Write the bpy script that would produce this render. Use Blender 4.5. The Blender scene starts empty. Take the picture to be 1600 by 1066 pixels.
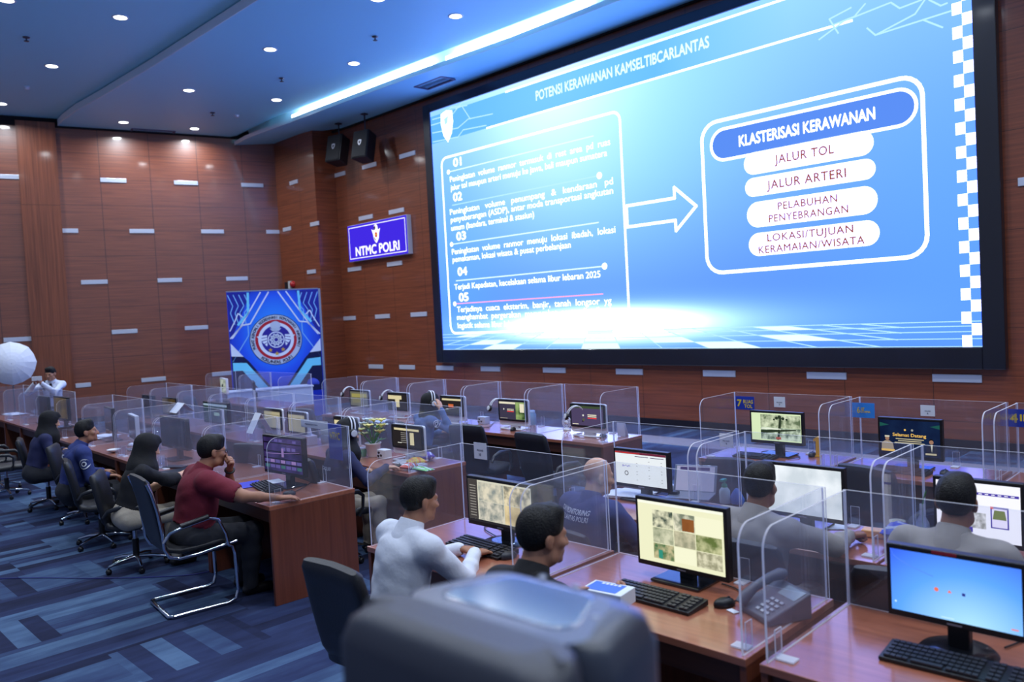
import bpy, math, random
import numpy as np
from mathutils import Vector, Matrix
from mathutils.bvhtree import BVHTree
random.seed(4); rng = np.random.default_rng(7)
SC = bpy.context.scene
COL = SC.collection
R = math.radians

# ------------------------------------------------------------------ camera
CAMP = np.array([0.0, 0.0, 2.10])
FPX, YAW, PITCH, ROLL = 1245.0, 0.79075, 0.03747, 0.053435
def cam_axes():
    f = np.array([-math.sin(YAW)*math.cos(PITCH), math.cos(YAW)*math.cos(PITCH), -math.sin(PITCH)])
    r = np.array([math.cos(YAW), math.sin(YAW), 0.0]); d = np.cross(f, r)
    return np.array([r*math.cos(ROLL)+d*math.sin(ROLL), -r*math.sin(ROLL)+d*math.cos(ROLL), f])
AX = cam_axes()
def ray(x, y): return AX.T @ np.array([(x-800)/FPX, (y-533)/FPX, 1.0])
def pz(x, y, z=0.75):                      # the point of a level surface seen at a pixel
    r = ray(x, y); return CAMP + r*((z-CAMP[2])/r[2])
def py(x, y, Y):                           # the point of a wall parallel to the screen wall
    r = ray(x, y); return CAMP + r*((Y-CAMP[1])/r[1])
WA = R(13.7); WP = np.array([-19.3, 10.65, 0.0])      # the side wall stands 13.7 degrees off square
WD = np.array([math.sin(WA), math.cos(WA), 0]); WN = np.array([math.cos(WA), -math.sin(WA), 0])
def pw(x, y, off=0.0):                     # (s, z) on the side wall
    r = ray(x, y); p = CAMP + r*(((WP+WN*off-CAMP)@WN)/(r@WN)); return float((p-WP)@WD), float(p[2])
cd = bpy.data.cameras.new('camera'); cam = bpy.data.objects.new('camera', cd); COL.objects.link(cam)
m = Matrix(((AX[0][0], -AX[1][0], -AX[2][0], CAMP[0]), (AX[0][1], -AX[1][1], -AX[2][1], CAMP[1]),
            (AX[0][2], -AX[1][2], -AX[2][2], CAMP[2]), (0, 0, 0, 1)))
cam.matrix_world = m
cd.sensor_width = 36.0; cd.lens = FPX*36.0/1600.0; cd.clip_start = 0.05; cd.clip_end = 200
cd.dof.use_dof = True; cd.dof.focus_distance = 6.0; cd.dof.aperture_fstop = 2.0
SC.camera = cam
SC.view_settings.view_transform = 'Standard'; SC.view_settings.look = 'None'
SC.view_settings.gamma = 1.0; SC.view_settings.use_curve_mapping = False
SC.view_settings.exposure = 0.30
SC.cycles.use_denoising = True
SC.cycles.max_bounces = 8; SC.cycles.transparent_max_bounces = 40
SC.cycles.caustics_reflective = False; SC.cycles.caustics_refractive = False

# ------------------------------------------------------------------ world and room light
w = bpy.data.worlds.new('world'); SC.world = w; w.use_nodes = True
w.node_tree.nodes['Background'].inputs[0].default_value = (0.42, 0.52, 0.85, 1)
w.node_tree.nodes['Background'].inputs[1].default_value = 0.26
LAMP_W, LAMP_COL = 34.0, (0.84, 0.91, 1.0)
def area(name, loc, size, power, color, rot=(0, 0, 0), shape='DISK', sy=None, spread=180):
    l = bpy.data.lights.new(name, 'AREA'); l.energy = power; l.color = color; l.shape = shape; l.size = size
    if sy: l.size_y = sy
    l.spread = R(spread)
    o = bpy.data.objects.new(name, l); COL.objects.link(o); o.location = loc; o.rotation_euler = rot
    return o
Z_SOFFIT, Z_MID, Z_LEFT = 6.74, 6.94, 7.10
# the ceiling lamps of the unseen half of the hall (over and behind the camera)
for ix in range(4):
    for iy in range(4):
        area('hall_lamp', (-7.2+ix*3.2, 1.2+iy*2.5, 6.9), 0.30, 36.0, LAMP_COL, spread=150)
for ix in range(3):
    area('hall_lamp', (-16.5+ix*3.2, 1.6, 7.0), 0.30, 36.0, LAMP_COL, spread=150)

# ------------------------------------------------------------------ materials
MATS = {}
def lin(c):
    return tuple(((v/255)/12.92 if v/255 <= 0.04045 else ((v/255+0.055)/1.055)**2.4) for v in c)
def nmat(name):
    mt = bpy.data.materials.new(name); mt.use_nodes = True
    return mt, mt.node_tree, mt.node_tree.nodes['Principled BSDF']
def M(name, rgb=None, rough=0.5, metal=0.0, spec=0.5, coat=0.0, coat_r=0.1, noise=0.0, nscale=40.0, bump=0.0, bscale=200.0, sheen=0.0):
    if name in MATS: return MATS[name]
    mt, nt, b = nmat(name)
    c = lin(rgb); b.inputs['Base Color'].default_value = (*c, 1)
    b.inputs['Roughness'].default_value = rough; b.inputs['Metallic'].default_value = metal
    b.inputs['Specular IOR Level'].default_value = spec
    b.inputs['Coat Weight'].default_value = coat; b.inputs['Coat Roughness'].default_value = coat_r
    b.inputs['Sheen Weight'].default_value = sheen
    tc = None
    if noise or bump:
        tc = nt.nodes.new('ShaderNodeTexCoord')
    if noise:
        n = nt.nodes.new('ShaderNodeTexNoise'); n.inputs['Scale'].default_value = nscale; n.inputs['Detail'].default_value = 3
        nt.links.new(tc.outputs['Object'], n.inputs['Vector'])
        mx = nt.nodes.new('ShaderNodeMix'); mx.data_type = 'RGBA'
        mx.inputs['A'].default_value = (*[max(0, v*(1-noise)) for v in c], 1); mx.inputs['B'].default_value = (*[min(1, v*(1+noise)) for v in c], 1)
        nt.links.new(n.outputs['Fac'], mx.inputs['Factor']); nt.links.new(mx.outputs['Result'], b.inputs['Base Color'])
    if bump:
        n = nt.nodes.new('ShaderNodeTexNoise'); n.inputs['Scale'].default_value = bscale; n.inputs['Detail'].default_value = 2
        nt.links.new(tc.outputs['Object'], n.inputs['Vector'])
        bp = nt.nodes.new('ShaderNodeBump'); bp.inputs['Strength'].default_value = bump; bp.inputs['Distance'].default_value = 0.01
        nt.links.new(n.outputs['Fac'], bp.inputs['Height']); nt.links.new(bp.outputs['Normal'], b.inputs['Normal'])
    MATS[name] = mt; return mt
def E(name, rgb, strength=1.0, boost=(1, 1, 1)):
    if name in MATS: return MATS[name]
    mt = bpy.data.materials.new(name); mt.use_nodes = True; nt = mt.node_tree
    nt.nodes.remove(nt.nodes['Principled BSDF'])
    e = nt.nodes.new('ShaderNodeEmission'); c = lin(rgb)
    e.inputs['Color'].default_value = (c[0]*boost[0], c[1]*boost[1], c[2]*boost[2], 1); e.inputs['Strength'].default_value = strength
    nt.links.new(e.outputs[0], nt.nodes['Material Output'].inputs[0])
    MATS[name] = mt; return mt
def math_node(nt, op, a, b=None):
    n = nt.nodes.new('ShaderNodeMath'); n.operation = op
    for i, v in enumerate((a, b)):
        if v is None: continue
        if isinstance(v, (int, float)): n.inputs[i].default_value = v
        else: nt.links.new(v, n.inputs[i])
    return n.outputs[0]
def wood(name, dark, light, stretch=(1.2, 1.2, 38), rough=0.35, coat=0.6, coat_r=0.12, seams=None, wave=0.0, spec=0.5):
    # stretch: noise frequency along x, y, z (grain runs along the low one); seams: (axis, size, offset, half-width) list
    if name in MATS: return MATS[name]
    mt, nt, b = nmat(name)
    tc = nt.nodes.new('ShaderNodeTexCoord'); mp = nt.nodes.new('ShaderNodeMapping'); mp.inputs['Scale'].default_value = stretch
    nt.links.new(tc.outputs['Object'], mp.inputs['Vector'])
    n = nt.nodes.new('ShaderNodeTexNoise'); n.inputs['Scale'].default_value = 1.0; n.inputs['Detail'].default_value = 6; n.inputs['Roughness'].default_value = 0.65
    nt.links.new(mp.outputs[0], n.inputs['Vector'])
    cr = nt.nodes.new('ShaderNodeValToRGB'); cr.color_ramp.elements[0].position = 0.30; cr.color_ramp.elements[1].position = 0.70
    cr.color_ramp.elements[0].color = (*lin(dark), 1); cr.color_ramp.elements[1].color = (*lin(light), 1)
    nt.links.new(n.outputs['Fac'], cr.inputs[0]); col = cr.outputs[0]
    if seams:
        sp = nt.nodes.new('ShaderNodeSeparateXYZ'); nt.links.new(tc.outputs['Object'], sp.inputs[0]); tot = None
        for axis, size, off, hw in seams:
            q = math_node(nt, 'FRACT', math_node(nt, 'DIVIDE', math_node(nt, 'SUBTRACT', sp.outputs['XYZ'.index(axis)], off-size*50), size))
            d = math_node(nt, 'MINIMUM', q, math_node(nt, 'SUBTRACT', 1.0, q))
            s = math_node(nt, 'LESS_THAN', d, hw/size)
            tot = s if tot is None else math_node(nt, 'MAXIMUM', tot, s)
        mx = nt.nodes.new('ShaderNodeMix'); mx.data_type = 'RGBA'; nt.links.new(tot, mx.inputs['Factor'])
        nt.links.new(col, mx.inputs['A']); mx.inputs['B'].default_value = (*[v*0.22 for v in lin(dark)], 1); col = mx.outputs['Result']
    nt.links.new(col, b.inputs['Base Color'])
    b.inputs['Roughness'].default_value = rough; b.inputs['Coat Weight'].default_value = coat; b.inputs['Coat Roughness'].default_value = coat_r
    b.inputs['Specular IOR Level'].default_value = spec
    MATS[name] = mt; return mt
def acrylic(name='clear_acrylic', haze=0.04):
    if name in MATS: return MATS[name]
    mt = bpy.data.materials.new(name); mt.use_nodes = True; nt = mt.node_tree; nt.nodes.remove(nt.nodes['Principled BSDF'])
    t = nt.nodes.new('ShaderNodeBsdfTransparent'); t.inputs[0].default_value = (0.95, 0.965, 1.0, 1)
    g = nt.nodes.new('ShaderNodeBsdfGlossy'); g.inputs['Roughness'].default_value = 0.03
    d = nt.nodes.new('ShaderNodeBsdfDiffuse'); d.inputs[0].default_value = (0.80, 0.82, 1.0, 1)
    lw = nt.nodes.new('ShaderNodeLayerWeight'); lw.inputs[0].default_value = 0.5
    fac = math_node(nt, 'ADD', math_node(nt, 'MULTIPLY', math_node(nt, 'POWER', lw.outputs['Facing'], 5.0), 0.55), 0.035)
    a = nt.nodes.new('ShaderNodeMixShader'); a.inputs[0].default_value = haze
    nt.links.new(t.outputs[0], a.inputs[1]); nt.links.new(d.outputs[0], a.inputs[2])
    c = nt.nodes.new('ShaderNodeMixShader'); nt.links.new(fac, c.inputs[0])
    nt.links.new(a.outputs[0], c.inputs[1]); nt.links.new(g.outputs[0], c.inputs[2])
    nt.links.new(c.outputs[0], nt.nodes['Material Output'].inputs[0])
    MATS[name] = mt; return mt
def acrylic_edge():
    if 'acrylic_edge' in MATS: return MATS['acrylic_edge']
    mt = bpy.data.materials.new('acrylic_edge'); mt.use_nodes = True; nt = mt.node_tree; nt.nodes.remove(nt.nodes['Principled BSDF'])
    t = nt.nodes.new('ShaderNodeBsdfTransparent'); d = nt.nodes.new('ShaderNodeBsdfDiffuse'); d.inputs[0].default_value = (0.90, 0.92, 1.0, 1)
    tr = nt.nodes.new('ShaderNodeBsdfTranslucent'); tr.inputs[0].default_value = (0.90, 0.92, 1.0, 1)
    a = nt.nodes.new('ShaderNodeMixShader'); a.inputs[0].default_value = 0.5; nt.links.new(d.outputs[0], a.inputs[1]); nt.links.new(tr.outputs[0], a.inputs[2])
    c = nt.nodes.new('ShaderNodeMixShader'); c.inputs[0].default_value = 0.92; nt.links.new(t.outputs[0], c.inputs[1]); nt.links.new(a.outputs[0], c.inputs[2])
    nt.links.new(c.outputs[0], nt.nodes['Material Output'].inputs[0])
    MATS['acrylic_edge'] = mt; return mt

# ------------------------------------------------------------------ mesh helpers
class MB:
    def __init__(s): s.v = []; s.f = []; s.mi = []; s.mats = []; s.sm = []
    def mat(s, mt):
        if mt not in s.mats: s.mats.append(mt)
        return s.mats.index(mt)
    def add(s, vs, fs, mt, smooth=False):
        o = len(s.v); k = s.mat(mt); s.v += [tuple(map(float, p)) for p in vs]
        for f in fs: s.f.append(tuple(i+o for i in f)); s.mi.append(k); s.sm.append(smooth)
        return s
    def box(s, c, d, mt, rot=None):
        hx, hy, hz = d[0]/2, d[1]/2, d[2]/2
        vs = [Vector((x, y, z)) for x in (-hx, hx) for y in (-hy, hy) for z in (-hz, hz)]
        if rot is not None: vs = [rot @ p for p in vs]
        vs = [(p.x+c[0], p.y+c[1], p.z+c[2]) for p in vs]
        return s.add(vs, [(0, 1, 3, 2), (4, 6, 7, 5), (0, 4, 5, 1), (2, 3, 7, 6), (0, 2, 6, 4), (1, 5, 7, 3)], mt)
    def quad(s, a, b, c, d, mt): return s.add([a, b, c, d], [(0, 1, 2, 3)], mt)
    def poly(s, pts, mt): return s.add(pts, [tuple(range(len(pts)))], mt)
    def prism(s, pts, off, mt, mt_side=None):   # planar polygon pushed along off
        n = len(pts); off = Vector(off); a = [Vector(p) for p in pts]; b = [p+off for p in a]
        s.add(a, [tuple(range(n-1, -1, -1))], mt); s.add(b, [tuple(range(n))], mt)
        s.add(a+b, [(i, (i+1) % n, n+(i+1) % n, n+i) for i in range(n)], mt_side or mt)
        return s
    def tube(s, pts, r, mt, n=10, closed=False, caps=True):
        P = [Vector(p) for p in pts]; k = len(P); rr = r if isinstance(r, (list, tuple)) else [r]*k
        rings = []; up = None
        for i in range(k):
            if closed: t = P[(i+1) % k]-P[i-1]
            else: t = P[min(i+1, k-1)]-P[max(i-1, 0)]
            t = t.normalized() if t.length > 1e-9 else Vector((0, 0, 1))
            if up is None: up = t.orthogonal().normalized()
            up = (up-t*up.dot(t)); up = up.normalized() if up.length > 1e-6 else t.orthogonal().normalized()
            sd = t.cross(up)
            rings.append([P[i]+(up*math.cos(a)+sd*math.sin(a))*rr[i] for a in [2*math.pi*j/n for j in range(n)]])
        vs = [p for g in rings for p in g]; fs = []
        for i in range(k if closed else k-1):
            i2 = (i+1) % k
            for j in range(n): fs.append((i*n+j, i*n+(j+1) % n, i2*n+(j+1) % n, i2*n+j))
        s.add(vs, fs, mt, True)
        if caps and not closed:
            s.add(rings[0], [tuple(range(n-1, -1, -1))], mt); s.add(rings[-1], [tuple(range(n))], mt)
        return s
    def lathe(s, prof, mt, c=(0, 0, 0), n=20, rot=None):   # prof: (r, z)
        vs = []; fs = []
        for r_, z in prof:
            for j in range(n):
                p = Vector((r_*math.cos(2*math.pi*j/n), r_*math.sin(2*math.pi*j/n), z))
                if rot is not None: p = rot @ p
                vs.append((p.x+c[0], p.y+c[1], p.z+c[2]))
        for i in range(len(prof)-1):
            for j in range(n): fs.append((i*n+j, i*n+(j+1) % n, (i+1)*n+(j+1) % n, (i+1)*n+j))
        s.add(vs, fs, mt, True)
        for i, flip in ((0, True), (len(prof)-1, False)):
            if prof[i][0] > 1e-4:
                idx = list(range(n)); s.add(vs[i*n:(i+1)*n], [tuple(idx[::-1] if flip else idx)], mt)
        return s
    def loft(s, rings, mt, caps=True, smooth=True):
        n = len(rings[0]); vs = [p for g in rings for p in g]; fs = []
        for i in range(len(rings)-1):
            for j in range(n): fs.append((i*n+j, i*n+(j+1) % n, (i+1)*n+(j+1) % n, (i+1)*n+j))
        s.add(vs, fs, mt, smooth)
        if caps: s.add(rings[0], [tuple(range(n-1, -1, -1))], mt, smooth); s.add(rings[-1], [tuple(range(n))], mt, smooth)
        return s
    def mesh(s, name):
        me = bpy.data.meshes.new(name); me.from_pydata(s.v, [], s.f)
        for mt in s.mats: me.materials.append(mt)
        me.polygons.foreach_set('material_index', s.mi); me.polygons.foreach_set('use_smooth', s.sm); me.update()
        return me
CACHE = {}
def link(name, me, parent=None, loc=(0, 0, 0), rz=0.0, bevel=0.0, segs=2, rot=None):
    o = bpy.data.objects.new(name, me); COL.objects.link(o); o.location = loc
    o.rotation_euler = rot if rot is not None else (0, 0, rz)
    if parent is not None: o.parent = parent
    if bevel:
        b = o.modifiers.new('edge', 'BEVEL'); b.width = bevel; b.segments = segs; b.limit_method = 'ANGLE'; b.angle_limit = R(40)
    return o
def part(name, parent, fn, key=None, bevel=0.0, segs=2, loc=(0, 0, 0), rz=0.0, rot=None, label=None):
    me = CACHE.get(key) if key else None
    if me is None:
        mb = MB(); fn(mb); me = mb.mesh(name)
        if key: CACHE[key] = me
    o = link(name, me, parent, loc, rz, bevel, segs, rot)
    if label: o['label'] = label
    return o
def thing(name, label, cat, loc=(0, 0, 0), rz=0.0, group=None):
    o = bpy.data.objects.new(name, None); COL.objects.link(o); o.empty_display_size = 0.05
    o.location = loc; o.rotation_euler = (0, 0, rz); o['label'] = label; o['category'] = cat
    if group: o['group'] = group
    return o
def tag(o, label, cat, group=None):
    o['label'] = label; o['category'] = cat
    if group: o['group'] = group
    return o
def struct(name, fn, loc=(0, 0, 0), rz=0.0, bevel=0.0):
    o = part(name, None, fn, loc=loc, rz=rz, bevel=bevel); o['kind'] = 'structure'; return o
def rrect(x0, x1, z0, z1, r, n=6, corners=(1, 1, 1, 1)):   # bl, br, tr, tl
    pts = []
    for (cx, cz, a0), on in zip(((x0+r, z0+r, 180), (x1-r, z0+r, 270), (x1-r, z1-r, 0), (x0+r, z1-r, 90)), corners):
        if on:
            for i in range(n+1):
                a = R(a0+90*i/n); pts.append((cx+r*math.cos(a), cz+r*math.sin(a)))
        else:
            pts.append((cx+(r if a0 in (270, 0) else -r), cz+(r if a0 in (0, 90) else -r)))
    return pts
def text_mesh(s, mt, size=1.0, extrude=0.0, bold=0.0, spacing=1.0):
    key = ('txt', s, mt.name, extrude, bold, spacing)
    if key in CACHE: return CACHE[key]
    cu = bpy.data.curves.new('lettering', 'FONT'); cu.body = s; cu.size = 1.0; cu.extrude = extrude; cu.offset = bold; cu.space_character = spacing
    cu.resolution_u = 3
    o = bpy.data.objects.new('lettering', cu)
    me = bpy.data.meshes.new_from_object(o); bpy.data.objects.remove(o); bpy.data.curves.remove(cu)
    me.materials.clear(); me.materials.append(mt)
    CACHE[key] = me; return me
def text_verts(s, bold=0.0, spacing=1.0):      # verts / faces, lower left at 0,0; bold repeats the strokes a little aside
    me = text_mesh(s, M('ink', (20, 20, 25)), spacing=spacing)
    v = np.array([p.co for p in me.vertices]); f = [tuple(p.vertices) for p in me.polygons]
    if bold:
        n = len(v); offs = ((-bold, 0), (bold, 0), (0, bold), (0, -bold))
        f = [tuple(i+k*n for i in q) for k in range(4) for q in f]
        v = np.concatenate([v+np.array([a, b, 0]) for a, b in offs])
    return v, f
def put_text(mb, s, mt, fn, x0, x1, z0, z1, bold=0.0, spacing=1.0):
    # lettering stretched into the box x0..x1, z0..z1 (cap box); fn maps (x, z) to a point
    v, f = text_verts(s, bold, spacing)
    lo, hi = v.min(0), v.max(0)
    base, cap = 0.0, 0.70
    X = x0+(v[:, 0]-lo[0])/(hi[0]-lo[0])*(x1-x0); Z = z0+(v[:, 1]-base)/(cap-base)*(z1-z0)
    q0, q1, q2 = np.array(fn(0, 0), float), np.array(fn(1, 0), float), np.array(fn(0, 1), float); nn = np.cross(q1-q0, q2-q0); nn = nn/max(np.linalg.norm(nn), 1e-9)
    k = 4 if bold else 1; n = len(v)//k
    mb.add([np.array(fn(a, b), float)+nn*(0.00025*(i//n)) for i, (a, b) in enumerate(zip(X, Z))], f, mt)
# ------------------------------------------------------------------ room shell
YF = 11.25
wall_front_mat = wood('wall_laminate_front', (104, 50, 28), (150, 78, 46), (0.9, 0.9, 30), 0.45, 0.8, 0.10,
                      seams=[('X', 1.165, 0.0, 0.004), ('Z', 0.60, 0.97, 0.003)])
wall_left_mat = wood('wall_laminate_side', (104, 52, 30), (152, 82, 50), (0.9, 0.9, 30), 0.40, 1.0, 0.085,
                     seams=[('X', 1.10, -4.15, 0.006), ('Z', 0.605, 0.90, 0.004)], spec=1.0)
column_mat = wood('column_laminate', (104, 54, 32), (148, 82, 52), (26, 26, 0.7), 0.42, 0.8, 0.10, seams=[('Z', 3.0, 2.10, 0.004)])
plaster = M('ceiling_plaster', (158, 232, 255), 0.5, spec=0.8)  # white plaster with the screen's blue light spill put into its colour
dark_gap = M('shadow_gap', (18, 16, 18), 0.9)  # near-black colour standing for the shade inside the ceiling gaps
tan_paint = M('cove_tan_paint', (150, 112, 88), 0.8)  # shade and warm bounce of the unlit cove put into this brown
alu = M('brushed_aluminium', (216, 222, 236), 0.35, 0.3)
x_seam = float(py(1457.5, 580, YF)[0])
wf = struct('wall_front', lambda b: b.box((0.0-x_seam+(-17.39+4.5)/2, 0.1, 3.6), (21.89, 0.2, 7.2), wall_front_mat), (x_seam, YF, 0))
wl = struct('wall_left', lambda b: b.box((-7.0, 0.1, 3.6), (14.0, 0.2, 7.2), wall_left_mat), tuple(WP), math.pi/2-WA)
def wl_local(s, d, z): return (s, -d, z)       # on the side wall: along, out of the wall, up
wp_ = struct('wall_pier', lambda b: b.box((0.955, 0.30, 3.6), (1.91, 0.60, 7.2), wall_front_mat), (-19.30, 10.65, 0))
struct('wall_column', lambda b: b.box((-5.405, -0.045, 3.5), (0.78, 0.09, 7.0), column_mat), tuple(WP), math.pi/2-WA)
struct('baseboard_front', lambda b: b.box((-6.45, YF-0.012, 0.068), (21.8, 0.024, 0.136), M('baseboard_dark', (30, 28, 40), 0.4)))
struct('baseboard_left', lambda b: b.box((-7.0, -0.012, 0.068), (14.0, 0.024, 0.136), MATS['baseboard_dark']), tuple(WP), math.pi/2-WA)

def carpet():
    mt, nt, b = nmat('carpet_planks'); L = nt.links
    tc = nt.nodes.new('ShaderNodeTexCoord'); sp = nt.nodes.new('ShaderNodeSeparateXYZ'); L.new(tc.outputs['Object'], sp.inputs[0])
    X, Y = sp.outputs[0], sp.outputs[1]
    T = 0.62
    i = math_node(nt, 'FLOOR', math_node(nt, 'DIVIDE', X, T)); j = math_node(nt, 'FLOOR', math_node(nt, 'DIVIDE', math_node(nt, 'ADD', Y, math_node(nt, 'MULTIPLY', i, 0.37)), T*1.35))
    par = math_node(nt, 'FLOORED_MODULO', math_node(nt, 'ADD', i, math_node(nt, 'MULTIPLY', j, 2.0)), 3.0) if False else math_node(nt, 'MODULO', math_node(nt, 'ABSOLUTE', math_node(nt, 'ADD', i, j)), 2.0)
    odd_i = math_node(nt, 'MODULO', math_node(nt, 'ABSOLUTE', i), 2.0)
    cross = math_node(nt, 'MULTIPLY', math_node(nt, 'GREATER_THAN', par, 0.5), math_node(nt, 'GREATER_THAN', odd_i, 0.5))
    def strip(coord, step, seedv):
        q = math_node(nt, 'FLOOR', math_node(nt, 'MULTIPLY', coord, step))
        wn = nt.nodes.new('ShaderNodeTexWhiteNoise'); wn.noise_dimensions = '2D'
        cb = nt.nodes.new('ShaderNodeCombineXYZ'); L.new(q, cb.inputs[0]); L.new(seedv, cb.inputs[1]); L.new(cb.outputs[0], wn.inputs['Vector'])
        return wn.outputs['Value']
    seedc = math_node(nt, 'ADD', math_node(nt, 'MULTIPLY', i, 7.3), math_node(nt, 'MULTIPLY', j, 3.1))
    a = strip(X, 8.0, math_node(nt, 'FLOOR', math_node(nt, 'ADD', math_node(nt, 'DIVIDE', Y, 2.4), math_node(nt, 'MULTIPLY', i, 0.41))))
    c = strip(Y, 7.0, seedc)
    mx = nt.nodes.new('ShaderNodeMix'); mx.data_type = 'FLOAT'; L.new(cross, mx.inputs['Factor']); L.new(a, mx.inputs['A']); L.new(c, mx.inputs['B'])
    n = nt.nodes.new('ShaderNodeTexNoise'); n.inputs['Scale'].default_value = 3.0; n.inputs['Detail'].default_value = 4
    mp = nt.nodes.new('ShaderNodeMapping'); mp.inputs['Scale'].default_value = (3, 0.8, 1); L.new(tc.outputs['Object'], mp.inputs['Vector']); L.new(mp.outputs[0], n.inputs['Vector'])
    val = math_node(nt, 'ADD', math_node(nt, 'MULTIPLY', mx.outputs['Result'], 0.62), math_node(nt, 'MULTIPLY', n.outputs['Fac'], 0.5))
    fine = nt.nodes.new('ShaderNodeTexNoise'); fine.inputs['Scale'].default_value = 260; L.new(tc.outputs['Object'], fine.inputs['Vector'])
    val = math_node(nt, 'ADD', val, math_node(nt, 'MULTIPLY', math_node(nt, 'SUBTRACT', fine.outputs['Fac'], 0.5), 0.25))
    cr = nt.nodes.new('ShaderNodeValToRGB'); e = cr.color_ramp.elements
    e[0].position = 0.16; e[0].color = (*lin((32, 35, 54)), 1); e[1].position = 0.92; e[1].color = (*lin((88, 114, 146)), 1)
    for p_, c_ in ((0.36, (41, 47, 74)), (0.55, (50, 60, 94)), (0.72, (64, 83, 116))):
        k = e.new(p_); k.color = (*lin(c_), 1)
    L.new(val, cr.inputs[0]); L.new(cr.outputs[0], b.inputs['Base Color'])
    b.inputs['Roughness'].default_value = 0.95; b.inputs['Specular IOR Level'].default_value = 0.1
    bp = nt.nodes.new('ShaderNodeBump'); bp.inputs['Strength'].default_value = 0.35; bp.inputs['Distance'].default_value = 0.004
    L.new(fine.outputs['Fac'], bp.inputs['Height']); L.new(bp.outputs[0], b.inputs['Normal'])
    return mt
struct('floor', lambda b: b.box((-9.5, 5.0, -0.06), (30, 15.0, 0.12), carpet()))
ys0, ys1 = float(pz(1004, 691, 0)[1]), float(pz(1004, 680, 0)[1])
struct('floor_strip', lambda b: b.box((-6.4, (ys0+ys1)/2, 0.004), (21.6, ys1-ys0, 0.008), M('pale_floor_tile', (206, 212, 226), 0.16, coat=1.0)))

# ceilings: three levels with open coves between them
def mid_near(): return [(-20.66, 5.86), (-19.9, 5.79), (-18.9, 5.77), (-17.46, 5.85), (-15.02, 5.94), (-11.42, 6.0), (6, 6.25)]
sof = [tuple(float(v) for v in pz(x, y, Z_SOFFIT)[:2]) for x, y in ((367, 227), (384, 217.5), (408, 208), (450, 193), (500, 174), (640, 122), (800, 66), (955, 6))]
sof.append((6.0, sof[-1][1]+0.35))
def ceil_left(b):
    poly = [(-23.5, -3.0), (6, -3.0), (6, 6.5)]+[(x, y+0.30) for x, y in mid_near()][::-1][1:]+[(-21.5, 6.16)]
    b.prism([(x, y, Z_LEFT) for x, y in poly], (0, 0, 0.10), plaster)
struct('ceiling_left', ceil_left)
def mid_far():
    q = [tuple(float(v) for v in pz(x, y, Z_MID)[:2]) for x, y in ((340, 217), (370, 212), (400, 197), (430, 183), (500, 156), (600, 116), (700, 77), (800, 38.5), (890, 4))]
    return [(6.0, q[-1][1]+0.3)]+q[::-1]
def lip(b):
    p = mid_near()
    for (x0, y0), (x1, y1) in zip(p, p[1:]): b.box(((x0+x1)/2, (y0+y1)/2-0.008, Z_MID+0.07), (math.hypot(x1-x0, y1-y0), 0.012, 0.145), M('lip_white', (236, 238, 244), 0.6), Matrix.Rotation(math.atan2(y1-y0, x1-x0), 3, 'Z'))
    q = sof
    for (x0, y0), (x1, y1) in zip(q, q[1:]): b.box(((x0+x1)/2, (y0+y1)/2-0.008, Z_SOFFIT+0.043), (math.hypot(x1-x0, y1-y0), 0.012, 0.09), MATS['lip_white'], Matrix.Rotation(math.atan2(y1-y0, x1-x0), 3, 'Z'))
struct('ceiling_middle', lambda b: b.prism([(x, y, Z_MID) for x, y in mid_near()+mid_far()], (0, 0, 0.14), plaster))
struct('trim_1', lip)
LIP = 0.085
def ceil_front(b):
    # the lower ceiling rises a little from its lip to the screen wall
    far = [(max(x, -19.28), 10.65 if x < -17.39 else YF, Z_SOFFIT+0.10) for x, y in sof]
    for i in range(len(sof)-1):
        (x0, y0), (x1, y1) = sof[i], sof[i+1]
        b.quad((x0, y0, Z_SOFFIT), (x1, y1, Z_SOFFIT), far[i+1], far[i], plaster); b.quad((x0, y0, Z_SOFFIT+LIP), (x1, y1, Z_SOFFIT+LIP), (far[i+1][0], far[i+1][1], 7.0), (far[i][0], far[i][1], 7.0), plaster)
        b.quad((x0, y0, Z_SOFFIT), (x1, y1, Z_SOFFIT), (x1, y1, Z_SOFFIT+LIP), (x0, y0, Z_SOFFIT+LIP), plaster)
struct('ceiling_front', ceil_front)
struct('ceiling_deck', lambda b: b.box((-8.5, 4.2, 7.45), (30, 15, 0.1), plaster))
def cove_tan(b):
    p = [(x, y+0.34) for x, y in mid_near()]
    for (x0, y0), (x1, y1) in zip(p, p[1:]): b.quad((x0, y0, Z_MID+0.14), (x1, y1, Z_MID+0.14), (x1, y1, 7.40), (x0, y0, 7.40), tan_paint)

def cove_white(b):
    p = [(x, y+0.36) for x, y in sof]
    for (x0, y0), (x1, y1) in zip(p, p[1:]): b.quad((x0, y0, Z_SOFFIT+LIP), (x1, y1, Z_SOFFIT+LIP), (x1, y1, 7.40), (x0, y0, 7.40), M('cove_white', (235, 238, 245), 0.8))
struct('trim_2', cove_white)
struct('trim_3', lambda b: b.box((-7, -0.02, 7.00), (14.0, 0.05, 0.20), dark_gap), tuple(WP), math.pi/2-WA)  # solid dark strip for the shade of the gap along the side wall
struct('trim_4', lambda b: b.box((-6.4, YF-0.03, 6.83), (21.9, 0.06, 0.05), dark_gap))  # solid dark strip for the shade of the gap over the screen wall
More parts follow.
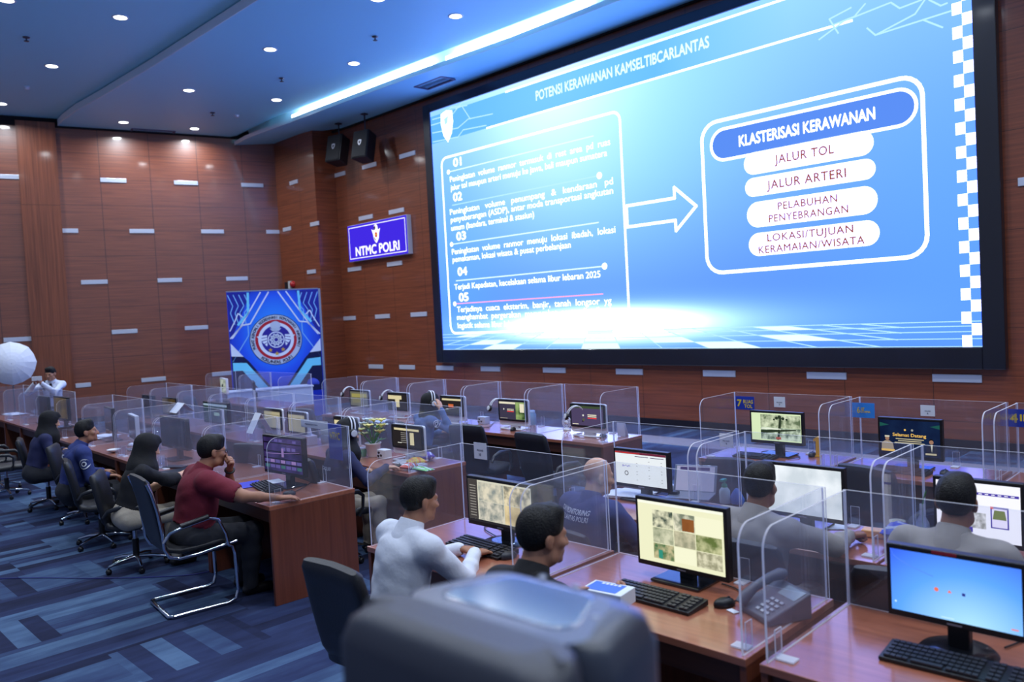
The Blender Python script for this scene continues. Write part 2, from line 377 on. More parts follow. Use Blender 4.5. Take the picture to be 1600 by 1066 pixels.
# LED runs lying in the front cove
led = E('cove_led', (225, 240, 255), 9.0)
def cove_run(x0, x1, label):
    pts = [p for p in sof if x0 < p[0] < x1]
    def yat(x):
        for (a, ya), (c, yc) in zip(sof, sof[1:]):
            if a <= x <= c: return ya+(yc-ya)*(x-a)/(c-a)
        return sof[-1][1]
    P = [(x0, yat(x0))]+pts+[(x1, yat(x1))]
    o = thing('cove_light_strip', label, 'cove light', ((x0+x1)/2, yat((x0+x1)/2)+0.22, Z_SOFFIT+LIP+0.03), group='light strips in the ceiling cove')
    part('diffuser', o, lambda b: [b.box(((p[0]+q[0])/2-o.location.x, (p[1]+q[1])/2+0.22-o.location.y, 0.07), (math.hypot(q[0]-p[0], q[1]-p[1]), 0.10, 0.10), led, Matrix.Rotation(math.atan2(q[1]-p[1], q[0]-p[0]), 3, 'Z')) for p, q in zip(P, P[1:])])
    part('batten', o, lambda b: b.box((0, 0, 0.010), (x1-x0, 0.07, 0.02), M('white_metal', (225, 228, 235), 0.4), Matrix.Rotation(math.atan2(P[-1][1]-P[0][1], x1-x0), 3, 'Z')))
cove_run(-16.9, -12.0, 'glowing light strip in the ceiling cove above the hanging loudspeakers')
cove_run(-11.55, -8.2, 'glowing light strip in the ceiling cove above the screen')
cove_run(-7.6, 4.0, 'glowing light strip in the ceiling cove beyond the dark break over the screen')

# aluminium strips set into the laminate
def plate(parent, x, z, wdt, y, key):
    part('aluminium_strip', parent, lambda b: b.box((0, 0, 0), (wdt, 0.022, 0.10), alu), key, bevel=0.003, loc=(x, y, z))
zrow = lambda k: 0.90+1.208*k
for k, lst in ((4, [(-4.15, .56), (-2.52, .56), (-0.90, .56)]), (3, [(-5.02, .33), (-3.6, .55), (-1.96, .55), (-0.34, .34)]), (2, [(-4.71, .56), (-3.05, .56), (-1.43, .54)]),
               (1, [(-4.14, .56), (-2.50, .55)]), (0, [(-4.98, .32), (-3.57, .55), (-1.93, .60)])):
    for s, wd in lst: plate(wl, s+wd/2, zrow(k), wd, -0.008, ('pl', round(wd, 2)))
for s, z in ((-6.34, zrow(4)), (-6.33, zrow(1)-0.05)): plate(wl, s+0.28, z, 0.56, -0.008, ('pl', 0.56))
# on the screen wall and pier, row by row (left edges seen in the photograph)
def fx(x, y): return float(py(x, y, YF)[0])
for x0, x1, z in ((519, 541, 5.75), (565, 592, 5.75), (627, 651, 5.75), (561, 584, 4.55), (609, 633, 4.55), (543, 566, 3.35), (606, 629, 3.35), (535, 556, 2.14), (585, 611, 2.14), (642, 668, 2.14)):
    yy = 543-(z-1.3)*60
    plate(wf, (fx(x0, yy)+fx(x1, yy))/2-x_seam, z, 0.58, -0.008, ('pl', 0.58))
for x0, x1 in ((576, 600), (624, 649.5), (682.2, 709), (751.5, 782.5), (848, 885), (962, 1005.6), (1098.5, 1149.5), (1261, 1322.5), (1457.5, 1533.5)):
    plate(wf, (fx(x0, 575)+fx(x1, 578))/2-x_seam, 0.93, 0.58, -0.008, ('pl', 0.58))
plate(wf, -2.36-x_seam+0.13, 3.33, 0.58, -0.008, ('pl', 0.58))
for x, z in ((-18.64, 5.69), (-17.76, 4.53), (-19.12, 4.55), (-18.05, 3.36)): plate(wp_, x+19.3+0.25, z, 0.40, -0.008, ('pl', 0.40))

# ------------------------------------------------------------------ the LED video wall
YD = 11.15
P_ = lambda x, y: py(x, y, YD)
xl, xr = float(P_(693.1, 544.4)[0]), float(P_(1536, 543.2)[0]); zb = float(P_(1200, 543.8)[2]); zt = float(P_(969.6, 74.7)[2])
vw = thing('video_wall', 'huge lit LED video wall showing a blue slide on the wood panelled wall', 'screen', (0, YD, 0))
def screen_mat():
    mt = bpy.data.materials.new('slide_background'); mt.use_nodes = True; nt = mt.node_tree; L = nt.links
    nt.nodes.remove(nt.nodes['Principled BSDF'])
    tc = nt.nodes.new('ShaderNodeTexCoord'); sp = nt.nodes.new('ShaderNodeSeparateXYZ'); L.new(tc.outputs['Object'], sp.inputs[0])
    u = math_node(nt, 'DIVIDE', math_node(nt, 'SUBTRACT', sp.outputs[0], xl), xr-xl); v = math_node(nt, 'DIVIDE', math_node(nt, 'SUBTRACT', sp.outputs[2], zb), zt-zb)
    def blob(cu, cv, ru, rv, pw_=1.0):
        a = math_node(nt, 'POWER', math_node(nt, 'ABSOLUTE', math_node(nt, 'DIVIDE', math_node(nt, 'SUBTRACT', u, cu), ru)), 2.0)
        c = math_node(nt, 'POWER', math_node(nt, 'ABSOLUTE', math_node(nt, 'DIVIDE', math_node(nt, 'SUBTRACT', v, cv), rv)), 2.0)
        return math_node(nt, 'MULTIPLY', math_node(nt, 'POWER', 2.718, math_node(nt, 'MULTIPLY', math_node(nt, 'ADD', a, c), -1.0)), pw_)
    def layer(prev, colr, fac):
        mx = nt.nodes.new('ShaderNodeMix'); mx.data_type = 'RGBA'; mx.clamp_factor = True
        if isinstance(prev, tuple): mx.inputs['A'].default_value = (*lin(prev), 1)
        else: L.new(prev, mx.inputs['A'])
        mx.inputs['B'].default_value = (*lin(colr), 1); L.new(fac, mx.inputs['Factor']); return mx.outputs['Result']
    c = layer((74, 114, 224), (142, 184, 248), math_node(nt, 'POWER', math_node(nt, 'MAXIMUM', v, 0.0), 1.6))
    c = layer(c, (142, 196, 246), blob(0.42, 0.82, 0.30, 0.46, 1.0))
    c = layer(c, (204, 228, 232), blob(0.34, 0.92, 0.17, 0.30, 0.85))
    c = layer(c, (90, 146, 250), blob(0.98, 0.35, 0.2, 0.6, 0.55))
    c = layer(c, (92, 164, 240), blob(0.05, 0.30, 0.12, 0.5, 0.3))
    c = layer(c, (168, 226, 255), blob(0.42, 0.080, 0.29, 0.065, 1.0))
    c = layer(c, (255, 255, 255), blob(0.41, 0.085, 0.17, 0.042, 1.6))
    # the header band
    hb = math_node(nt, 'MULTIPLY', math_node(nt, 'LESS_THAN', v, (float(P_(969.6, 84)[2])-zb)/(zt-zb)), math_node(nt, 'GREATER_THAN', v, (float(P_(969, 139)[2])-zb)/(zt-zb)))
    hb = math_node(nt, 'MULTIPLY', hb, math_node(nt, 'MINIMUM', math_node(nt, 'MAXIMUM', math_node(nt, 'MULTIPLY', math_node(nt, 'SUBTRACT', 0.78, u), 4.0), 0.0), 0.9))
    c = layer(c, (84, 152, 236), hb)
    em = nt.nodes.new('ShaderNodeEmission'); L.new(c, em.inputs['Color']); L.new(math_node(nt, 'ADD', 1.0, math_node(nt, 'ADD', math_node(nt, 'MULTIPLY', blob(0.41, 0.085, 0.15, 0.040), 4.0), math_node(nt, 'MULTIPLY', blob(0.36, 0.95, 0.20, 0.15), 0.15))), em.inputs['Strength'])
    bl = nt.nodes.new('ShaderNodeMix'); bl.data_type = 'RGBA'; bl.blend_type = 'MULTIPLY'; bl.inputs['Factor'].default_value = 1.0
    L.new(c, bl.inputs['A']); bl.inputs['B'].default_value = (1.12, 1.28, 2.2, 1); L.new(bl.outputs['Result'], em.inputs['Color'])
    L.new(em.outputs[0], nt.nodes['Material Output'].inputs[0]); return mt
part('display', vw, lambda b: b.box(((xl+xr)/2, 0.02, (zb+zt)/2), (xr-xl, 0.04, zt-zb), screen_mat()))
bz = M('screen_bezel_black', (24, 24, 34), 0.35, coat=0.3)
fo = [float(py(682, 565, 11.11)[0]), float(py(1572, 579, 11.11)[0]), float(py(682, 566, 11.11)[2])-0.01, float(py(969.6, 56.8, 11.11)[2])]
def frame(b):
    y, t = 0.03, 0.14
    b.box(((fo[0]+xl)/2, y, (fo[2]+fo[3])/2), (xl-fo[0], t, fo[3]-fo[2]), bz); b.box(((fo[1]+xr)/2, y, (fo[2]+fo[3])/2), (fo[1]-xr, t, fo[3]-fo[2]), bz)
    b.box(((xl+xr)/2, y, (fo[2]+zb)/2), (xr-xl, t, zb-fo[2]), bz); b.box(((xl+xr)/2, y, (fo[3]+zt)/2), (xr-xl, t, fo[3]-zt), bz)
part('bezel', vw, frame, bevel=0.012)
gw = E('slide_white', (255, 255, 255), 1.6, (1, 1.1, 2.6)); gs = E('slide_soft_white', (214, 244, 255), 1.1); gl = E('slide_pale_line', (176, 226, 255), 1.0)
gb = E('slide_pill_blue', (84, 132, 226), 1.0); gr_ = E('slide_brown_ink', (150, 84, 60), 1.0); gred = E('slide_red_line', (250, 170, 175), 1.0)
LY = -0.004
def sp3(x, z, dy=0.0): return (x, LY-dy, z)
def S(x, y): p = P_(x, y); return float(p[0]), float(p[2])
def line(b, pts, wd, mt, dy=0.0, closed=False):
    n = len(pts)
    for i in range(n if closed else n-1):
        (x0, z0), (x1, z1) = pts[i], pts[(i+1) % n]; L_ = math.hypot(x1-x0, z1-z0)
        if L_ < 1e-5: continue
        nx, nz = -(z1-z0)/L_*wd/2, (x1-x0)/L_*wd/2; ex, ez = (x1-x0)/L_*wd*0.3, (z1-z0)/L_*wd*0.3
        b.quad(sp3(x0-ex-nx, z0-ez-nz, dy), sp3(x1+ex-nx, z1+ez-nz, dy), sp3(x1+ex+nx, z1+ez+nz, dy), sp3(x0-ex+nx, z0-ez+nz, dy), mt)
def band(b, x0, x1, zz, wd, mt, dy=0.0): line(b, [(x0, zz), (x1, zz)], wd, mt, dy)
def dot(b, x, z, r, mt, dy=0.0): b.poly([sp3(x+r*math.cos(a), z+r*math.sin(a), dy) for a in [2*math.pi*i/14 for i in range(14)]], mt)
# outlines
bxl, bzb = S(705, 521); bxr, bzt = S(968, 173)
bx2 = [S(1106, 428)[0], S(1450, 400)[0]]; bz2 = [S(1115, 427)[1], S(1432, 117)[1]]
def outlines(b):
    line(b, rrect(bxl, bxr, bzb, bzt, 0.16), 0.045, gw, closed=True)
    line(b, rrect(bx2[0], bx2[1], bz2[0], bz2[1], 0.27), 0.055, gw, closed=True)
    a = [S(979, 319), S(1054, 307), S(1053, 292), S(1088, 322), S(1057, 360), S(1056, 342), S(980, 352)]
    zc = a[3][1]; hb_, ht = (a[0][1]-a[6][1])/2, (a[2][1]-a[4][1])/2; x0, x1, x2 = a[0][0], a[1][0], a[3][0]
    line(b, [(x0, zc+hb_), (x1, zc+hb_), (x1, zc+ht), (x2, zc), (x1, zc-ht), (x1, zc-hb_), (x0, zc-hb_)], 0.05, gw, closed=True)
    for (ya, yb_) in ((89, None),):
        pass
    zh = S(969.6, 84)[1]; band(b, S(790, 140)[0], xr-0.55, zh, 0.035, gw)
    zh = S(969, 139)[1]; band(b, S(760, 190)[0], S(1330, 0)[0], zh, 0.035, gw)
part('slide_outlines', vw, outlines)
# header pill and white pills
pills = [((1162, 253), (1365, 225), (1165, 270), (1365, 207)), ((1165, 0), (0, 0), (0, 0), (0, 0))]
def pill(b, px0, px1, ytop, ybot, mt, dy, ym):
    x0, x1 = S(px0, ym)[0], S(px1, ym)[0]; xm = (px0+px1)/2
    z1, z0 = S(xm, ytop)[1], S(xm, ybot)[1]; r = (z1-z0)/2*0.98
    b.poly([sp3(x, z, dy) for x, z in rrect(x0, x1, z0, z1, r, 8)], mt); return x0, x1, z0, z1
PB = {}
def pill_parts(b):
    x0, x1, z0, z1 = pill(b, 1110, 1433, 170, 223, gb, 0.001, 190); PB['h'] = (x0, x1, z0, z1)
    line(b, rrect(x0, x1, z0, z1, (z1-z0)/2*0.98, 8), 0.045, gw, 0.005, closed=True)
    PB['a'] = pill(b, 1162, 1366, 221, 258, gw, 0.001, 240); PB['b'] = pill(b, 1164, 1369, 263, 294, gw, 0.001, 280)
    PB['c'] = pill(b, 1167, 1372, 303, 345, gw, 0.001, 325); PB['d'] = pill(b, 1170, 1375, 354, 392, gw, 0.001, 373)
part('slide_pills', vw, pill_parts)
def brown(b):
    for k, rows in (('a', ['JALUR TOL']), ('b', ['JALUR ARTERI']), ('c', ['PELABUHAN', 'PENYEBRANGAN']), ('d', ['LOKASI/TUJUAN', 'KERAMAIAN/WISATA'])):
        x0, x1, z0, z1 = PB[k]; n = len(rows); H = z1-z0; xc = (x0+x1)/2
        for i, s in enumerate(rows):
            h = 0.125 if n == 1 else 0.108; zc = (z0+z1)/2+(0.0 if n == 1 else (0.5-i)*0.168)
            wd = len(s)*0.098
            put_text(b, s, gr_, lambda x, z: sp3(x, z, 0.008), xc-wd/2-0.02, xc+wd/2-0.02, zc-h/2, zc+h/2, 0.022, 1.1)
part('pill_lettering', vw, brown, label='brown capital lettering on the white pills')
def white_text(b):
    f = lambda x, z: sp3(x, z, 0.008)
    x0, x1, z0, z1 = PB['h']; zc = (z0+z1)/2
    put_text(b, 'KLASTERISASI KERAWANAN', gw, f, S(1155, 222)[0], S(1368, 180)[0], zc-0.08, zc+0.08, 0.03)
    a, c = S(838, 157), S(1109, 72)
    put_text(b, 'POTENSI KERAWANAN KAMSELTIBCARLANTAS', gs, f, a[0], c[0], (a[1]+c[1])/2-0.01, (a[1]+c[1])/2+0.165, 0.03)
    rows = [('01', 709, 261, 722, .17, .03), ('02', 709, 315, 723, .17, .03), ('03', 714, 376, 729, .17, .03), ('04', 716, 431, 731, .17, .03), ('05', 718, 471, 733, .17, .03)]
    for s, xa, ya, xb, h, bd in rows:
        p, q = S(xa, ya), S(xb, ya-2); put_text(b, s, gw, f, p[0], q[0], p[1], p[1]+h, bd)
    body = [('Peningkatan  volume  ranmor  termasuk  di  rest  area  pd  ruas', 704, 285, 956), ('jalur tol maupun arteri menuju ke jawa, bali maupun sumatera', 705, 298, 951),
            ('Peningkatan   volume   penumpang   &   kendaraan   pd', 704, 336, 960), ('penyeberangan (ASDP), antar moda transportasi angkutan', 705, 348, 960), ('umum (bandara, terminal & stasiun)', 706, 361, 836),
            ('Peningkatan  volume  ranmor  menuju  lokasi  ibadah,  lokasi', 707, 398, 963), ('pemakaman, lokasi wisata & pusat perbelanjaan', 708, 410, 893),
            ('Terjadi Kepadatan, kecelakaan selama libur lebaran 2025', 711, 453, 939),
            ('Terjadinya  cuaca  eksterim,  banjir,  tanah  longsor  yg', 715, 488, 956), ('menghambat  pergerakan  masyarakat  serta  distribusi', 715, 500, 955), ('logistik selama libur lebaran', 716, 513, 816)]
    for s, xa, ya, xb in body:
        p = S(xa, ya); put_text(b, s, gw, f, p[0], S(xb, ya-(xb-xa)*0.08)[0], p[1], p[1]+0.118, 0.010)
part('slide_lettering', vw, white_text, label='white lettering of the slide')
def rules(b):
    for (xa, ya, xb, d0, d1, mt) in ((701, 269, 929, 1, 0, gs), (707, 321, 938, 0, 1, gl), (706, 382, 936, 1, 0, gs), (713, 439, 945, 0, 1, gs), (711, 475, 942, 1, 0, gred)):
        p = S(xa, ya); x1 = S(xb, ya-(xb-xa)*0.1)[0]
        band(b, p[0], x1, p[1], 0.022, mt, 0.002)
        if d0: dot(b, p[0], p[1], 0.05, gw, 0.003)
        if d1: dot(b, x1, p[1], 0.06, gw, 0.003)
part('slide_rules', vw, rules)
def tiles(b):
    # the perspective floor of the slide: lines to a vanishing point and pale tiles
    vx, vz = xl+(xr-xl)*0.42, zb+(zt-zb)*0.16; z1 = zb+0.42
    zs = [zb, zb+0.10, zb+0.19, zb+0.26, zb+0.32, zb+0.36]
    def X(k, z): x = xl+(xr-xl)*k; return vx+(x-vx)*(vz-z)/(vz-zb)
    ks = [-0.9+0.085*i for i in range(36)]
    for i in range(5): band(b, xl, xr, zs[i]+0.004, 0.012, gl, 0.001)
    for i, k in enumerate(ks):
        for j in range(4):
            a, c = X(k, zs[j]), X(k, zs[j+1])
            if xl < a < xr-0.4 and xl < c < xr-0.4: line(b, [(a, zs[j]), (c, zs[j+1])], 0.014, gl, 0.001)
            if (i*7+j*5+i*j) % 3 == 0 and i+1 < len(ks):
                q = [(X(k, zs[j]), zs[j]), (X(ks[i+1], zs[j]), zs[j]), (X(ks[i+1], zs[j+1]), zs[j+1]), (X(k, zs[j+1]), zs[j+1])]
                if all(xl < x < xr-0.42 for x, z in q): b.poly([sp3(x, z, 0.0015) for x, z in q], gs)
part('slide_floor_tiles', vw, tiles)
def checker(b):
    x1 = xr-0.005; wd = (x1-S(1504, 540)[0])/2; h = 0.148; n = int((zt-zb)/h)
    for i in range(n+1):
        za, zc = zb+i*h, min(zb+(i+1)*h, zt)
        x0 = x1-wd if i % 2 else x1-2*wd
        b.quad(sp3(x0, za, 0.001), sp3(x0+wd, za, 0.001), sp3(x0+wd, zc, 0.001), sp3(x0, zc, 0.001), gw)
part('slide_checker_border', vw, checker)
def circuits(b):
    for pts in ([(674, 196), (700, 188), (722, 160), (760, 150)], [(676, 208), (716, 200), (732, 186), (770, 178)], [(677, 222), (716, 214), (724, 203), (760, 196)], [(676, 187), (690, 183), (705, 168), (730, 165)], [(735, 186), (722, 166), (712, 170)],
                [(1280, 62), (1319, 33), (1392, 4), (1406, 13), (1440, 0)], [(1355, 44), (1368, 55), (1430, 22), (1445, 0)], [(1368, 55), (1490, 16)], [(1442, 31), (1473, 43)], [(1300, 40), (1335, 26), (1352, 6)], [(1452, 0), (1470, 9), (1480, 5)], [(1310, 52), (1296, 30), (1330, 12)]):
        line(b, [S(*p) for p in pts], 0.022, gl, 0.001)
part('slide_circuit_lines', vw, circuits)
def crest(b):
    c = S(699, 197); sc = 0.30
    b.poly([sp3(c[0]+x*sc, c[1]+z*sc, 0.003) for x, z in ((-.62, .95), (0, 1.1), (.62, .95), (.66, .2), (.45, -.6), (0, -1.15), (-.45, -.6), (-.66, .2))], gw)
    b.poly([sp3(c[0]+x*sc, c[1]+z*sc, 0.004) for x, z in ((-.30, .55), (.2, .7), (.05, .2), (-.25, .1))], gl)
part('slide_crest', vw, crest)
# ------------------------------------------------------------------ wall sign, alarm, hanging speakers
sx0, sz0 = [float(v) for v in py(546, 410, 11.12)[[0, 2]]]; sx1, sz1 = [float(v) for v in py(635, 335, 11.12)[[0, 2]]]
sg = thing('light_box_sign', 'lit violet-blue NTMC POLRI light box sign on the wood panelled wall', 'sign', ((sx0+sx1)/2, YF, (sz0+sz1)/2))
sw, sh = sx1-sx0, sz1-sz0
part('casing', sg, lambda b: b.box((0, -0.066, 0), (sw, 0.128, sh), M('sign_casing', (215, 220, 232), 0.35, 0.2)), bevel=0.006)
sblue = E('sign_blue', (62, 40, 214), 0.95); swhite = E('sign_white', (250, 250, 255), 1.1)
part('face', sg, lambda b: b.box((0, -0.1325, 0), (sw-0.02, 0.005, sh-0.02), sblue))
def sgn(b):
    f = lambda x, z: (x, -0.1375, z)
    w2, h2, t = sw/2-0.06, sh/2-0.06, 0.016
    for a in ((-w2, -h2, w2, -h2+t), (-w2, h2-t, w2, h2), (-w2, -h2, -w2+t, h2), (w2-t, -h2, w2, h2)):
        b.quad(f(a[0], a[1]), f(a[2], a[1]), f(a[2], a[3]), f(a[0], a[3]), swhite)
    put_text(b, 'NTMC POLRI', swhite, f, -sw*0.37, sw*0.37, -sh*0.36, -sh*0.12, 0.03)
part('sign_lettering', sg, sgn, label='white NTMC POLRI lettering and border line')
def emb(b):
    f = lambda x, z, d=0: (x*0.9+0.0, -0.138-d, z*0.9+0.13)
    b.poly([f(x, z) for x, z in ((0, .26), (.07, .22), (.10, .1), (.2, .14), (.13, .0), (.12, -.1), (.06, -.19), (0, -.24), (-.06, -.19), (-.12, -.1), (-.13, 0), (-.2, .14), (-.10, .1), (-.07, .22))], swhite)
    rd = E('sign_red', (190, 40, 30), 0.9); yl = E('sign_yellow', (230, 190, 60), 0.9); dk = E('sign_dark', (30, 25, 60), 0.8)
    b.poly([f(.055*math.cos(a), -.02+.07*math.sin(a), .001) for a in [k*math.pi/8 for k in range(16)]], rd)
    b.quad(f(-.05, -.03, .002), f(.05, -.03, .002), f(.05, -.005, .002), f(-.05, -.005, .002), yl)
    b.poly([f(x, z, .001) for x, z in ((-.08, .19), (-.01, .23), (-.02, .13), (-.09, .1))], dk)
    b.poly([f(x, z, .001) for x, z in ((-.10, -.11), (.0, -.20), (-.02, -.15), (-.1, -.06))], dk)
part('sign_emblem', sg, emb, label='white winged emblem with a red centre')
al = thing('alarm_unit', 'small wall alarm unit with a red dome above the emblem banner', 'alarm', tuple(py(451, 447, 10.62)))
part('housing', al, lambda b: b.box((-0.06, 0.0, 0), (0.19, 0.06, 0.22), M('alarm_black', (28, 26, 30), 0.5)), bevel=0.006)
part('cover', al, lambda b: b.box((0.09, -0.005, 0.02), (0.10, 0.07, 0.20), M('alarm_cream', (205, 205, 200), 0.5)), bevel=0.006)
part('red_dome', al, lambda b: b.lathe([(0.085, 0), (0.085, 0.03), (0.06, 0.08), (0.0, 0.10)], M('alarm_red', (190, 40, 40), 0.25), rot=Matrix.Rotation(R(90), 3, 'X')), loc=(0.21, 0.03, 0.03), label='red alarm dome')

spk_blk = M('speaker_black', (22, 22, 26), 0.5); grille = M('speaker_grille', (16, 16, 20), 0.65, bump=0.4, bscale=300)
def wall_speaker(label, px_top, px_rod, tilt, yaw):
    c = py(*px_top, 10.75)
    t = thing('hanging_loudspeaker', label, 'loudspeaker', tuple(c), yaw, 'loudspeakers hung beside the screen')
    rot = Matrix.Rotation(R(tilt), 3, 'X')
    def cab(b):
        w0, w1, d0, d1, h = 0.225, 0.225, 0.20, 0.16, 0.33
        v = [(-w0, -d0, h), (w0, -d0, h), (w0*0.72, d1, h), (-w0*0.72, d1, h), (-w0, -d0, -h), (w0, -d0, -h), (w0*0.72, d1, -h), (-w0*0.72, d1, -h)]
        b.add([rot @ Vector(p) for p in v], [(3, 2, 1, 0), (4, 5, 6, 7), (0, 1, 5, 4), (1, 2, 6, 5), (2, 3, 7, 6), (3, 0, 4, 7)], spk_blk)
    part('cabinet', t, cab, bevel=0.014)
    part('grille', t, lambda b: b.box(rot @ Vector((0, -0.209, 0)), (0.41, 0.018, 0.62), grille, rot), bevel=0.006)
    def bdg(b):
        o = rot @ Vector((0, -0.2195, 0.03))
        pts = [(-.05, .055), (0, .07), (.05, .055), (.048, -.01), (.028, -.05), (0, -.075), (-.028, -.05), (-.048, -.01)]
        b.poly([o+rot @ Vector((x, 0, z)) for x, z in pts], M('badge_silver', (200, 200, 205), 0.35, 0.3))
        b.poly([o+rot @ Vector((x*0.5, -0.001, z*0.5)) for x, z in pts], spk_blk)
    part('badge', t, bdg, label='silver shield badge')
    hz = Z_SOFFIT+0.06-c[2]
    part('hanging_rod', t, lambda b: (b.tube([(0, 0.03, 0.28), (0, 0.03, hz+0.02)], 0.016, M('rod_steel', (70, 70, 78), 0.35, 0.8), 8), b.box((0, 0.03, hz-0.012), (0.12, 0.12, 0.02), MATS['rod_steel'])))
    part('bracket', t, lambda b: b.box((0, 0.10, 0.30), (0.10, 0.30, 0.03), MATS['rod_steel']))
wall_speaker('black hanging loudspeaker with a shield badge, the one next to the pier', (530, 236), (519, 195), -14, R(16))
wall_speaker('black hanging loudspeaker with a shield badge, the one nearer the screen', (571, 230), (557, 180), -14, R(16))

# ------------------------------------------------------------------ lamps, sprinklers and vents in the ceiling
lamp_face = E('lamp_face', (255, 255, 255), 10.0)
def lamp(px, z, label):
    p = pz(*px, z)
    t = thing('ceiling_downlight', label, 'downlight', (p[0], p[1], z), group='round downlights in the ceiling')
    part('trim_ring', t, lambda b: b.lathe([(0.098, 0.004), (0.125, 0.0), (0.125, -0.006), (0.098, -0.010), (0.098, 0.0)], M('lamp_trim', (235, 238, 245), 0.4), n=28), 'lampring')
    part('diffuser', t, lambda b: b.lathe([(0.0, -0.004), (0.098, -0.004), (0.098, 0.003)], lamp_face, n=28), 'lampface')
    a = area('downlight_glow', (0, 0, -0.02), 0.19, LAMP_W, LAMP_COL, spread=160); a.parent = t
for px, z, lb in (((712, 25), Z_MID, 'round lit downlight in the middle ceiling above the cove strip near the screen corner'), ((553, 99), Z_MID, 'round lit downlight in the middle ceiling above the hanging loudspeakers'),
                  ((422, 77), Z_MID, 'round lit downlight in the middle ceiling beside the sprinkler, second row from the cove'), ((432, 156), Z_MID, 'round lit downlight in the middle ceiling nearest the end of the bright cove'),
                  ((295, 141), Z_MID, 'round lit downlight in the middle ceiling between the ceiling step and the wall vent'), ((193, 191), Z_MID, 'round lit downlight by the wood wall at the near end of the ceiling vent'),
                  ((304, 201), Z_MID, 'round lit downlight by the wood wall at the far end of the ceiling vent'), ((590, -2), Z_MID, 'round downlight cut by the top edge of the photograph, middle ceiling'),
                  ((188, 27), Z_LEFT, 'round lit downlight in the higher ceiling beside the tan ceiling step'), ((81, 103), Z_LEFT, 'round lit downlight in the higher ceiling between the two sprinklers'),
                  ((2, 162), Z_LEFT, 'round lit downlight in the higher ceiling just over the wood wall'), ((10, 0), Z_LEFT, 'round downlight of the higher ceiling cut by the corner of the photograph')):
    lamp(px, z, lb)
def sprinkler(px, z, label):
    p = pz(*px, z); t = thing('sprinkler', label, 'sprinkler', (p[0], p[1], z), group='sprinkler heads in the ceiling')
    cm = M('sprinkler_metal', (90, 90, 105), 0.3, 0.8)
    part('rosette', t, lambda b: b.lathe([(0.055, 0.002), (0.05, -0.014), (0.02, -0.02)], cm, n=14), 'spr1')
    part('deflector', t, lambda b: (b.lathe([(0.014, -0.01), (0.012, -0.06)], cm, n=8), b.lathe([(0.0, -0.06), (0.04, -0.064), (0.04, -0.07), (0, -0.07)], cm, n=12)), 'spr2')
for px, z, lb in (((586, 57), Z_MID, 'small sprinkler head in the middle ceiling between four downlights'), ((440, 122), Z_MID, 'small sprinkler head in the middle ceiling below the bright downlight row'), ((332, 176), Z_MID, 'small sprinkler head in the middle ceiling near the pale detector'),
                  ((41, 58), Z_LEFT, 'dark sprinkler head in the higher ceiling, the upper of two')):
    sprinkler(px, z, lb)
for px, z, lb in (((370, 180), Z_MID, 'pale round smoke detector in the middle ceiling before the dark end of the cove'), ((42, 136), Z_LEFT, 'pale round smoke detector in the higher ceiling under the downlight')):
    p = pz(*px, z); t = thing('smoke_detector', lb, 'smoke detector', (p[0], p[1], z))
    part('base', t, lambda b: b.lathe([(0.055, 0.002), (0.055, -0.012)], M('detector_white', (225, 230, 240), 0.4), n=18), 'sd1'); part('sensor_dome', t, lambda b: b.lathe([(0.05, -0.012), (0.045, -0.035), (0.02, -0.05), (0, -0.052)], MATS['detector_white'], n=18), 'sd2')
def vent(c, wx, wy, rz, z, label):
    t = thing('ceiling_vent', label, 'air vent', (c[0], c[1], z), rz)
    vm = M('vent_grey', (96, 98, 128), 0.5)
    def fr(b):
        for sx, sy, dx, dy in ((0, wy/2, wx, .04), (0, -wy/2, wx, .04), (wx/2, 0, .04, wy), (-wx/2, 0, .04, wy)): b.box((sx, sy, -0.008), (dx, dy, 0.018), vm)
    part('frame', t, fr)
    def sl(b):
        n = int(wy/0.045)
        for i in range(n): b.box((0, -wy/2+0.03+i*(wy-0.06)/(n-1), -0.002), (wx-.04, 0.02, 0.006), vm, Matrix.Rotation(R(25), 3, 'X'))
    part('grille', t, sl)
v0 = (pz(648, 138, Z_SOFFIT)+pz(711, 127, Z_SOFFIT)+pz(690, 123, Z_SOFFIT)+pz(668, 143, Z_SOFFIT))/4
vent(v0, 0.85, 0.36, 0, Z_SOFFIT+0.045, 'dark air vent in the lower ceiling at the corner of the screen')
v1 = (pz(200, 207, Z_MID)+pz(218, 200, Z_MID)+pz(272, 206, Z_MID)+pz(263, 210, Z_MID))/4
vent(v1, 0.42, 0.95, -WA, Z_MID, 'dark air vent in the middle ceiling along the wood wall')

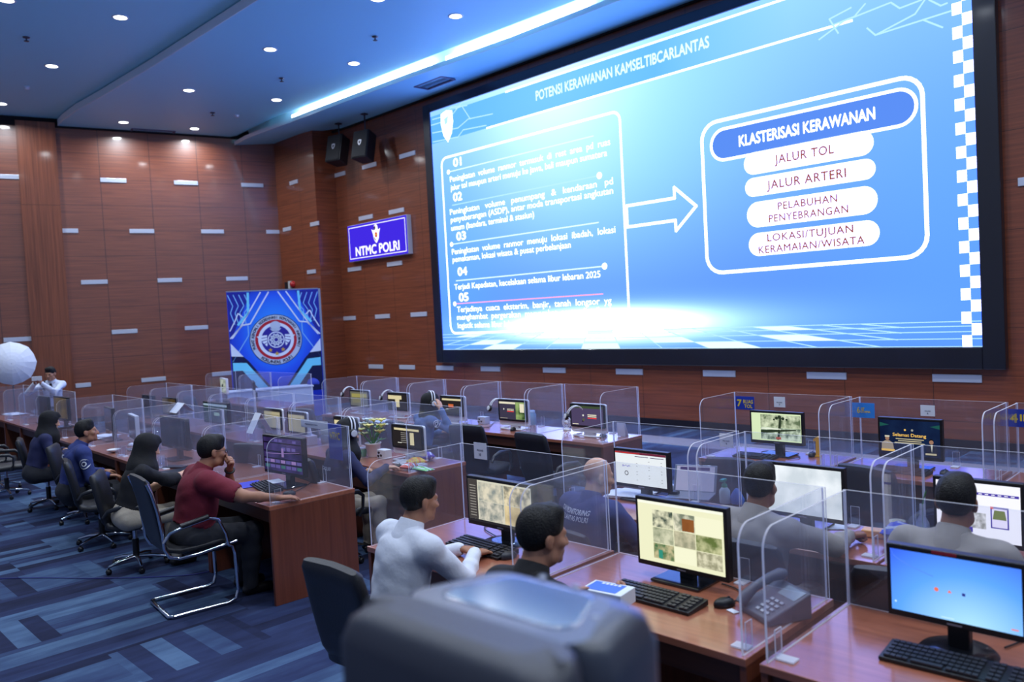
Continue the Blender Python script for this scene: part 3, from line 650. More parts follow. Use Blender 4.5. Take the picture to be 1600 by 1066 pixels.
# ------------------------------------------------------------------ emblem banner and counter in the corner
def along(x, y, d):                       # the point a level distance away, seen at a pixel
    r = ray(x, y); return CAMP+r*(d/math.hypot(r[0], r[1]))
b0, b1 = along(353.5, 459.5, 18.2), along(496.5, 449.5, 18.35)
bw = math.hypot(b1[0]-b0[0], b1[1]-b0[1]); brz = math.atan2(b1[1]-b0[1], b1[0]-b0[0]); ztop = float((b0[2]+b1[2])/2)
bn = thing('emblem_backdrop', 'tall blue backdrop banner with a round red and white emblem in the wood corner', 'banner', ((b0[0]+b1[0])/2, (b0[1]+b1[1])/2, 0), brz)
def banner_mat():
    mt, nt, b = nmat('banner_print'); L = nt.links
    tc = nt.nodes.new('ShaderNodeTexCoord'); sp = nt.nodes.new('ShaderNodeSeparateXYZ'); L.new(tc.outputs['Object'], sp.inputs[0])
    dx = math_node(nt, 'DIVIDE', sp.outputs[0], bw*0.42); dz = math_node(nt, 'DIVIDE', math_node(nt, 'SUBTRACT', sp.outputs[2], 1.9), 0.95)
    r = math_node(nt, 'ADD', math_node(nt, 'POWER', math_node(nt, 'ABSOLUTE', dx), 2.0), math_node(nt, 'POWER', math_node(nt, 'ABSOLUTE', dz), 2.0))
    cr = nt.nodes.new('ShaderNodeValToRGB'); e = cr.color_ramp.elements
    e[0].position = 0.0; e[0].color = (*lin((48, 150, 255)), 1); e[1].position = 1.6/2; e[1].color = (*lin((24, 50, 190)), 1)
    k = e.new(0.4); k.color = (*lin((36, 92, 236)), 1)
    L.new(math_node(nt, 'MULTIPLY', r, 0.5), cr.inputs[0]); L.new(cr.outputs[0], b.inputs['Base Color']); b.inputs['Roughness'].default_value = 0.35
    return mt
bm_ = banner_mat()
part('panel', bn, lambda b: (b.box((0, 0, ztop/2), (bw, 0.07, ztop), bm_), b.box((bw/2+0.02, 0.0, ztop/2), (0.045, 0.10, ztop+0.02), M('banner_rim', (150, 160, 180), 0.35, 0.4))))
part('top_rim', bn, lambda b: b.box((0, 0, ztop+0.012), (bw, 0.09, 0.024), MATS['banner_rim']))
def bp2(x, z, d=0.0): return (x, -0.0365-d, z)
navy = M('banner_navy', (14, 22, 70), 0.35); cy = M('banner_cyan', (120, 220, 250), 0.35); wht = M('banner_white', (225, 235, 250), 0.4); pale = M('banner_pale', (130, 190, 245), 0.4); deep = M('banner_deep', (26, 34, 150), 0.4)
def bline(b, pts, wd, mt, d):
    for (x0, z0), (x1, z1) in zip(pts, pts[1:]):
        L_ = math.hypot(x1-x0, z1-z0); nx, nz = -(z1-z0)/L_*wd/2, (x1-x0)/L_*wd/2
        b.quad(bp2(x0-nx, z0-nz, d), bp2(x1-nx, z1-nz, d), bp2(x1+nx, z1+nz, d), bp2(x0+nx, z0+nz, d), mt)
def pattern(b):
    W, H = bw/2-0.02, ztop
    for s in (-1, 1):
        g = lambda pts: [(s*x*W, H-z) for x, z in pts]
        fill = lambda pts, mt, d: b.poly([bp2(x, z, d) for x, z in (g(pts) if s < 0 else g(pts)[::-1])], mt)
        fill([(1, .02), (.50, .02), (1, 1.06)], deep, .001)
        for k in range(4): bline(b, g([(1-.12*k, .06), (.9-.12*k, .3), (.96-.1*k, .45), (.88-.08*k, .7)]), .02, pale, .0015)
        bline(b, g([(.28, .02), (.78, .78), (.96, 1.0)]), .028, wht, .002); bline(b, g([(.10, .02), (.55, .70), (.72, .72), (1, 1.0)]), .030, wht, .002)
        bline(b, g([(.56, .02), (.58, .46), (.82, .72)]), .05, cy, .002); bline(b, g([(.70, .55), (.80, .46), (.86, .60), (1, .84)]), .024, wht, .002)
        bline(b, g([(.60, .7), (.60, .95), (.98, 1.5)]), .02, pale, .001)
        fill([(1, 1.10), (.74, 1.40), (1, 1.38)], wht, .002)
        fill([(1, 1.38), (.74, 1.40), (.62, 1.52), (.06, 2.25), (1, 2.25)], navy, .001)
        fill([(.98, 1.52), (.68, 1.54), (.12, 2.25), (.34, 2.25), (.78, 1.70), (.98, 1.70)], cy, .002)
part('printed_pattern', bn, pattern)
def ring(b, r0, r1, mt, d, cz, n=56):
    for i in range(n):
        a0, a1 = 2*math.pi*i/n, 2*math.pi*(i+1)/n
        b.quad(bp2(r0*math.cos(a0), cz+r0*math.sin(a0), d), bp2(r1*math.cos(a0), cz+r1*math.sin(a0), d), bp2(r1*math.cos(a1), cz+r1*math.sin(a1), d), bp2(r0*math.cos(a1), cz+r0*math.sin(a1), d), mt)
cz = float(along(427, 531, 18.25)[2]); CR = bw*0.287
em_n = M('emblem_blue', (44, 36, 150), 0.4); em_r = M('emblem_red', (186, 30, 48), 0.4); em_g = M('emblem_grey', (190, 205, 225), 0.4); em_k = M('emblem_ink', (24, 28, 80), 0.4); em_y = M('emblem_gold', (212, 168, 60), 0.4)
def emblem(b):
    k = CR
    ring(b, 0, k, em_k, .003, cz); ring(b, 0, k*.975, em_g, .004, cz); ring(b, 0, k*.79, em_r, .005, cz); ring(b, 0, k*.68, wht, .006, cz); ring(b, 0, k*.56, em_n, .007, cz)
    ring(b, k*.28, k*.32, wht, .008, cz)
    n = 10
    for i in range(n):
        for st in (3, 4):
            a, c = 2*math.pi*i/n, 2*math.pi*(i+st)/n
            bline(b, [(k*.255*math.cos(a), cz+k*.255*math.sin(a)), (k*.255*math.cos(c), cz+k*.255*math.sin(c))], k*.022, wht, .009)
    for s in (-1, 1):
        for j in range(4):
            q = [(s*k*.34, cz+k*(.20-.10*j)), (s*k*(.74-.10*j), cz+k*(.16-.11*j)), (s*k*(.66-.10*j), cz+k*(.08-.11*j)), (s*k*.34, cz+k*(.12-.10*j))]
            b.poly([bp2(x, z, .0085) for x, z in (q if s < 0 else q[::-1])], wht)
    ring2 = [(k*.20*math.cos(a), cz+k*.56+k*.17*math.sin(a)) for a in [2*math.pi*i/20 for i in range(20)]]
    b.poly([bp2(x, z, .0095) for x, z in ring2], em_g)
    b.poly([bp2(x, z, .0095) for x, z in ((-k*.22, cz+k*.44), (k*.22, cz+k*.44), (k*.12, cz+k*.34), (-k*.12, cz+k*.34))], em_g)
    for x, z in ((-.24, -.40), (0, -.55), (.24, -.40)):
        st = []
        for i in range(10):
            a = math.pi/2+i*math.pi/5; r_ = k*(.095 if i % 2 == 0 else .04); st.append((k*x+r_*math.cos(a), cz+k*z+r_*math.sin(a)))
        b.poly([bp2(px_, pz_, .0097) for px_, pz_ in st], em_y)
part('emblem', bn, emblem, label='round emblem with wings, stars and red and white rings')
def arc_text(b, s, r, a0, a1, h, mt, up=True):
    n = len(s)
    for i, ch in enumerate(s):
        if ch == ' ': continue
        a = a0+(a1-a0)*i/(n-1); v, f = text_verts(ch, 0.02); lo, hi = v.min(0), v.max(0)
        for_x = (v[:, 0]-(lo[0]+hi[0])/2)*h/0.7; for_z = (v[:, 1]-0.35)*h/0.7
        t = a-math.pi/2 if up else a+math.pi/2
        b.add([bp2(r*math.cos(a)+x*math.cos(t)-z*math.sin(t), cz+r*math.sin(a)+x*math.sin(t)+z*math.cos(t), .010) for x, z in zip(for_x, for_z)], f, mt)
def etext(b):
    arc_text(b, 'PUSAT KENDALI KOORDINASI KOMUNIKASI INFORMASI', CR*.885, R(200), R(-20), CR*.105, em_k)
    arc_text(b, 'KORLANTAS POLRI', CR*.885, R(232), R(308), CR*.12, em_k, up=False)
part('emblem_lettering', bn, etext)

# low white counter in front of the banner
c0, c1 = along(360, 606, 17.35), along(484, 603, 17.5)
cw = math.hypot(c1[0]-c0[0], c1[1]-c0[1])+0.12; crz = math.atan2(c1[1]-c0[1], c1[0]-c0[0]); czt = 0.75
cnt = thing('white_counter', 'low white counter standing before the emblem banner', 'counter', (float(c0[0]+c1[0])/2, float(c0[1]+c1[1])/2, 0), crz)
wl_ = M('white_laminate', (214, 222, 240), 0.45)
part('top', cnt, lambda b: b.box((0, 0.22, czt-0.015), (cw+0.04, 0.5, 0.03), wl_), bevel=0.004)
part('body', cnt, lambda b: b.box((0, 0.22, (czt-0.03)/2), (cw, 0.46, czt-0.03), wl_))
q_ = pz(490, 597, czt)
o = part('blue_cloth', None, lambda b: b.loft([[(r_*math.cos(a)*(1+.2*math.sin(3*a)), r_*0.6*math.sin(a), z) for a in [2*math.pi*i/14 for i in range(14)]] for r_, z in ((.17, 0), (.18, .04), (.13, .10), (.05, .13))], M('blue_cloth', (40, 60, 170), 0.8)), loc=(float(c1[0])-0.2, float(c1[1])+0.2, czt+0.001))
tag(o, 'crumpled blue cloth lying on the white counter under the banner', 'cloth')
# ------------------------------------------------------------------ desks and acrylic screens
desk_top = wood('desk_top_wood', (150, 88, 66), (176, 108, 82), (2.0, 30, 30), 0.30, 1.0, 0.14)
desk_side = wood('desk_side_wood', (98, 50, 34), (126, 68, 46), (30, 30, 1.0), 0.40, 0.4, 0.2)
desk_dark = wood('desk_inner_wood', (66, 34, 24), (86, 46, 32), (2.0, 30, 30), 0.5, 0.2, 0.2)
class Unit:
    def __init__(s, cx, yf, wd, dp, rz=0.0): s.cx, s.yf, s.w, s.d, s.rz = cx, yf, wd, dp, rz
    def at(s, x, y, z=0.75):
        c, k = math.cos(s.rz), math.sin(s.rz); return (s.cx+x*c-y*k, s.yf+x*k+y*c, z)
DESKS = []
def desk(u, label, divider=None, group=None, drawer=False):
    t = thing('desk', label, 'desk', (u.cx, u.yf, 0), u.rz, group)
    wd, dp = u.w-0.006, u.d
    k = (round(wd, 3), round(dp, 3))
    part('worktop', t, lambda b: b.box((0, dp/2, 0.734), (wd, dp, 0.032), desk_top), ('wt',)+k, bevel=0.003)
    for s in (-1, 1):
        part('side_panel', t, lambda b: b.box((0, dp/2, 0.359), (0.028, dp-0.01, 0.718), desk_side), ('sp',)+k, bevel=0.002, loc=(s*(wd/2-0.015), 0, 0))
    part('modesty_panel', t, lambda b: b.box((0, dp-0.06, 0.42), (wd-0.06, 0.02, 0.59), desk_side), ('mp',)+k)
    part('apron', t, lambda b: b.box((0, 0.04, 0.665), (wd-0.06, 0.02, 0.105), desk_dark), ('ap',)+k)
    if drawer:
        d_ = part('drawer', t, lambda b: b.box((-wd*0.18, 0.2, 0.61), (0.42, 0.38, 0.17), desk_dark), bevel=0.003)
        part('handle', d_, lambda b: b.tube([(-wd*0.18-0.05, 0.012, 0.61), (-wd*0.18-0.05, -0.012, 0.61), (-wd*0.18+0.05, -0.012, 0.61), (-wd*0.18+0.05, 0.012, 0.61)], 0.006, chrome, 8))
    if divider:
        acry, edge = acrylic(), acrylic_edge()
        v = thing('acrylic_divider', divider, 'desk divider', (u.cx, u.yf, 0.752), u.rz, 'acrylic dividers around the desks')
        H = 0.50; T = 0.009
        part('back_panel', v, lambda b: b.prism([(-wd/2+0.012, dp-0.012, 0), (wd/2-0.012, dp-0.012, 0), (wd/2-0.012, dp-0.012, H), (-wd/2+0.012, dp-0.012, H)], (0, -T, 0), acry, edge), ('bp',)+k)
        def side(b):
            pts = rrect(0.02, dp-0.024, 0, H, 0.085, 8, (0, 0, 0, 1))
            pts = [(y, z) for y, z in pts]
            pts[0] = (0.02, 0.0); pts[1] = (dp-0.024, 0.0); pts[2] = (dp-0.024, H)
            b.prism([(-T/2, y, z) for y, z in pts], (T, 0, 0), acry, edge)
        for s in (-1, 1): part('side_panel', v, side, ('sd',)+k, loc=(s*(wd/2-0.022), 0, 0))
        def br(b):
            b.box((0.035, 0, 0.003), (0.07, 0.05, 0.006), edge); b.prism([(0.0, -0.025, 0.0), (0.0, 0.025, 0.0), (0.0, 0.025, 0.11), (0.0, -0.025, 0.11)], (0.005, 0, 0), acry, edge)
        part('foot_bracket', v, br, 'brk', loc=(-wd/2+0.03, 0.09, 0)); part('foot_bracket', v, br, 'brk', loc=(wd/2-0.03, 0.09, 0), rz=math.pi)
        part('foot_bracket', v, br, 'brk', loc=(0.18, dp-0.02, 0), rz=-math.pi/2)
    DESKS.append(u); return u
chrome = M('chrome', (205, 210, 220), 0.10, 1.0); blackp = M('black_plastic', (20, 20, 24), 0.4); darkp = M('dark_plastic', (36, 38, 46), 0.45)
whitep = M('white_plastic', (222, 226, 236), 0.35); silver = M('silver_plastic', (150, 156, 170), 0.3, 0.5)
rowA = 'desks of the nearest row'; rowB = 'desks of the second row'; rowC = 'desks of the row by the screen wall'
# right hand blocks
RA = [desk(Unit(-3.365, 2.64, 1.25, 0.78), 'wooden desk where the man in the pale shirt types', 'clear acrylic divider around the desk of the man in the pale shirt', rowA),
      desk(Unit(-2.115, 2.64, 1.20, 0.78), 'wooden desk with the camera-tile monitor and the grey telephone', 'clear acrylic divider around the camera-tile monitor and telephone', rowA),
      desk(Unit(-0.865, 2.64, 1.20, 0.78), 'wooden desk under the monitor with the plain blue screen', 'clear acrylic divider around the monitor with the plain blue screen', rowA)]
RB = [desk(Unit(-3.135, 4.0, 1.05, 0.62), 'wooden desk where the bald man in navy sits', 'clear acrylic divider around the desk of the bald man', rowB),
      desk(Unit(-2.075, 4.0, 1.05, 0.62), 'wooden desk with the large white-screen monitor and a laptop', 'clear acrylic divider around the large white-screen monitor', rowB),
      desk(Unit(-1.005, 4.0, 1.07, 0.62), 'wooden desk with the flower vase and snack bags', 'clear acrylic divider around the vase and snack bags', rowB)]
RC = [desk(Unit(-3.225, 5.92, 1.10, 0.64), 'wooden desk under the street-view monitor with a blue card marked 7', 'clear acrylic divider carrying the blue card marked 7', rowC),
      desk(Unit(-2.10, 5.92, 1.09, 0.64), 'wooden desk under the dark monitor with two portraits and gold lettering', 'clear acrylic divider carrying the light blue card marked 6', rowC),
      desk(Unit(-1.00, 5.92, 1.07, 0.64), 'wooden desk behind the card marked 4 at the edge of the photograph', 'clear acrylic divider carrying the blue card marked 4', rowC)]
def block(xr_, yf, wd, dp, rz, specs, group, drawer=0):
    out = []
    for i, (lb, dv) in enumerate(specs):
        c, k = math.cos(rz), math.sin(rz); d_ = (i+0.5)*wd
        out.append(desk(Unit(xr_-d_*c, yf-d_*k, wd, dp, rz), lb, dv, group, drawer and i == 0))
    return out
LA = block(-5.46, 2.79, 1.236, 0.73, R(-2.2), [
    ('wooden desk with the broad end panel, where the man in maroon sits', 'clear acrylic divider around the man in maroon and his purple-tiled monitor'),
    ('wooden desk with the closed black laptop, where the woman in a black headscarf sits', 'clear acrylic divider around the dark monitor before the woman in black'),
    ('wooden desk with papers and a small white bowl, before the man in the navy uniform', 'clear acrylic divider around the papers and white-edged monitor'),
    ('wooden desk with a white paper pile, between the navy uniform and the far headscarf', 'clear acrylic divider beyond the white paper pile'),
    ('wooden desk where the woman in a navy top and black headscarf sits', 'clear acrylic divider at the far end of the block, by the navy top')], rowA)
FA = block(-12.93, 3.12, 1.12, 0.55, R(-1.9), [
    ('wooden desk below the standing man in white, with the brown-lit monitor', 'clear acrylic divider in front of the standing man in white'),
    ('wooden desk below the white photo umbrella, with scattered papers', 'clear acrylic divider below the white photo umbrella'),
    ('wooden desk cut by the edge of the photograph below the umbrella', 'clear acrylic divider cut by the edge of the photograph below the umbrella')], rowA)
LB = block(-5.50, 4.11, 1.07, 0.64, R(-2.0), [
    ('wooden desk with the potted yellow flowers and snack packets, where the headset woman types', 'clear acrylic divider around the potted yellow flowers and snack packets'),
    ('wooden desk with the tissue box', 'clear acrylic divider around the tissue box'),
    ('wooden desk with the cream-screen all-in-one and the black desk telephone', 'clear acrylic divider around the black desk telephone'),
    ('wooden desk behind the white tent card, second from the telephone', 'clear acrylic divider carrying the tall white tent card'),
    ('wooden desk with the monitor showing a green picture and a pale note', 'clear acrylic divider around the monitor with the pale note'),
    ('wooden desk of the second row behind the low white tent card', 'clear acrylic divider carrying the low white tent card'),
    ('wooden desk of the second row at the far end, below the column', 'clear acrylic divider of the second row at its far end, below the column')], rowB, 1)
LC = block(-4.92, 6.04, 1.055, 0.64, R(-0.8), [
    ('wooden desk with the all-in-one wearing headphones over its screen, at the aisle end', 'clear acrylic divider at the aisle end, with a standing white card'),
    ('wooden desk with the all-in-one that has headphones at its left and a green picture', 'clear acrylic divider around the all-in-one with the green picture'),
    ('wooden desk with the orange-lit all-in-one, beside the woman holding her head', 'clear acrylic divider around the orange-lit all-in-one'),
    ('wooden desk under headphones hung on a pale-yellow screen, before the woman holding her head', 'clear acrylic divider around the pale-yellow screen with black headphones'),
    ('wooden desk with a paper pile and a dim yellow screen', 'clear acrylic divider around the paper pile and dim yellow screen')], rowC)
CC = block(-11.59, 6.2, 1.45, 0.62, R(-1.5), [
    ('wooden desk below the emblem banner with a black monitor turned away', 'clear acrylic divider below the emblem banner'),
    ('wooden desk with a white-framed monitor by the wood wall, beside the banner', 'clear acrylic divider around the white-framed monitor by the wood wall')], rowC)

# ------------------------------------------------------------------ monitors and their pictures
def Enoise(name, c1, c2, scale, strength=0.9, stretch=(1, 1, 1), detail=4):
    if name in MATS: return MATS[name]
    mt = bpy.data.materials.new(name); mt.use_nodes = True; nt = mt.node_tree; nt.nodes.remove(nt.nodes['Principled BSDF'])
    tc = nt.nodes.new('ShaderNodeTexCoord'); mp = nt.nodes.new('ShaderNodeMapping'); mp.inputs['Scale'].default_value = stretch; nt.links.new(tc.outputs['Object'], mp.inputs[0])
    n = nt.nodes.new('ShaderNodeTexNoise'); n.inputs['Scale'].default_value = scale; n.inputs['Detail'].default_value = detail; nt.links.new(mp.outputs[0], n.inputs[0])
    cr = nt.nodes.new('ShaderNodeValToRGB'); cr.color_ramp.elements[0].position = 0.38; cr.color_ramp.elements[1].position = 0.62
    cr.color_ramp.elements[0].color = (*lin(c1), 1); cr.color_ramp.elements[1].color = (*lin(c2), 1); nt.links.new(n.outputs['Fac'], cr.inputs[0])
    e = nt.nodes.new('ShaderNodeEmission'); e.inputs['Strength'].default_value = strength; nt.links.new(cr.outputs[0], e.inputs[0]); nt.links.new(e.outputs[0], nt.nodes['Material Output'].inputs[0])
    MATS[name] = mt; return mt
class Face:                                   # draws on the lit face of a monitor in 0..1 coordinates
    def __init__(s, b, w_, h_, z0, y, tilt=0): s.b, s.w, s.h, s.z0, s.y = b, w_, h_, z0, y; s.k = 0
    def p(s, u, v, d): return ((u-0.5)*s.w, s.y-0.0006*d, s.z0+v*s.h)
    def r(s, u0, v0, u1, v1, mt, d=1): s.b.quad(s.p(u0, v0, d), s.p(u1, v0, d), s.p(u1, v1, d), s.p(u0, v1, d), mt)
    def poly(s, pts, mt, d=2): s.b.poly([s.p(u, v, d) for u, v in pts], mt)
    def disc(s, u, v, ru, mt, d=2): s.poly([(u+ru*math.cos(a), v+ru*s.w/s.h*math.sin(a)) for a in [2*math.pi*i/16 for i in range(16)]], mt, d)
    def t(s, txt, mt, u0, u1, v0, v1, d=3, bold=0.0): put_text(s.b, txt, mt, lambda x, z: s.p(x, z, d), u0, u1, v0, v1, bold)
def c_tiles(f):                               # nine camera tiles on pale yellow
    base = E('scr_pale', (226, 226, 190), 0.95); f.r(0, 0, 1, 1, base, 0)
    cams = [Enoise('cam%d' % i, a, c, s_, 0.9) for i, (a, c, s_) in enumerate((((70, 84, 74), (224, 222, 190), 26), ((120, 128, 110), (230, 226, 200), 22), ((120, 70, 36), (140, 86, 46), 8), ((140, 148, 120), (206, 206, 176), 20), ((150, 150, 124), (196, 190, 160), 24), ((96, 112, 60), (196, 196, 150), 20), ((70, 110, 70), (190, 180, 140), 26), ((150, 148, 120), (212, 208, 178), 40)))]
    x = [.18, .435, .69, .985]; y = [.07, .33, .59, .88]
    lay = {(0, 2): 0, (1, 2): 1, (0, 1): 3, (1, 1): 4, (2, 1): 5, (0, 0): 6, (2, 0): 7}
    for (i, j), k in lay.items(): f.r(x[i], y[j], x[i+1]-.008, y[j+1]-.01, cams[k])
    f.r(.535, .60, .675, .80, cams[2], 2); f.r(.24, .08, .29, .22, E('scr_teal', (50, 140, 120), .9), 2); f.r(0, .955, 1, 1, E('scr_pale2', (236, 238, 220), .95))
    f.r(.69, .59, .985, .87, E('scr_pale3', (232, 232, 200), .95)); f.r(.435, .07, .68, .32, MATS['scr_pale3'])
def c_blue(f):
    mt = bpy.data.materials.new('scr_blue_glow'); mt.use_nodes = True; nt = mt.node_tree; nt.nodes.remove(nt.nodes['Principled BSDF'])
    tc = nt.nodes.new('ShaderNodeTexCoord'); mp = nt.nodes.new('ShaderNodeMapping'); mp.inputs['Location'].default_value = (-0.12, 0, -0.22); mp.inputs['Scale'].default_value = (2.2, 0, 2.6)
    nt.links.new(tc.outputs['Object'], mp.inputs[0]); g = nt.nodes.new('ShaderNodeTexGradient'); g.gradient_type = 'SPHERICAL'; nt.links.new(mp.outputs[0], g.inputs[0])
    cr = nt.nodes.new('ShaderNodeValToRGB'); cr.color_ramp.elements[0].color = (*lin((44, 76, 226)), 1); cr.color_ramp.elements[1].color = (*lin((176, 226, 255)), 1)
    k = cr.color_ramp.elements.new(.45); k.color = (*lin((90, 158, 248)), 1); nt.links.new(g.outputs[0], cr.inputs[0])
    e = nt.nodes.new('ShaderNodeEmission'); nt.links.new(cr.outputs[0], e.inputs[0]); nt.links.new(e.outputs[0], nt.nodes['Material Output'].inputs[0]); MATS['scr_blue_glow'] = mt
    f.r(0, 0, 1, 1, mt, 0); org = E('scr_orange', (226, 110, 80), 1); nv = E('scr_navy', (40, 40, 120), 1)
    f.disc(.37, .46, .018, org); f.poly([(.455, .44), (.49, .44), (.472, .485)], org); f.r(.567, .43, .592, .475, nv, 2); f.disc(.035, .14, .009, E('scr_lightblue', (190, 226, 255), 1))
    pts = [(.0+.35*t, 1-.34*math.sqrt(t)) for t in [i/12 for i in range(13)]]
    for (a, c), (d, e_) in zip(pts, pts[1:]): f.poly([(a, c-.012), (d, e_-.012), (d, e_), (a, c)], E('scr_arc', (84, 130, 250), 1))
    f.r(.40, .03, .50, .045, MATS['scr_lightblue']); f.r(.92, .06, .97, .08, org)
def c_map(f):
    f.r(0, 0, 1, 1, E('scr_beige', (206, 204, 186), .9), 0); f.r(0, .06, .16, 1, E('scr_menu', (70, 66, 66), .8))
    for i in range(12): f.r(.03, .13+.065*i, .13, .15+.065*i, E('scr_menu_row', (150, 146, 140), .8), 2)
    for i, (a, c, s_) in enumerate((((132, 142, 140), (222, 214, 190), 14), ((120, 120, 110), (230, 216, 180), 22), ((130, 138, 134), (214, 208, 190), 18), ((176, 158, 120), (226, 206, 160), 10))):
        x0 = .18+.41*(i % 2); y0 = .52-.45*(i//2); f.r(x0, y0, x0+.40, y0+.44, Enoise('street%d' % i, a, c, s_, .85), 2)
    f.r(0, 0, 1, .06, E('scr_bar', (44, 42, 48), .8), 2)
def c_table(f):
    f.r(0, 0, 1, 1, E('scr_white', (222, 228, 232), .92), 0); f.r(0, .93, 1, 1, E('scr_wine', (110, 44, 66), .8)); f.r(0, .945, .5, .965, E('scr_red', (220, 60, 50), .9), 2)
    ink = E('scr_ink', (60, 58, 96), .8)
    for x0 in (.40, .70):
        f.r(x0, .86, x0+.26, .88, ink)
    for j in range(8):
        for i in range(3):
            if (i+j) % 3 != 1: f.r(.42+.24*i, .14+.085*j, .445+.24*i, .155+.085*j, E('scr_soft', (140, 140, 150), .8))
    for i in range(6): f.r(.14+.03*i, .52+.015*(i % 3), .165+.03*i, .56+.02*((i+1) % 2), E('scr_lilac', (150, 150, 210), .9))
    f.disc(.22, .33, .04, E('scr_grey', (96, 92, 100), .8)); f.disc(.22, .33, .026, MATS['scr_white'], 3)
def c_white(f): f.r(0, 0, 1, 1, Enoise('scr_cloudy', (196, 206, 214), (232, 238, 244), 5, .95), 0)
def c_web(f):
    f.r(0, 0, 1, 1, E('scr_web', (232, 232, 246), .98), 0); f.r(.0, .80, .985, .845, E('scr_purple', (70, 56, 160), .9))
    for i in range(6): f.r(.52+.075*i, .815, .56+.075*i, .83, MATS['scr_web'], 2)
    f.r(.33, .20, .60, .48, Enoise('scr_map', (150, 150, 150), (226, 226, 232), 30, .9)); f.r(.30, .12, .44, .22, MATS['scr_purple'])
    f.r(.655, .24, .865, .62, MATS['scr_purple'], 2); f.r(.672, .26, .848, .59, E('scr_lav', (226, 220, 246), .95), 3); f.poly([(.68, .40), (.84, .40), (.82, .56), (.70, .56)], E('scr_olive', (120, 132, 80), .85), 4); f.r(.655, .58, .69, .62, E('scr_red', (220, 60, 50), .9), 5)
def c_street(f):
    f.r(0, 0, 1, 1, E('scr_mint', (206, 224, 180), .92), 0); f.r(.19, .50, .99, .95, Enoise('road_a', (96, 112, 84), (206, 216, 184), 16, .9)); f.r(.19, .05, .99, .49, Enoise('road_b', (86, 104, 88), (196, 212, 190), 18, .9))
    dk = E('scr_darkgreen', (46, 58, 44), .8); f.poly([(.52, .05), (.56, .05), (.60, .5), (.62, .86), (.58, .86), (.55, .5)], dk, 3)
    [f.disc(u_, v_, r_, dk, 3) for u_, v_, r_ in ((.52, .84, .03), (.58, .88, .035), (.65, .83, .03), (.72, .80, .02), (.47, .78, .02))]; f.r(.50, .07, .60, .16, E('scr_brick', (170, 84, 70), .8), 4); f.r(.20, .42, .60, .47, E('scr_pale4', (226, 234, 214), .9), 3); f.poly([(.19, .25), (.5, .33), (.9, .42), (.9, .46), (.19, .38)], dk, 2)
def c_gold(f):
    f.r(0, 0, 1, 1, Enoise('scr_nightblue', (10, 14, 44), (22, 40, 74), 3, .8), 0); gd = E('scr_gold', (226, 182, 92), .9); tl = E('scr_tealglow', (36, 96, 90), .6)
    f.poly([(0, .92), (.0, .80), (.16, .86)], tl); f.poly([(1, .92), (1, .80), (.84, .86)], tl)
    f.t('Selamat Datang', gd, .22, .78, .545, .635, bold=.02)
    for i, (a, c) in enumerate(((.27, .74), (.31, .70), (.25, .75))): f.r(a, .46-.055*i, c, .485-.055*i, E('scr_cream', (206, 196, 160), .7), 3)
    f.disc(.43, .73, .018, gd); f.disc(.55, .73, .02, E('scr_silver', (170, 170, 160), .7)); sk = E('scr_skin', (166, 126, 104), .7); kh = E('scr_khaki', (170, 156, 140), .7)
    f.poly([(.02, .10), (.24, .10), (.22, .34), (.16, .40), (.09, .40), (.03, .34)], kh, 3); f.disc(.125, .46, .035, sk, 4); f.r(.085, .50, .165, .55, E('scr_cap', (216, 210, 190), .7), 5); f.r(.02, .10, .25, .16, gd, 5)
    f.poly([(.76, .05), (.97, .05), (.95, .30), (.89, .36), (.83, .36), (.78, .30)], E('scr_suit', (26, 28, 46), .8), 3); f.disc(.86, .43, .036, sk, 4); f.disc(.86, .465, .034, E('scr_hair', (20, 18, 20), .8), 3); f.poly([(.845, .36), (.885, .36), (.865, .14)], E('scr_shirt', (206, 206, 190), .8), 5); f.r(.76, .07, .94, .12, E('scr_cream', (206, 196, 160), .7), 6)
def c_purple(f):
    f.r(0, 0, 1, 1, Enoise('scr_violet', (38, 30, 70), (66, 52, 110), 6, .8), 0); bk = E('scr_black', (14, 10, 26), .8); lv = E('scr_lavtile', (150, 120, 176), .8); lg = E('scr_lavtile2', (96, 84, 150), .8)
    for y in (.83, .57, .355, .20): f.r(0, y, 1, y+.035, bk)
    for i in range(7):
        f.r(.03+.14*i, .25, .145+.14*i, .345, lv if i % 2 else lg, 2); f.r(.03+.14*i, .09, .145+.14*i, .185, lg if i % 3 else E('scr_tealtile', (60, 110, 110), .7), 2)
    for i in (2, 3, 6): f.r(.06+.12*i, .885, .15+.12*i, .96, lg, 2)
    for i in (3, 4, 5): f.r(.10+.13*i, .64, .20+.13*i, .74, lg, 2)
    f.poly([(.05, .50), (.45, .53), (.95, .62), (.95, .63), (.45, .55), (.05, .515)], lv, 3); f.r(.48, .44, .54, .70, lv, 3)
def c_off(f): f.r(0, 0, 1, 1, M('screen_off', (30, 32, 46), 0.12), 0)
def c_cream(f): f.r(0, 0, 1, 1, E('scr_cream2', (176, 168, 138), .75), 0); f.r(0, .74, 1, .76, E('scr_line', (90, 84, 70), .7)); f.r(0, .94, 1, 1, E('scr_menu', (70, 66, 66), .8))
def c_aio_menu(f):
    f.r(0, 0, 1, 1, E('scr_darkui', (40, 36, 38), .8), 0); f.r(.06, .84, .94, .95, E('scr_cream3', (214, 202, 160), .85)); f.r(.62, .12, .76, .76, MATS['scr_cream3'], 2)
    for i in range(6): f.r(.30, .2+.1*i, .55, .235+.1*i, E('scr_menu_row', (150, 146, 140), .55), 2)
    f.r(.18, .17, .32, .205, E('scr_pale5', (220, 220, 210), .9), 3)
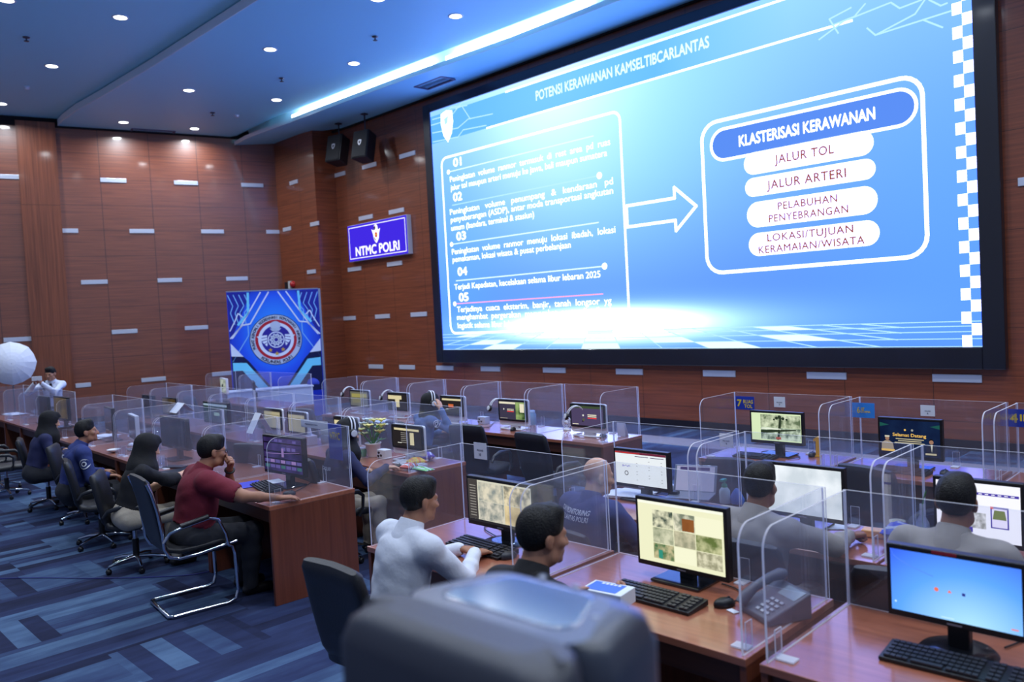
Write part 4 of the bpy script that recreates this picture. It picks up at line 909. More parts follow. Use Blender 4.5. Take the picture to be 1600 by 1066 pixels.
def c_aio_orange(f):
    f.r(0, 0, 1, 1, E('scr_darkui', (40, 36, 38), .8), 0); f.r(.06, .84, .94, .95, E('scr_cream3', (214, 202, 160), .85)); f.r(.35, .42, .58, .62, E('scr_amber', (206, 104, 56), .85), 2); f.r(.24, .30, .34, .34, E('scr_pale5', (220, 220, 210), .9), 3)
def c_aio_green(f, half=True):
    f.r(0, 0, 1, 1, E('scr_slate', (62, 58, 78), .8), 0); f.r(.62, .02, .99, .98, Enoise('scr_leaf', (40, 66, 36), (150, 176, 110), 8, .85)); f.r(.0, .86, .62, .97, E('scr_cream4', (222, 216, 190), .9), 2); f.r(.78, .42, .94, .90, MATS['scr_cream4'], 3)
    f.disc(.17, .56, .022, E('scr_pale5', (220, 220, 210), .9)); f.r(.30, .555, .55, .585, MATS['scr_cream4'], 2); f.r(.30, .49, .55, .52, MATS['scr_cream4'], 2); f.r(.30, .42, .55, .465, E('scr_red2', (226, 64, 60), .9), 2); f.r(.02, .05, .3, .065, MATS['scr_cream4'], 2)
def c_aio_violet(f):
    f.r(0, 0, 1, 1, E('scr_slate2', (76, 66, 98), .85), 0); f.r(0, .88, 1, 1, E('scr_moss', (70, 86, 60), .7)); f.disc(.38, .52, .025, E('scr_pale5', (220, 220, 210), .9)); f.disc(.39, .30, .035, E('scr_moss2', (96, 100, 70), .7))
    f.r(.52, .535, .80, .58, E('scr_cream4', (222, 216, 190), .9), 2); f.r(.52, .45, .80, .495, MATS['scr_cream4'], 2); f.r(.52, .37, .80, .42, E('scr_red2', (226, 64, 60), .9), 2); f.r(.03, .04, .22, .08, MATS['scr_cream4'], 2)
def c_aio_yellow(f): f.r(0, 0, 1, 1, E('scr_oldgold', (104, 104, 92), .8), 0); f.r(.08, .60, .95, .86, E('scr_oldgold2', (150, 144, 84), .85)); f.r(.1, .2, .6, .5, E('scr_oldgold3', (126, 122, 84), .8))
def c_aio_pale(f): f.r(0, 0, 1, 1, E('scr_darkui', (40, 36, 38), .8), 0); f.r(.0, .66, .72, .92, E('scr_cream3', (214, 202, 160), .85)); f.r(.38, .15, .60, .66, MATS['scr_cream3'], 2)
def c_green_note(f): f.r(0, 0, 1, 1, Enoise('scr_dusk', (20, 24, 40), (40, 74, 70), 7, .7), 0); f.r(0, .86, 1, .97, E('scr_pale6', (150, 170, 190), .8)); f.r(.45, .34, .68, .52, E('scr_note', (170, 200, 170), .85), 2)
def c_brown(f): f.r(0, 0, 1, 1, Enoise('scr_umber', (70, 58, 40), (110, 92, 62), 5, .6), 0)
def c_plan(f): f.r(0, 0, 1, 1, Enoise('scr_plan', (110, 124, 110), (200, 206, 196), 14, .8), 0); f.r(.3, .4, .55, .62, E('scr_planbox', (40, 44, 60), .7), 2)
def monitor(label, u, x, y, wd, ht, zb_, content, rz=0.0, style='std', group=None, base=None, kind='monitor', depth=0.045):
    p = u.at(x, y, 0.752); t = thing(kind, label, 'monitor' if kind == 'monitor' else 'computer', p, u.rz+rz, group)
    z0 = zb_-0.752; bz_ = 0.016; fm = whitep if style == 'white' else blackp
    if style == 'aio':
        part('bezel', t, lambda b: b.prism([(x_, 0.0, z_) for x_, z_ in rrect(-wd/2, wd/2, z0, z0+ht, 0.02, 5)], (0, 0.016, 0), blackp), bevel=0.002)
        part('white_shell', t, lambda b: b.prism([(x_, 0.0165, z_) for x_, z_ in rrect(-wd/2-0.006, wd/2+0.008, z0-0.055, z0+ht+0.006, 0.025, 5)], (0, 0.022, 0), whitep), bevel=0.004, label='white rear shell and lower lip')
        part('foot', t, lambda b: b.tube([(-wd*0.36, 0.10, 0.010), (-wd*0.36, -0.04, 0.010), (wd*0.36, -0.04, 0.010), (wd*0.36, 0.10, 0.010)], 0.010, whitep, 8))
        part('prop_leg', t, lambda b: b.box((0, 0.075, 0.11), (0.16, 0.012, 0.24), whitep, Matrix.Rotation(R(-24), 3, 'X')))
        if z0-0.055 > 0.012: part('neck', t, lambda b: b.box((0, 0.03, (z0-0.055)/2), (0.12, 0.02, z0-0.05), whitep))
    else:
        part('casing', t, lambda b: b.box((0, depth/2, z0+ht/2), (wd, depth, ht), fm), bevel=0.005)
        if style != 'white':
            part('stand_neck', t, lambda b: b.box((0, 0.06, (z0+0.06)/2), (0.075, 0.045, z0+0.06), blackp), bevel=0.006)
            if base == 'round': part('stand_base', t, lambda b: b.lathe([(0.0, 0.012), (0.06, 0.016), (0.125, 0.010), (0.135, 0.0)], M('glossy_black', (22, 24, 30), 0.12, coat=0.8), n=32), loc=(0, 0.03, 0))
            else: part('stand_base', t, lambda b: b.box((0, 0.03, 0.007), (0.27, 0.20, 0.014), M('glossy_black', (22, 24, 30), 0.12, coat=0.8)), bevel=0.005)
        else:
            part('stand_neck', t, lambda b: b.box((0, 0.05, z0/2), (0.12, 0.015, z0+0.04), silver)); part('stand_base', t, lambda b: b.box((0, 0.02, 0.005), (0.2, 0.17, 0.01), silver), bevel=0.003)
    def scr(b):
        m_ = 0.020 if style == 'aio' else bz_
        f = Face(b, wd-2*m_, ht-2*m_-(0.012 if style != 'aio' else 0.0), z0+m_+(0.010 if style != 'aio' else 0.0), -0.0012); content(f)
    part('display', t, scr)
    if content is c_blue: part('red_sticker', t, lambda b: b.box((-wd*0.06, -0.0008, z0+ht-0.008), (0.085, 0.0014, 0.012), M('sticker_red', (150, 30, 50), .5)))
    if style == 'std' and group is None: part('maker_mark', t, lambda b: b.box((0, -0.0005, z0+0.012), (0.05, 0.001, 0.006), silver))
    return t
keyc = M('key_caps', (44, 46, 54), 0.45)
def keyboard(label, p, rz, wd=0.44, dp=0.15, light=False, group='keyboards on the desks'):
    t = thing('keyboard', label, 'keyboard', p, rz, group)
    def base(b): b.add([(-wd/2, -dp/2, 0), (wd/2, -dp/2, 0), (wd/2, dp/2, 0), (-wd/2, dp/2, 0), (-wd/2, -dp/2, .014), (wd/2, -dp/2, .014), (wd/2, dp/2, .026), (-wd/2, dp/2, .026)], [(3, 2, 1, 0), (4, 5, 6, 7), (0, 1, 5, 4), (1, 2, 6, 5), (2, 3, 7, 6), (3, 0, 4, 7)], whitep if light else blackp)
    part('base', t, base, ('kb', wd, dp, light), bevel=0.003)
    def keys(b):
        n = 21; kw = (wd-0.03)/n
        b.add([(-wd/2+.012, -dp/2+.012, .0165), (wd/2-.012, -dp/2+.012, .0165), (wd/2-.012, dp/2-.012, .0275), (-wd/2+.012, dp/2-.012, .0275)], [(0, 1, 2, 3)], whitep if light else blackp)
        for j in range(5):
            y = -dp/2+0.022+j*(dp-0.04)/4.2; z = .016+.012*(y+dp/2)/dp
            i = 0
            while i < n:
                if i in (15, 18): i += 1; continue
                wk = 6 if (j == 0 and i == 4) else 1
                b.box((-wd/2+0.015+(i+wk/2)*kw, y, z+.003), (kw*wk*0.84, (dp-0.03)/6.2, .007), whitep if light else keyc); i += wk
    part('keys', t, keys, ('ky', wd, dp, light))
    return t
def mouse(label, p, rz=0, mt=None):
    mt = mt or blackp
    t = thing('computer_mouse', label, 'mouse', p, rz, 'computer mice on the desks')
    part('shell', t, lambda b: b.loft([[(0.031*s_*math.cos(a), 0.052*s_*math.sin(a)*(1.0), z) for a in [2*math.pi*i/16 for i in range(16)]] for s_, z in ((.95, 0), (1.0, .008), (.95, .018), (.80, .028), (.5, .035), (.15, .037))], mt), ('ms', mt.name))
    part('wheel', t, lambda b: b.lathe([(0.007, -0.003), (0.007, 0.003)], darkp, (0, 0.022, 0.034), 10, Matrix.Rotation(R(90), 3, 'Y')), 'mw')
    return t
def cable(label, pts, r_=0.0035, mt=None):
    P = [Vector(p) for p in pts]; out = []
    for i in range(len(P)-1):                     # smooth run through the points
        a, b_, c, d = P[max(i-1, 0)], P[i], P[i+1], P[min(i+2, len(P)-1)]
        for k in range(6):
            t = k/6; out.append(0.5*((2*b_)+(c-a)*t+(2*a-5*b_+4*c-d)*t*t+(3*b_-a-3*c+d)*t**3))
    out.append(P[-1])
    o = part('cable', None, lambda b: b.tube(out, r_, mt or blackp, 6)); tag(o, label, 'cable'); return o
# ------------------------------------------------------------------ chairs
leather = M('black_leather', (30, 31, 36), 0.42, spec=0.5, noise=0.15, nscale=30, bump=0.12, bscale=120)
def slab(b, prof, half_w, thick, mt, wprof=None, n=7, bulge=0.0):
    # prof: (y, z) centre line; a padded slab of given width lofted along it
    rings = []; k = len(prof)
    for i, (y, z) in enumerate(prof):
        a, c = prof[max(i-1, 0)], prof[min(i+1, k-1)]; ty, tz = c[0]-a[0], c[1]-a[1]; L_ = math.hypot(ty, tz); ny, nz = -tz/L_, ty/L_
        hw = half_w*(wprof[i] if wprof else 1); th = thick*(0.45 if i in (0, k-1) else 1.0)/2; ring = []
        for q in range(24):
            a_ = 2*math.pi*q/24; cx = math.copysign(abs(math.cos(a_))**0.35, math.cos(a_)); cz_ = math.copysign(abs(math.sin(a_))**0.6, math.sin(a_))
            off = cz_*th+bulge*(cx*cx)
            ring.append((hw*cx, y+ny*off, z+nz*off))
        rings.append(ring)
    b.loft(rings, mt)
BACK = [(-0.20, 0.50), (-0.215, 0.56), (-0.235, 0.68), (-0.26, 0.82), (-0.285, 0.94), (-0.30, 1.00), (-0.31, 1.03)]
SEAT = [(0.26, 0.455), (0.245, 0.475), (0.15, 0.485), (0.0, 0.475), (-0.12, 0.475), (-0.20, 0.50), (-0.215, 0.54)]
def swivel_chair(label, x, y, rz, sc=1.0, group='black office chairs', arms=True):
    t = thing('office_chair', label, 'chair', (x, y, 0), rz, group); t.scale = (sc, sc, sc)
    part('backrest', t, lambda b: slab(b, BACK, 0.245, 0.085, leather, [.86, .92, 1, 1.04, 1.0, .97, .90], bulge=0.02), 'scb')
    part('seat', t, lambda b: slab(b, SEAT, 0.25, 0.09, leather, [.90, .96, 1, 1, .98, .92, .86], bulge=0.012), 'scs')
    part('column', t, lambda b: (b.tube([(0, 0, 0.10), (0, 0, 0.30)], 0.032, blackp, 14), b.tube([(0, 0, 0.28), (0, 0, 0.43)], 0.022, chrome, 14), b.box((0, 0, 0.425), (0.2, 0.24, 0.03), blackp)), 'scc')
    def spider(b):
        for i in range(5):
            a = 2*math.pi*i/5+0.3; c, s = math.cos(a), math.sin(a)
            b.tube([(0.03*c, 0.03*s, 0.115), (0.16*c, 0.16*s, 0.105), (0.29*c, 0.29*s, 0.075)], [0.024, 0.020, 0.014], chrome, 8)
    part('star_base', t, spider, 'scsp', label='chrome five star base')
    for i in range(5):
        a = 2*math.pi*i/5+0.3
        part('caster', t, lambda b: (b.lathe([(0.018, -0.024), (0.028, -0.018), (0.028, 0.018), (0.018, 0.024)], blackp, (0, 0, 0.028), 14, Matrix.Rotation(R(90), 3, 'Y')), b.tube([(0, 0, 0.028), (0, 0, 0.07)], 0.008, blackp, 6)), 'sccas', loc=(0.29*math.cos(a), 0.29*math.sin(a), 0), rz=a)
    if arms:
        for s in (-1, 1):
            part('armrest', t, lambda b: b.tube([(0, 0.10, 0.44), (0, 0.14, 0.52), (0, 0.15, 0.63), (0, 0.10, 0.675), (0, -0.08, 0.685), (0, -0.19, 0.66), (0, -0.235, 0.60)], [.014, .015, .018, .024, .025, .020, .014], M('arm_black', (34, 36, 42), 0.35), 10), 'sca', loc=(s*0.275, 0, 0))
    return t
def cantilever_chair(label, x, y, rz):
    t = thing('cantilever_chair', label, 'chair', (x, y, 0), rz, None)
    part('backrest', t, lambda b: slab(b, BACK, 0.235, 0.05, leather, [.92, .95, 1, 1, 1, .98, .92], bulge=0.01), 'ccb')
    part('seat', t, lambda b: slab(b, SEAT, 0.235, 0.055, leather, [.95, 1, 1, 1, 1, .97, .93]), 'ccs')
    for s in (-1, 1):
        X = s*0.255
        part('side_rail', t, lambda b: b.tube([(0, 0.29, 0.468), (0, 0.15, 0.455), (0, 0.0, 0.435), (0, -0.13, 0.43), (0, -0.20, 0.455), (0, -0.232, 0.52), (0, -0.238, 0.62), (0, -0.262, 0.80), (0, -0.292, 0.93), (0, -0.322, 1.01)], 0.013, chrome, 10), 'ccr', loc=(X, 0, 0), label='chrome side rail')
        part('front_leg', t, lambda b: b.tube([(0, 0.22, 0.455), (0, 0.255, 0.44), (0, 0.27, 0.38), (0, 0.275, 0.10), (0, 0.255, 0.035), (0, 0.20, 0.018), (0, -0.20, 0.018)], 0.0145, chrome, 10), 'ccl', loc=(X, 0, 0), label='chrome tube leg')
        part('armrest', t, lambda b: (b.tube([(0, 0.215, 0.46), (0, 0.20, 0.55), (0, 0.15, 0.665), (0, 0.09, 0.69), (0, -0.12, 0.655), (0, -0.20, 0.63), (0, -0.245, 0.57)], 0.012, chrome, 10), b.tube([(0, 0.08, 0.702), (0, -0.12, 0.668)], 0.019, leather, 10)), 'cca', loc=(X+s*0.03, 0, 0), label='chrome arm loop with a black pad')
    part('floor_bar', t, lambda b: b.tube([(-0.255, -0.20, 0.018), (-0.23, -0.228, 0.018), (0.23, -0.228, 0.018), (0.255, -0.20, 0.018)], 0.0145, chrome, 10), 'ccf', label='chrome floor bar')
    return t
# ------------------------------------------------------------------ people: one continuous surface each, from a smooth distance field
def unit(v): v = np.array(v, float); return v/max(np.linalg.norm(v), 1e-9)
class Field:
    def __init__(s, h): s.h = h; s.pr = []
    def cap(s, a, b, ra, rb, lab=0, k=0.02): s.pr.append(('c', np.array(a, float), np.array(b, float), ra, rb, lab, k)); return s
    def ell(s, c, r, lab=0, k=0.02, Rm=None): s.pr.append(('e', np.array(c, float), np.array(r, float), np.eye(3) if Rm is None else Rm, 0, lab, k)); return s
    def bounds(s):
        lo = np.full(3, 1e9); hi = -lo
        for p in s.pr:
            if p[0] == 'c':
                m_ = max(p[3], p[4]); l_, u_ = np.minimum(p[1], p[2])-m_, np.maximum(p[1], p[2])+m_
            else:
                m_ = p[2].max(); l_, u_ = p[1]-m_, p[1]+m_
            lo, hi = np.minimum(lo, l_), np.maximum(hi, u_)
        return lo-3*s.h, hi+3*s.h
    def eval(s):
        lo, hi = s.bounds(); n = np.ceil((hi-lo)/s.h).astype(int)+1
        F = np.full(n, 0.5, np.float32); Hd = np.full(n, 9.0, np.float32); Lb = np.zeros(n, np.int8)
        ax = [lo[i]+s.h*np.arange(n[i]) for i in range(3)]
        for p in s.pr:
            k = p[6]; pad = k+4*s.h
            if p[0] == 'c':
                m_ = max(p[3], p[4])+pad; l_, u_ = np.minimum(p[1], p[2])-m_, np.maximum(p[1], p[2])+m_
            else:
                e_ = np.abs(p[3]) @ p[2]+pad; l_, u_ = p[1]-e_, p[1]+e_
            i0 = np.maximum(((l_-lo)/s.h).astype(int), 0); i1 = np.minimum(((u_-lo)/s.h).astype(int)+2, n)
            if (i1 <= i0).any(): continue
            sl = tuple(slice(a, b) for a, b in zip(i0, i1))
            X, Y, Z = np.meshgrid(ax[0][sl[0]], ax[1][sl[1]], ax[2][sl[2]], indexing='ij', sparse=True)
            if p[0] == 'c':
                a, b = p[1], p[2]; d = b-a; L2 = max(d @ d, 1e-12)
                t = np.clip(((X-a[0])*d[0]+(Y-a[1])*d[1]+(Z-a[2])*d[2])/L2, 0, 1)
                D = np.sqrt((X-a[0]-t*d[0])**2+(Y-a[1]-t*d[1])**2+(Z-a[2]-t*d[2])**2)-(p[3]+(p[4]-p[3])*t)
            else:
                c, r, Rm = p[1], p[2], p[3]
                q = [(X-c[0])*Rm[0, i]+(Y-c[1])*Rm[1, i]+(Z-c[2])*Rm[2, i] for i in range(3)]
                k0 = np.sqrt(sum((q[i]/r[i])**2 for i in range(3))); k1 = np.sqrt(sum((q[i]/r[i]**2)**2 for i in range(3)))
                D = k0*(k0-1)/np.maximum(k1, 1e-6)
            D = D.astype(np.float32); A = F[sl]
            hh = np.maximum(k-np.abs(A-D), 0)/k
            F[sl] = np.minimum(A, D)-hh*hh*k*0.25
            cl = D < Hd[sl]; Hs = Hd[sl]; Hs[cl] = D[cl]; Ls = Lb[sl]; Ls[cl] = p[5]
        return F, Lb, lo
def nets(F, lo, h):
    S_ = F < 0; n = np.array(F.shape)-1
    cnt = np.zeros(n, np.int8)
    for dx in (0, 1):
        for dy in (0, 1):
            for dz in (0, 1): cnt += S_[dx:dx+n[0], dy:dy+n[1], dz:dz+n[2]]
    act = np.argwhere((cnt > 0) & (cnt < 8)); vid = np.full(n, -1, np.int32); vid[tuple(act.T)] = np.arange(len(act))
    P = np.zeros((len(act), 3)); C_ = np.zeros(len(act))
    cor = [(a, b, c) for a in (0, 1) for b in (0, 1) for c in (0, 1)]
    for a in cor:
        for d in range(3):
            if a[d]: continue
            b = list(a); b[d] = 1
            fa = F[tuple((act+a).T)]; fb = F[tuple((act+b).T)]; m_ = (fa < 0) != (fb < 0)
            t = np.where(m_, fa/np.where(m_, fa-fb, 1), 0)
            q = np.tile(np.array(a, float), (len(act), 1)); q[:, d] = t
            P[m_] += q[m_]; C_[m_] += 1
    V = lo+h*(act+P/C_[:, None]); Q = []
    for d in range(3):
        e1, e2 = [(1, 2), (2, 0), (0, 1)][d]
        sh = [slice(None)]*3; s0 = list(sh); s1 = list(sh); s0[d] = slice(0, -1); s1[d] = slice(1, None)
        ch = S_[tuple(s0)] != S_[tuple(s1)]; idx = np.argwhere(ch); ok = (idx[:, e1] > 0) & (idx[:, e2] > 0) & (idx[:, e1] < n[e1]) & (idx[:, e2] < n[e2]); idx = idx[ok]
        o1 = np.zeros(3, int); o1[e1] = 1; o2 = np.zeros(3, int); o2[e2] = 1
        q = np.stack([vid[tuple((idx-o1-o2).T)], vid[tuple((idx-o2).T)], vid[tuple(idx.T)], vid[tuple((idx-o1).T)]], 1)
        fl = S_[tuple(idx.T)]; q[~fl] = q[~fl][:, ::-1]; Q.append(q[(q >= 0).all(1)])
    return V, np.concatenate(Q)
def np_mesh(name, V, Q, mats, mi=None):
    me = bpy.data.meshes.new(name); me.vertices.add(len(V)); me.vertices.foreach_set('co', np.asarray(V, np.float32).ravel())
    me.loops.add(len(Q)*4); me.loops.foreach_set('vertex_index', np.asarray(Q, np.int32).ravel())
    me.polygons.add(len(Q)); me.polygons.foreach_set('loop_start', np.arange(0, 4*len(Q), 4, dtype=np.int32))
    try: me.polygons.foreach_set('loop_total', np.full(len(Q), 4, np.int32))
    except Exception: pass
    for mt in mats: me.materials.append(mt)
    if mi is not None: me.polygons.foreach_set('material_index', np.asarray(mi, np.int32))
    me.polygons.foreach_set('use_smooth', np.ones(len(Q), bool)); me.update(calc_edges=True); me.validate(); return me
def rotm(yaw=0, pitch=0, roll=0):            # pitch > 0 looks down, yaw > 0 turns to the left
    return np.array((Matrix.Rotation(yaw, 3, 'Z') @ Matrix.Rotation(-pitch, 3, 'X') @ Matrix.Rotation(roll, 3, 'Y')))
def hand(f, W, d, nrm, side, curl=(0.35, 0.4, 0.3), lab=0, thumb=1.0, sc=1.0):
    d = unit(d); nrm = unit(np.array(nrm)-d*np.dot(nrm, d)); l_ = side*np.cross(d, nrm)      # towards the thumb
    kn = []
    for i, (o, ln) in enumerate(((0.030, 0.088), (0.010, 0.092), (-0.010, 0.088), (-0.029, 0.080))):
        K = W+sc*(d*ln+l_*o); kn.append(K); f.cap(W+sc*l_*o*0.5, K, 0.0155*sc, 0.0115*sc, lab, 0.012)
    for K, fl, o in zip(kn, (0.070, 0.078, 0.073, 0.057), (0.06, 0.02, -0.02, -0.07)):
        p = K; a = 0; dd = unit(d+l_*o)
        for seg, c_, r0, r1 in zip((0.46, 0.30, 0.24), curl, (0.0095, 0.0088, 0.0078), (0.0088, 0.0078, 0.0066)):
            a += c_; v = dd*math.cos(a)-nrm*math.sin(a); q = p+v*fl*seg*sc; f.cap(p, q, r0*sc, r1*sc, lab, 0.004); p = q
    t0 = W+sc*(d*0.025+l_*0.020); t1 = W+sc*(d*0.055+l_*(0.048)-nrm*0.012*thumb); t2 = t1+sc*unit(d*0.9+l_*0.25-nrm*0.35*thumb)*0.034; t3 = t2+sc*unit(d-l_*0.15-nrm*0.4*thumb)*0.027
    f.cap(t0, t1, 0.0155*sc, 0.0115*sc, lab, 0.010); f.cap(t1, t2, 0.0108*sc, 0.0095*sc, lab, 0.004); f.cap(t2, t3, 0.0095*sc, 0.0075*sc, lab, 0.004)
def elbow(S0, W, lu, lf, pole):
    S0, W = np.array(S0, float), np.array(W, float); d = W-S0; D = np.linalg.norm(d)
    if D > (lu+lf)*0.985: W = S0+d/D*(lu+lf)*0.985; d = W-S0; D = np.linalg.norm(d)
    a = (lu*lu-lf*lf+D*D)/(2*D); hh = math.sqrt(max(lu*lu-a*a, 0)); u = d/D; p = np.array(pole, float); p = unit(p-u*np.dot(p, u))
    return S0+u*a+p*hh, W
SK = M('skin_tan', (168, 118, 92), 0.55, noise=0.06, nscale=25); SKL = M('skin_light', (206, 158, 130), 0.55, noise=0.05, nscale=25); SKD = M('skin_brown', (140, 94, 72), 0.55, noise=0.06, nscale=25)
HAIR = M('hair_black', (12, 11, 13), 0.6, spec=0.35, bump=0.5, bscale=160); HIJ = M('headscarf_black', (16, 16, 20), 0.85, bump=0.2, bscale=30)
def fold(V, N, amp, seed):
    r_ = np.random.default_rng(seed); out = np.zeros(len(V))
    for i in range(5):
        a = r_.normal(size=3)*np.array([14, 14, 26]); out += np.sin(V @ a+3*np.sin(V @ (r_.normal(size=3)*9))+r_.uniform(0, 6))
    return out*amp/2.2
PEOPLE = {}
def person(label, base, rz=0.0, sc=1.0, seated=True, neck=(0, 0.10, 1.08), seat_z=0.53, sh_w=0.185, build=1.0, head=(0, 0.06, 0.145), yaw=0, pitch=0.1, roll=0,
           hands=((0.12, 0.42, 0.79), (0.12, 0.42, 0.79)), hdir=((-0.2, 1, -0.1), (0.2, 1, -0.1)), hnrm=((0, 0.1, 1), (0, 0.1, 1)), curls=(None, None), poles=((-0.7, -0.3, -0.7), (0.7, -0.3, -0.7)),
           sleeve='long', shirt=None, pants=None, skin=SK, hair='short', feet=None, shoes=None, h=0.0075, collar=True, seed=1, bald=False, knees=None, gender='m'):
    t = thing('person', label, 'person', (base[0], base[1], base[2] if len(base) > 2 else 0), rz); t.scale = (sc, sc, sc)
    loc = Matrix.Translation(Vector((base[0], base[1], base[2] if len(base) > 2 else 0))) @ Matrix.Rotation(rz, 4, 'Z') @ Matrix.Scale(sc, 4)
    inv = loc.inverted()
    f = Field(h); B = build
    Nk = np.array(neck, float); Pv = np.array([0, 0, seat_z if seated else 0.93])
    ax = unit(Nk-Pv); yv = unit(np.cross(ax, [1, 0, 0])) if True else None
    xv = np.array([1.0, 0, 0]); xv = unit(xv-ax*np.dot(xv, ax)); yv = np.cross(ax, xv); TR = np.stack([xv, yv, ax], 1)
    tl = np.linalg.norm(Nk-Pv); P = lambda t_, x=0, y=0: Pv+ax*tl*t_+xv*x+yv*y
    f.ell(P(0.03, 0, -0.01), (0.175*B, 0.125*B, 0.12), 2, 0.05, TR)
    f.ell(P(0.27, 0, 0.005), (0.148*B, 0.112*B, 0.14), 1, 0.06, TR); f.ell(P(0.50, 0, 0.0), (0.162*B, 0.118*B, 0.15), 1, 0.06, TR); f.ell(P(0.72, 0, -0.012), (0.172*B, 0.112*B, 0.13), 1, 0.06, TR)
    shs = []
    for s in (-1, 1):
        S0 = P(0.865, s*sh_w*0.97, -0.005); shs.append(S0); f.cap(P(0.93, s*0.045, -0.015), S0, 0.052, 0.060*B, 1, 0.05)
    # neck and head
    HR = rotm(yaw, pitch, roll); Hc = Nk+np.array(head)
    hp = lambda x, y, z: Hc+HR @ np.array([x, y, z])
    f.cap(P(0.93, 0, -0.01), hp(0, -0.018, -0.06), 0.062*(0.95 if gender == 'f' else 1.05), 0.055, 0, 0.03)
    f.ell(hp(0, -0.012, 0.030), (0.0745, 0.095, 0.088), 0, 0.02, HR); f.ell(hp(0, 0.032, -0.035), (0.060, 0.068, 0.085), 0, 0.03, HR)
    f.cap(hp(-0.035, 0.03, -0.085), hp(0.035, 0.03, -0.085), 0.030, 0.030, 0, 0.03); f.ell(hp(0, 0.082, -0.100), (0.024, 0.020, 0.020), 0, 0.02, HR)
    f.cap(hp(0, 0.094, 0.006), hp(0, 0.114, -0.034), 0.008, 0.0125, 0, 0.012); f.ell(hp(-0.012, 0.104, -0.037), (0.010, 0.011, 0.009), 0, 0.008, HR); f.ell(hp(0.012, 0.104, -0.037), (0.010, 0.011, 0.009), 0, 0.008, HR)
    f.cap(hp(-0.036, 0.078, 0.018), hp(0.036, 0.078, 0.018), 0.013, 0.013, 0, 0.015)
    f.cap(hp(-0.019, 0.092, -0.064), hp(0.019, 0.092, -0.064), 0.0075, 0.0075, 0, 0.006); f.cap(hp(-0.016, 0.090, -0.076), hp(0.016, 0.090, -0.076), 0.008, 0.008, 0, 0.006)
    f.ell(hp(-0.048, 0.062, -0.025), (0.02, 0.022, 0.02), 0, 0.02, HR); f.ell(hp(0.048, 0.062, -0.025), (0.02, 0.022, 0.02), 0, 0.02, HR)
    if hair != 'scarf':
        for s in (-1, 1):
            f.ell(hp(s*0.077, -0.008, -0.012), (0.010, 0.024, 0.032), 0, 0.008, HR @ rotm(s*0.35)); f.ell(hp(s*0.074, -0.002, -0.038), (0.009, 0.012, 0.012), 0, 0.008, HR)
    # arms
    wr = []
    for i, s in enumerate((-1, 1)):
        tgt = hands[i]
        W = np.array(inv @ Vector(tgt[1])) if isinstance(tgt[0], str) else np.array([tgt[0]*s, tgt[1], tgt[2]], float)
        Eb, W = elbow(shs[i], W, 0.295, 0.265, poles[i]); wr.append((shs[i], Eb, W))
        lf = 1 if sleeve == 'long' else 0
        lu_ = 1 if sleeve in ('long', 'elbow') else 0
        f.cap(shs[i], Eb, (0.056 if lu_ else 0.050)*B, (0.043 if lu_ else 0.040)*B, lu_, 0.035)
        if sleeve == 'elbow': f.cap(Eb-(Eb-shs[i])*0.2, Eb+(W-Eb)*0.25, 0.050, 0.054, 1, 0.03)
        if sleeve == 'short':
            md = shs[i]+(Eb-shs[i])*0.66; f.cap(shs[i], md, 0.062*B, 0.058*B, 1, 0.03)
        f.cap(Eb, Eb+(W-Eb)*0.45, 0.043 if lf else 0.041, 0.040, lf, 0.025); f.cap(Eb+(W-Eb)*0.45, W, 0.038, 0.0265 if not lf else 0.032, lf, 0.02)
        hd = np.array(hdir[i], float) if hdir[i] is not None else W-Eb
        hand(f, W+unit(W-Eb)*0.008, hd, hnrm[i], -s if True else s, curls[i] or (0.35, 0.4, 0.3))
    # legs
    for i, s in enumerate((-1, 1)):
        H0 = Pv+np.array([s*0.09, 0.0, -0.02])
        if seated:
            K = np.array(knees[i]) if knees else np.array([s*0.12, 0.44, 0.50]); A = np.array(feet[i]) if feet else np.array([s*0.12, 0.40, 0.09])
        else:
            K = np.array([s*0.095, 0.02, 0.50]); A = np.array([s*0.10, -0.01, 0.09])
        f.cap(H0, K, 0.088*B, 0.060*B, 2, 0.05); f.cap(K, K+(A-K)*0.4, 0.060*B, 0.055*B, 2, 0.03); f.cap(K+(A-K)*0.4, A, 0.055*B, 0.042*B, 2, 0.03)
        f.cap(A+np.array([0, -0.03, -0.045]), A+np.array([0, 0.15, -0.05]), 0.040, 0.036, 3, 0.02)
    F, Lb, lo = f.eval(); V, Q = nets(F, lo, h)
    g = np.clip(((V-lo)/h+0.5).astype(int), 1, np.array(F.shape)-2); lab = Lb[tuple(g.T)]
    N = np.stack([F[tuple((g+np.eye(3, dtype=int)[i]).T)]-F[tuple((g-np.eye(3, dtype=int)[i]).T)] for i in range(3)], 1); N /= np.maximum(np.linalg.norm(N, axis=1, keepdims=True), 1e-6)
    ql = np.array([np.bincount(x, minlength=4).argmax() for x in lab[Q]]) if False else np.sort(lab[Q], 1)[:, 2]
    shoe = shoes or M('shoe_black', (24, 22, 24), 0.35)
    body = link('body', np_mesh('body', V, Q, [skin, shirt, pants, shoe], ql), t)
    for nm, li, mt, off in (('shirt', 1, shirt, 0.007), ('trousers', 2, pants, 0.006)):
        sel = Q[ql == li]
        if not len(sel): continue
        us, ivn = np.unique(sel, return_inverse=True); q2 = ivn.reshape(sel.shape)
        ed = np.zeros(len(V), bool); oth = Q[ql != li]; ed[oth.ravel()] = True
        d_ = off+fold(V[us], N[us], 0.0028, seed+li); d_[ed[us]] = 0.0035
        link(nm, np_mesh(nm, V[us]+N[us]*d_[:, None], q2, [mt]), t)
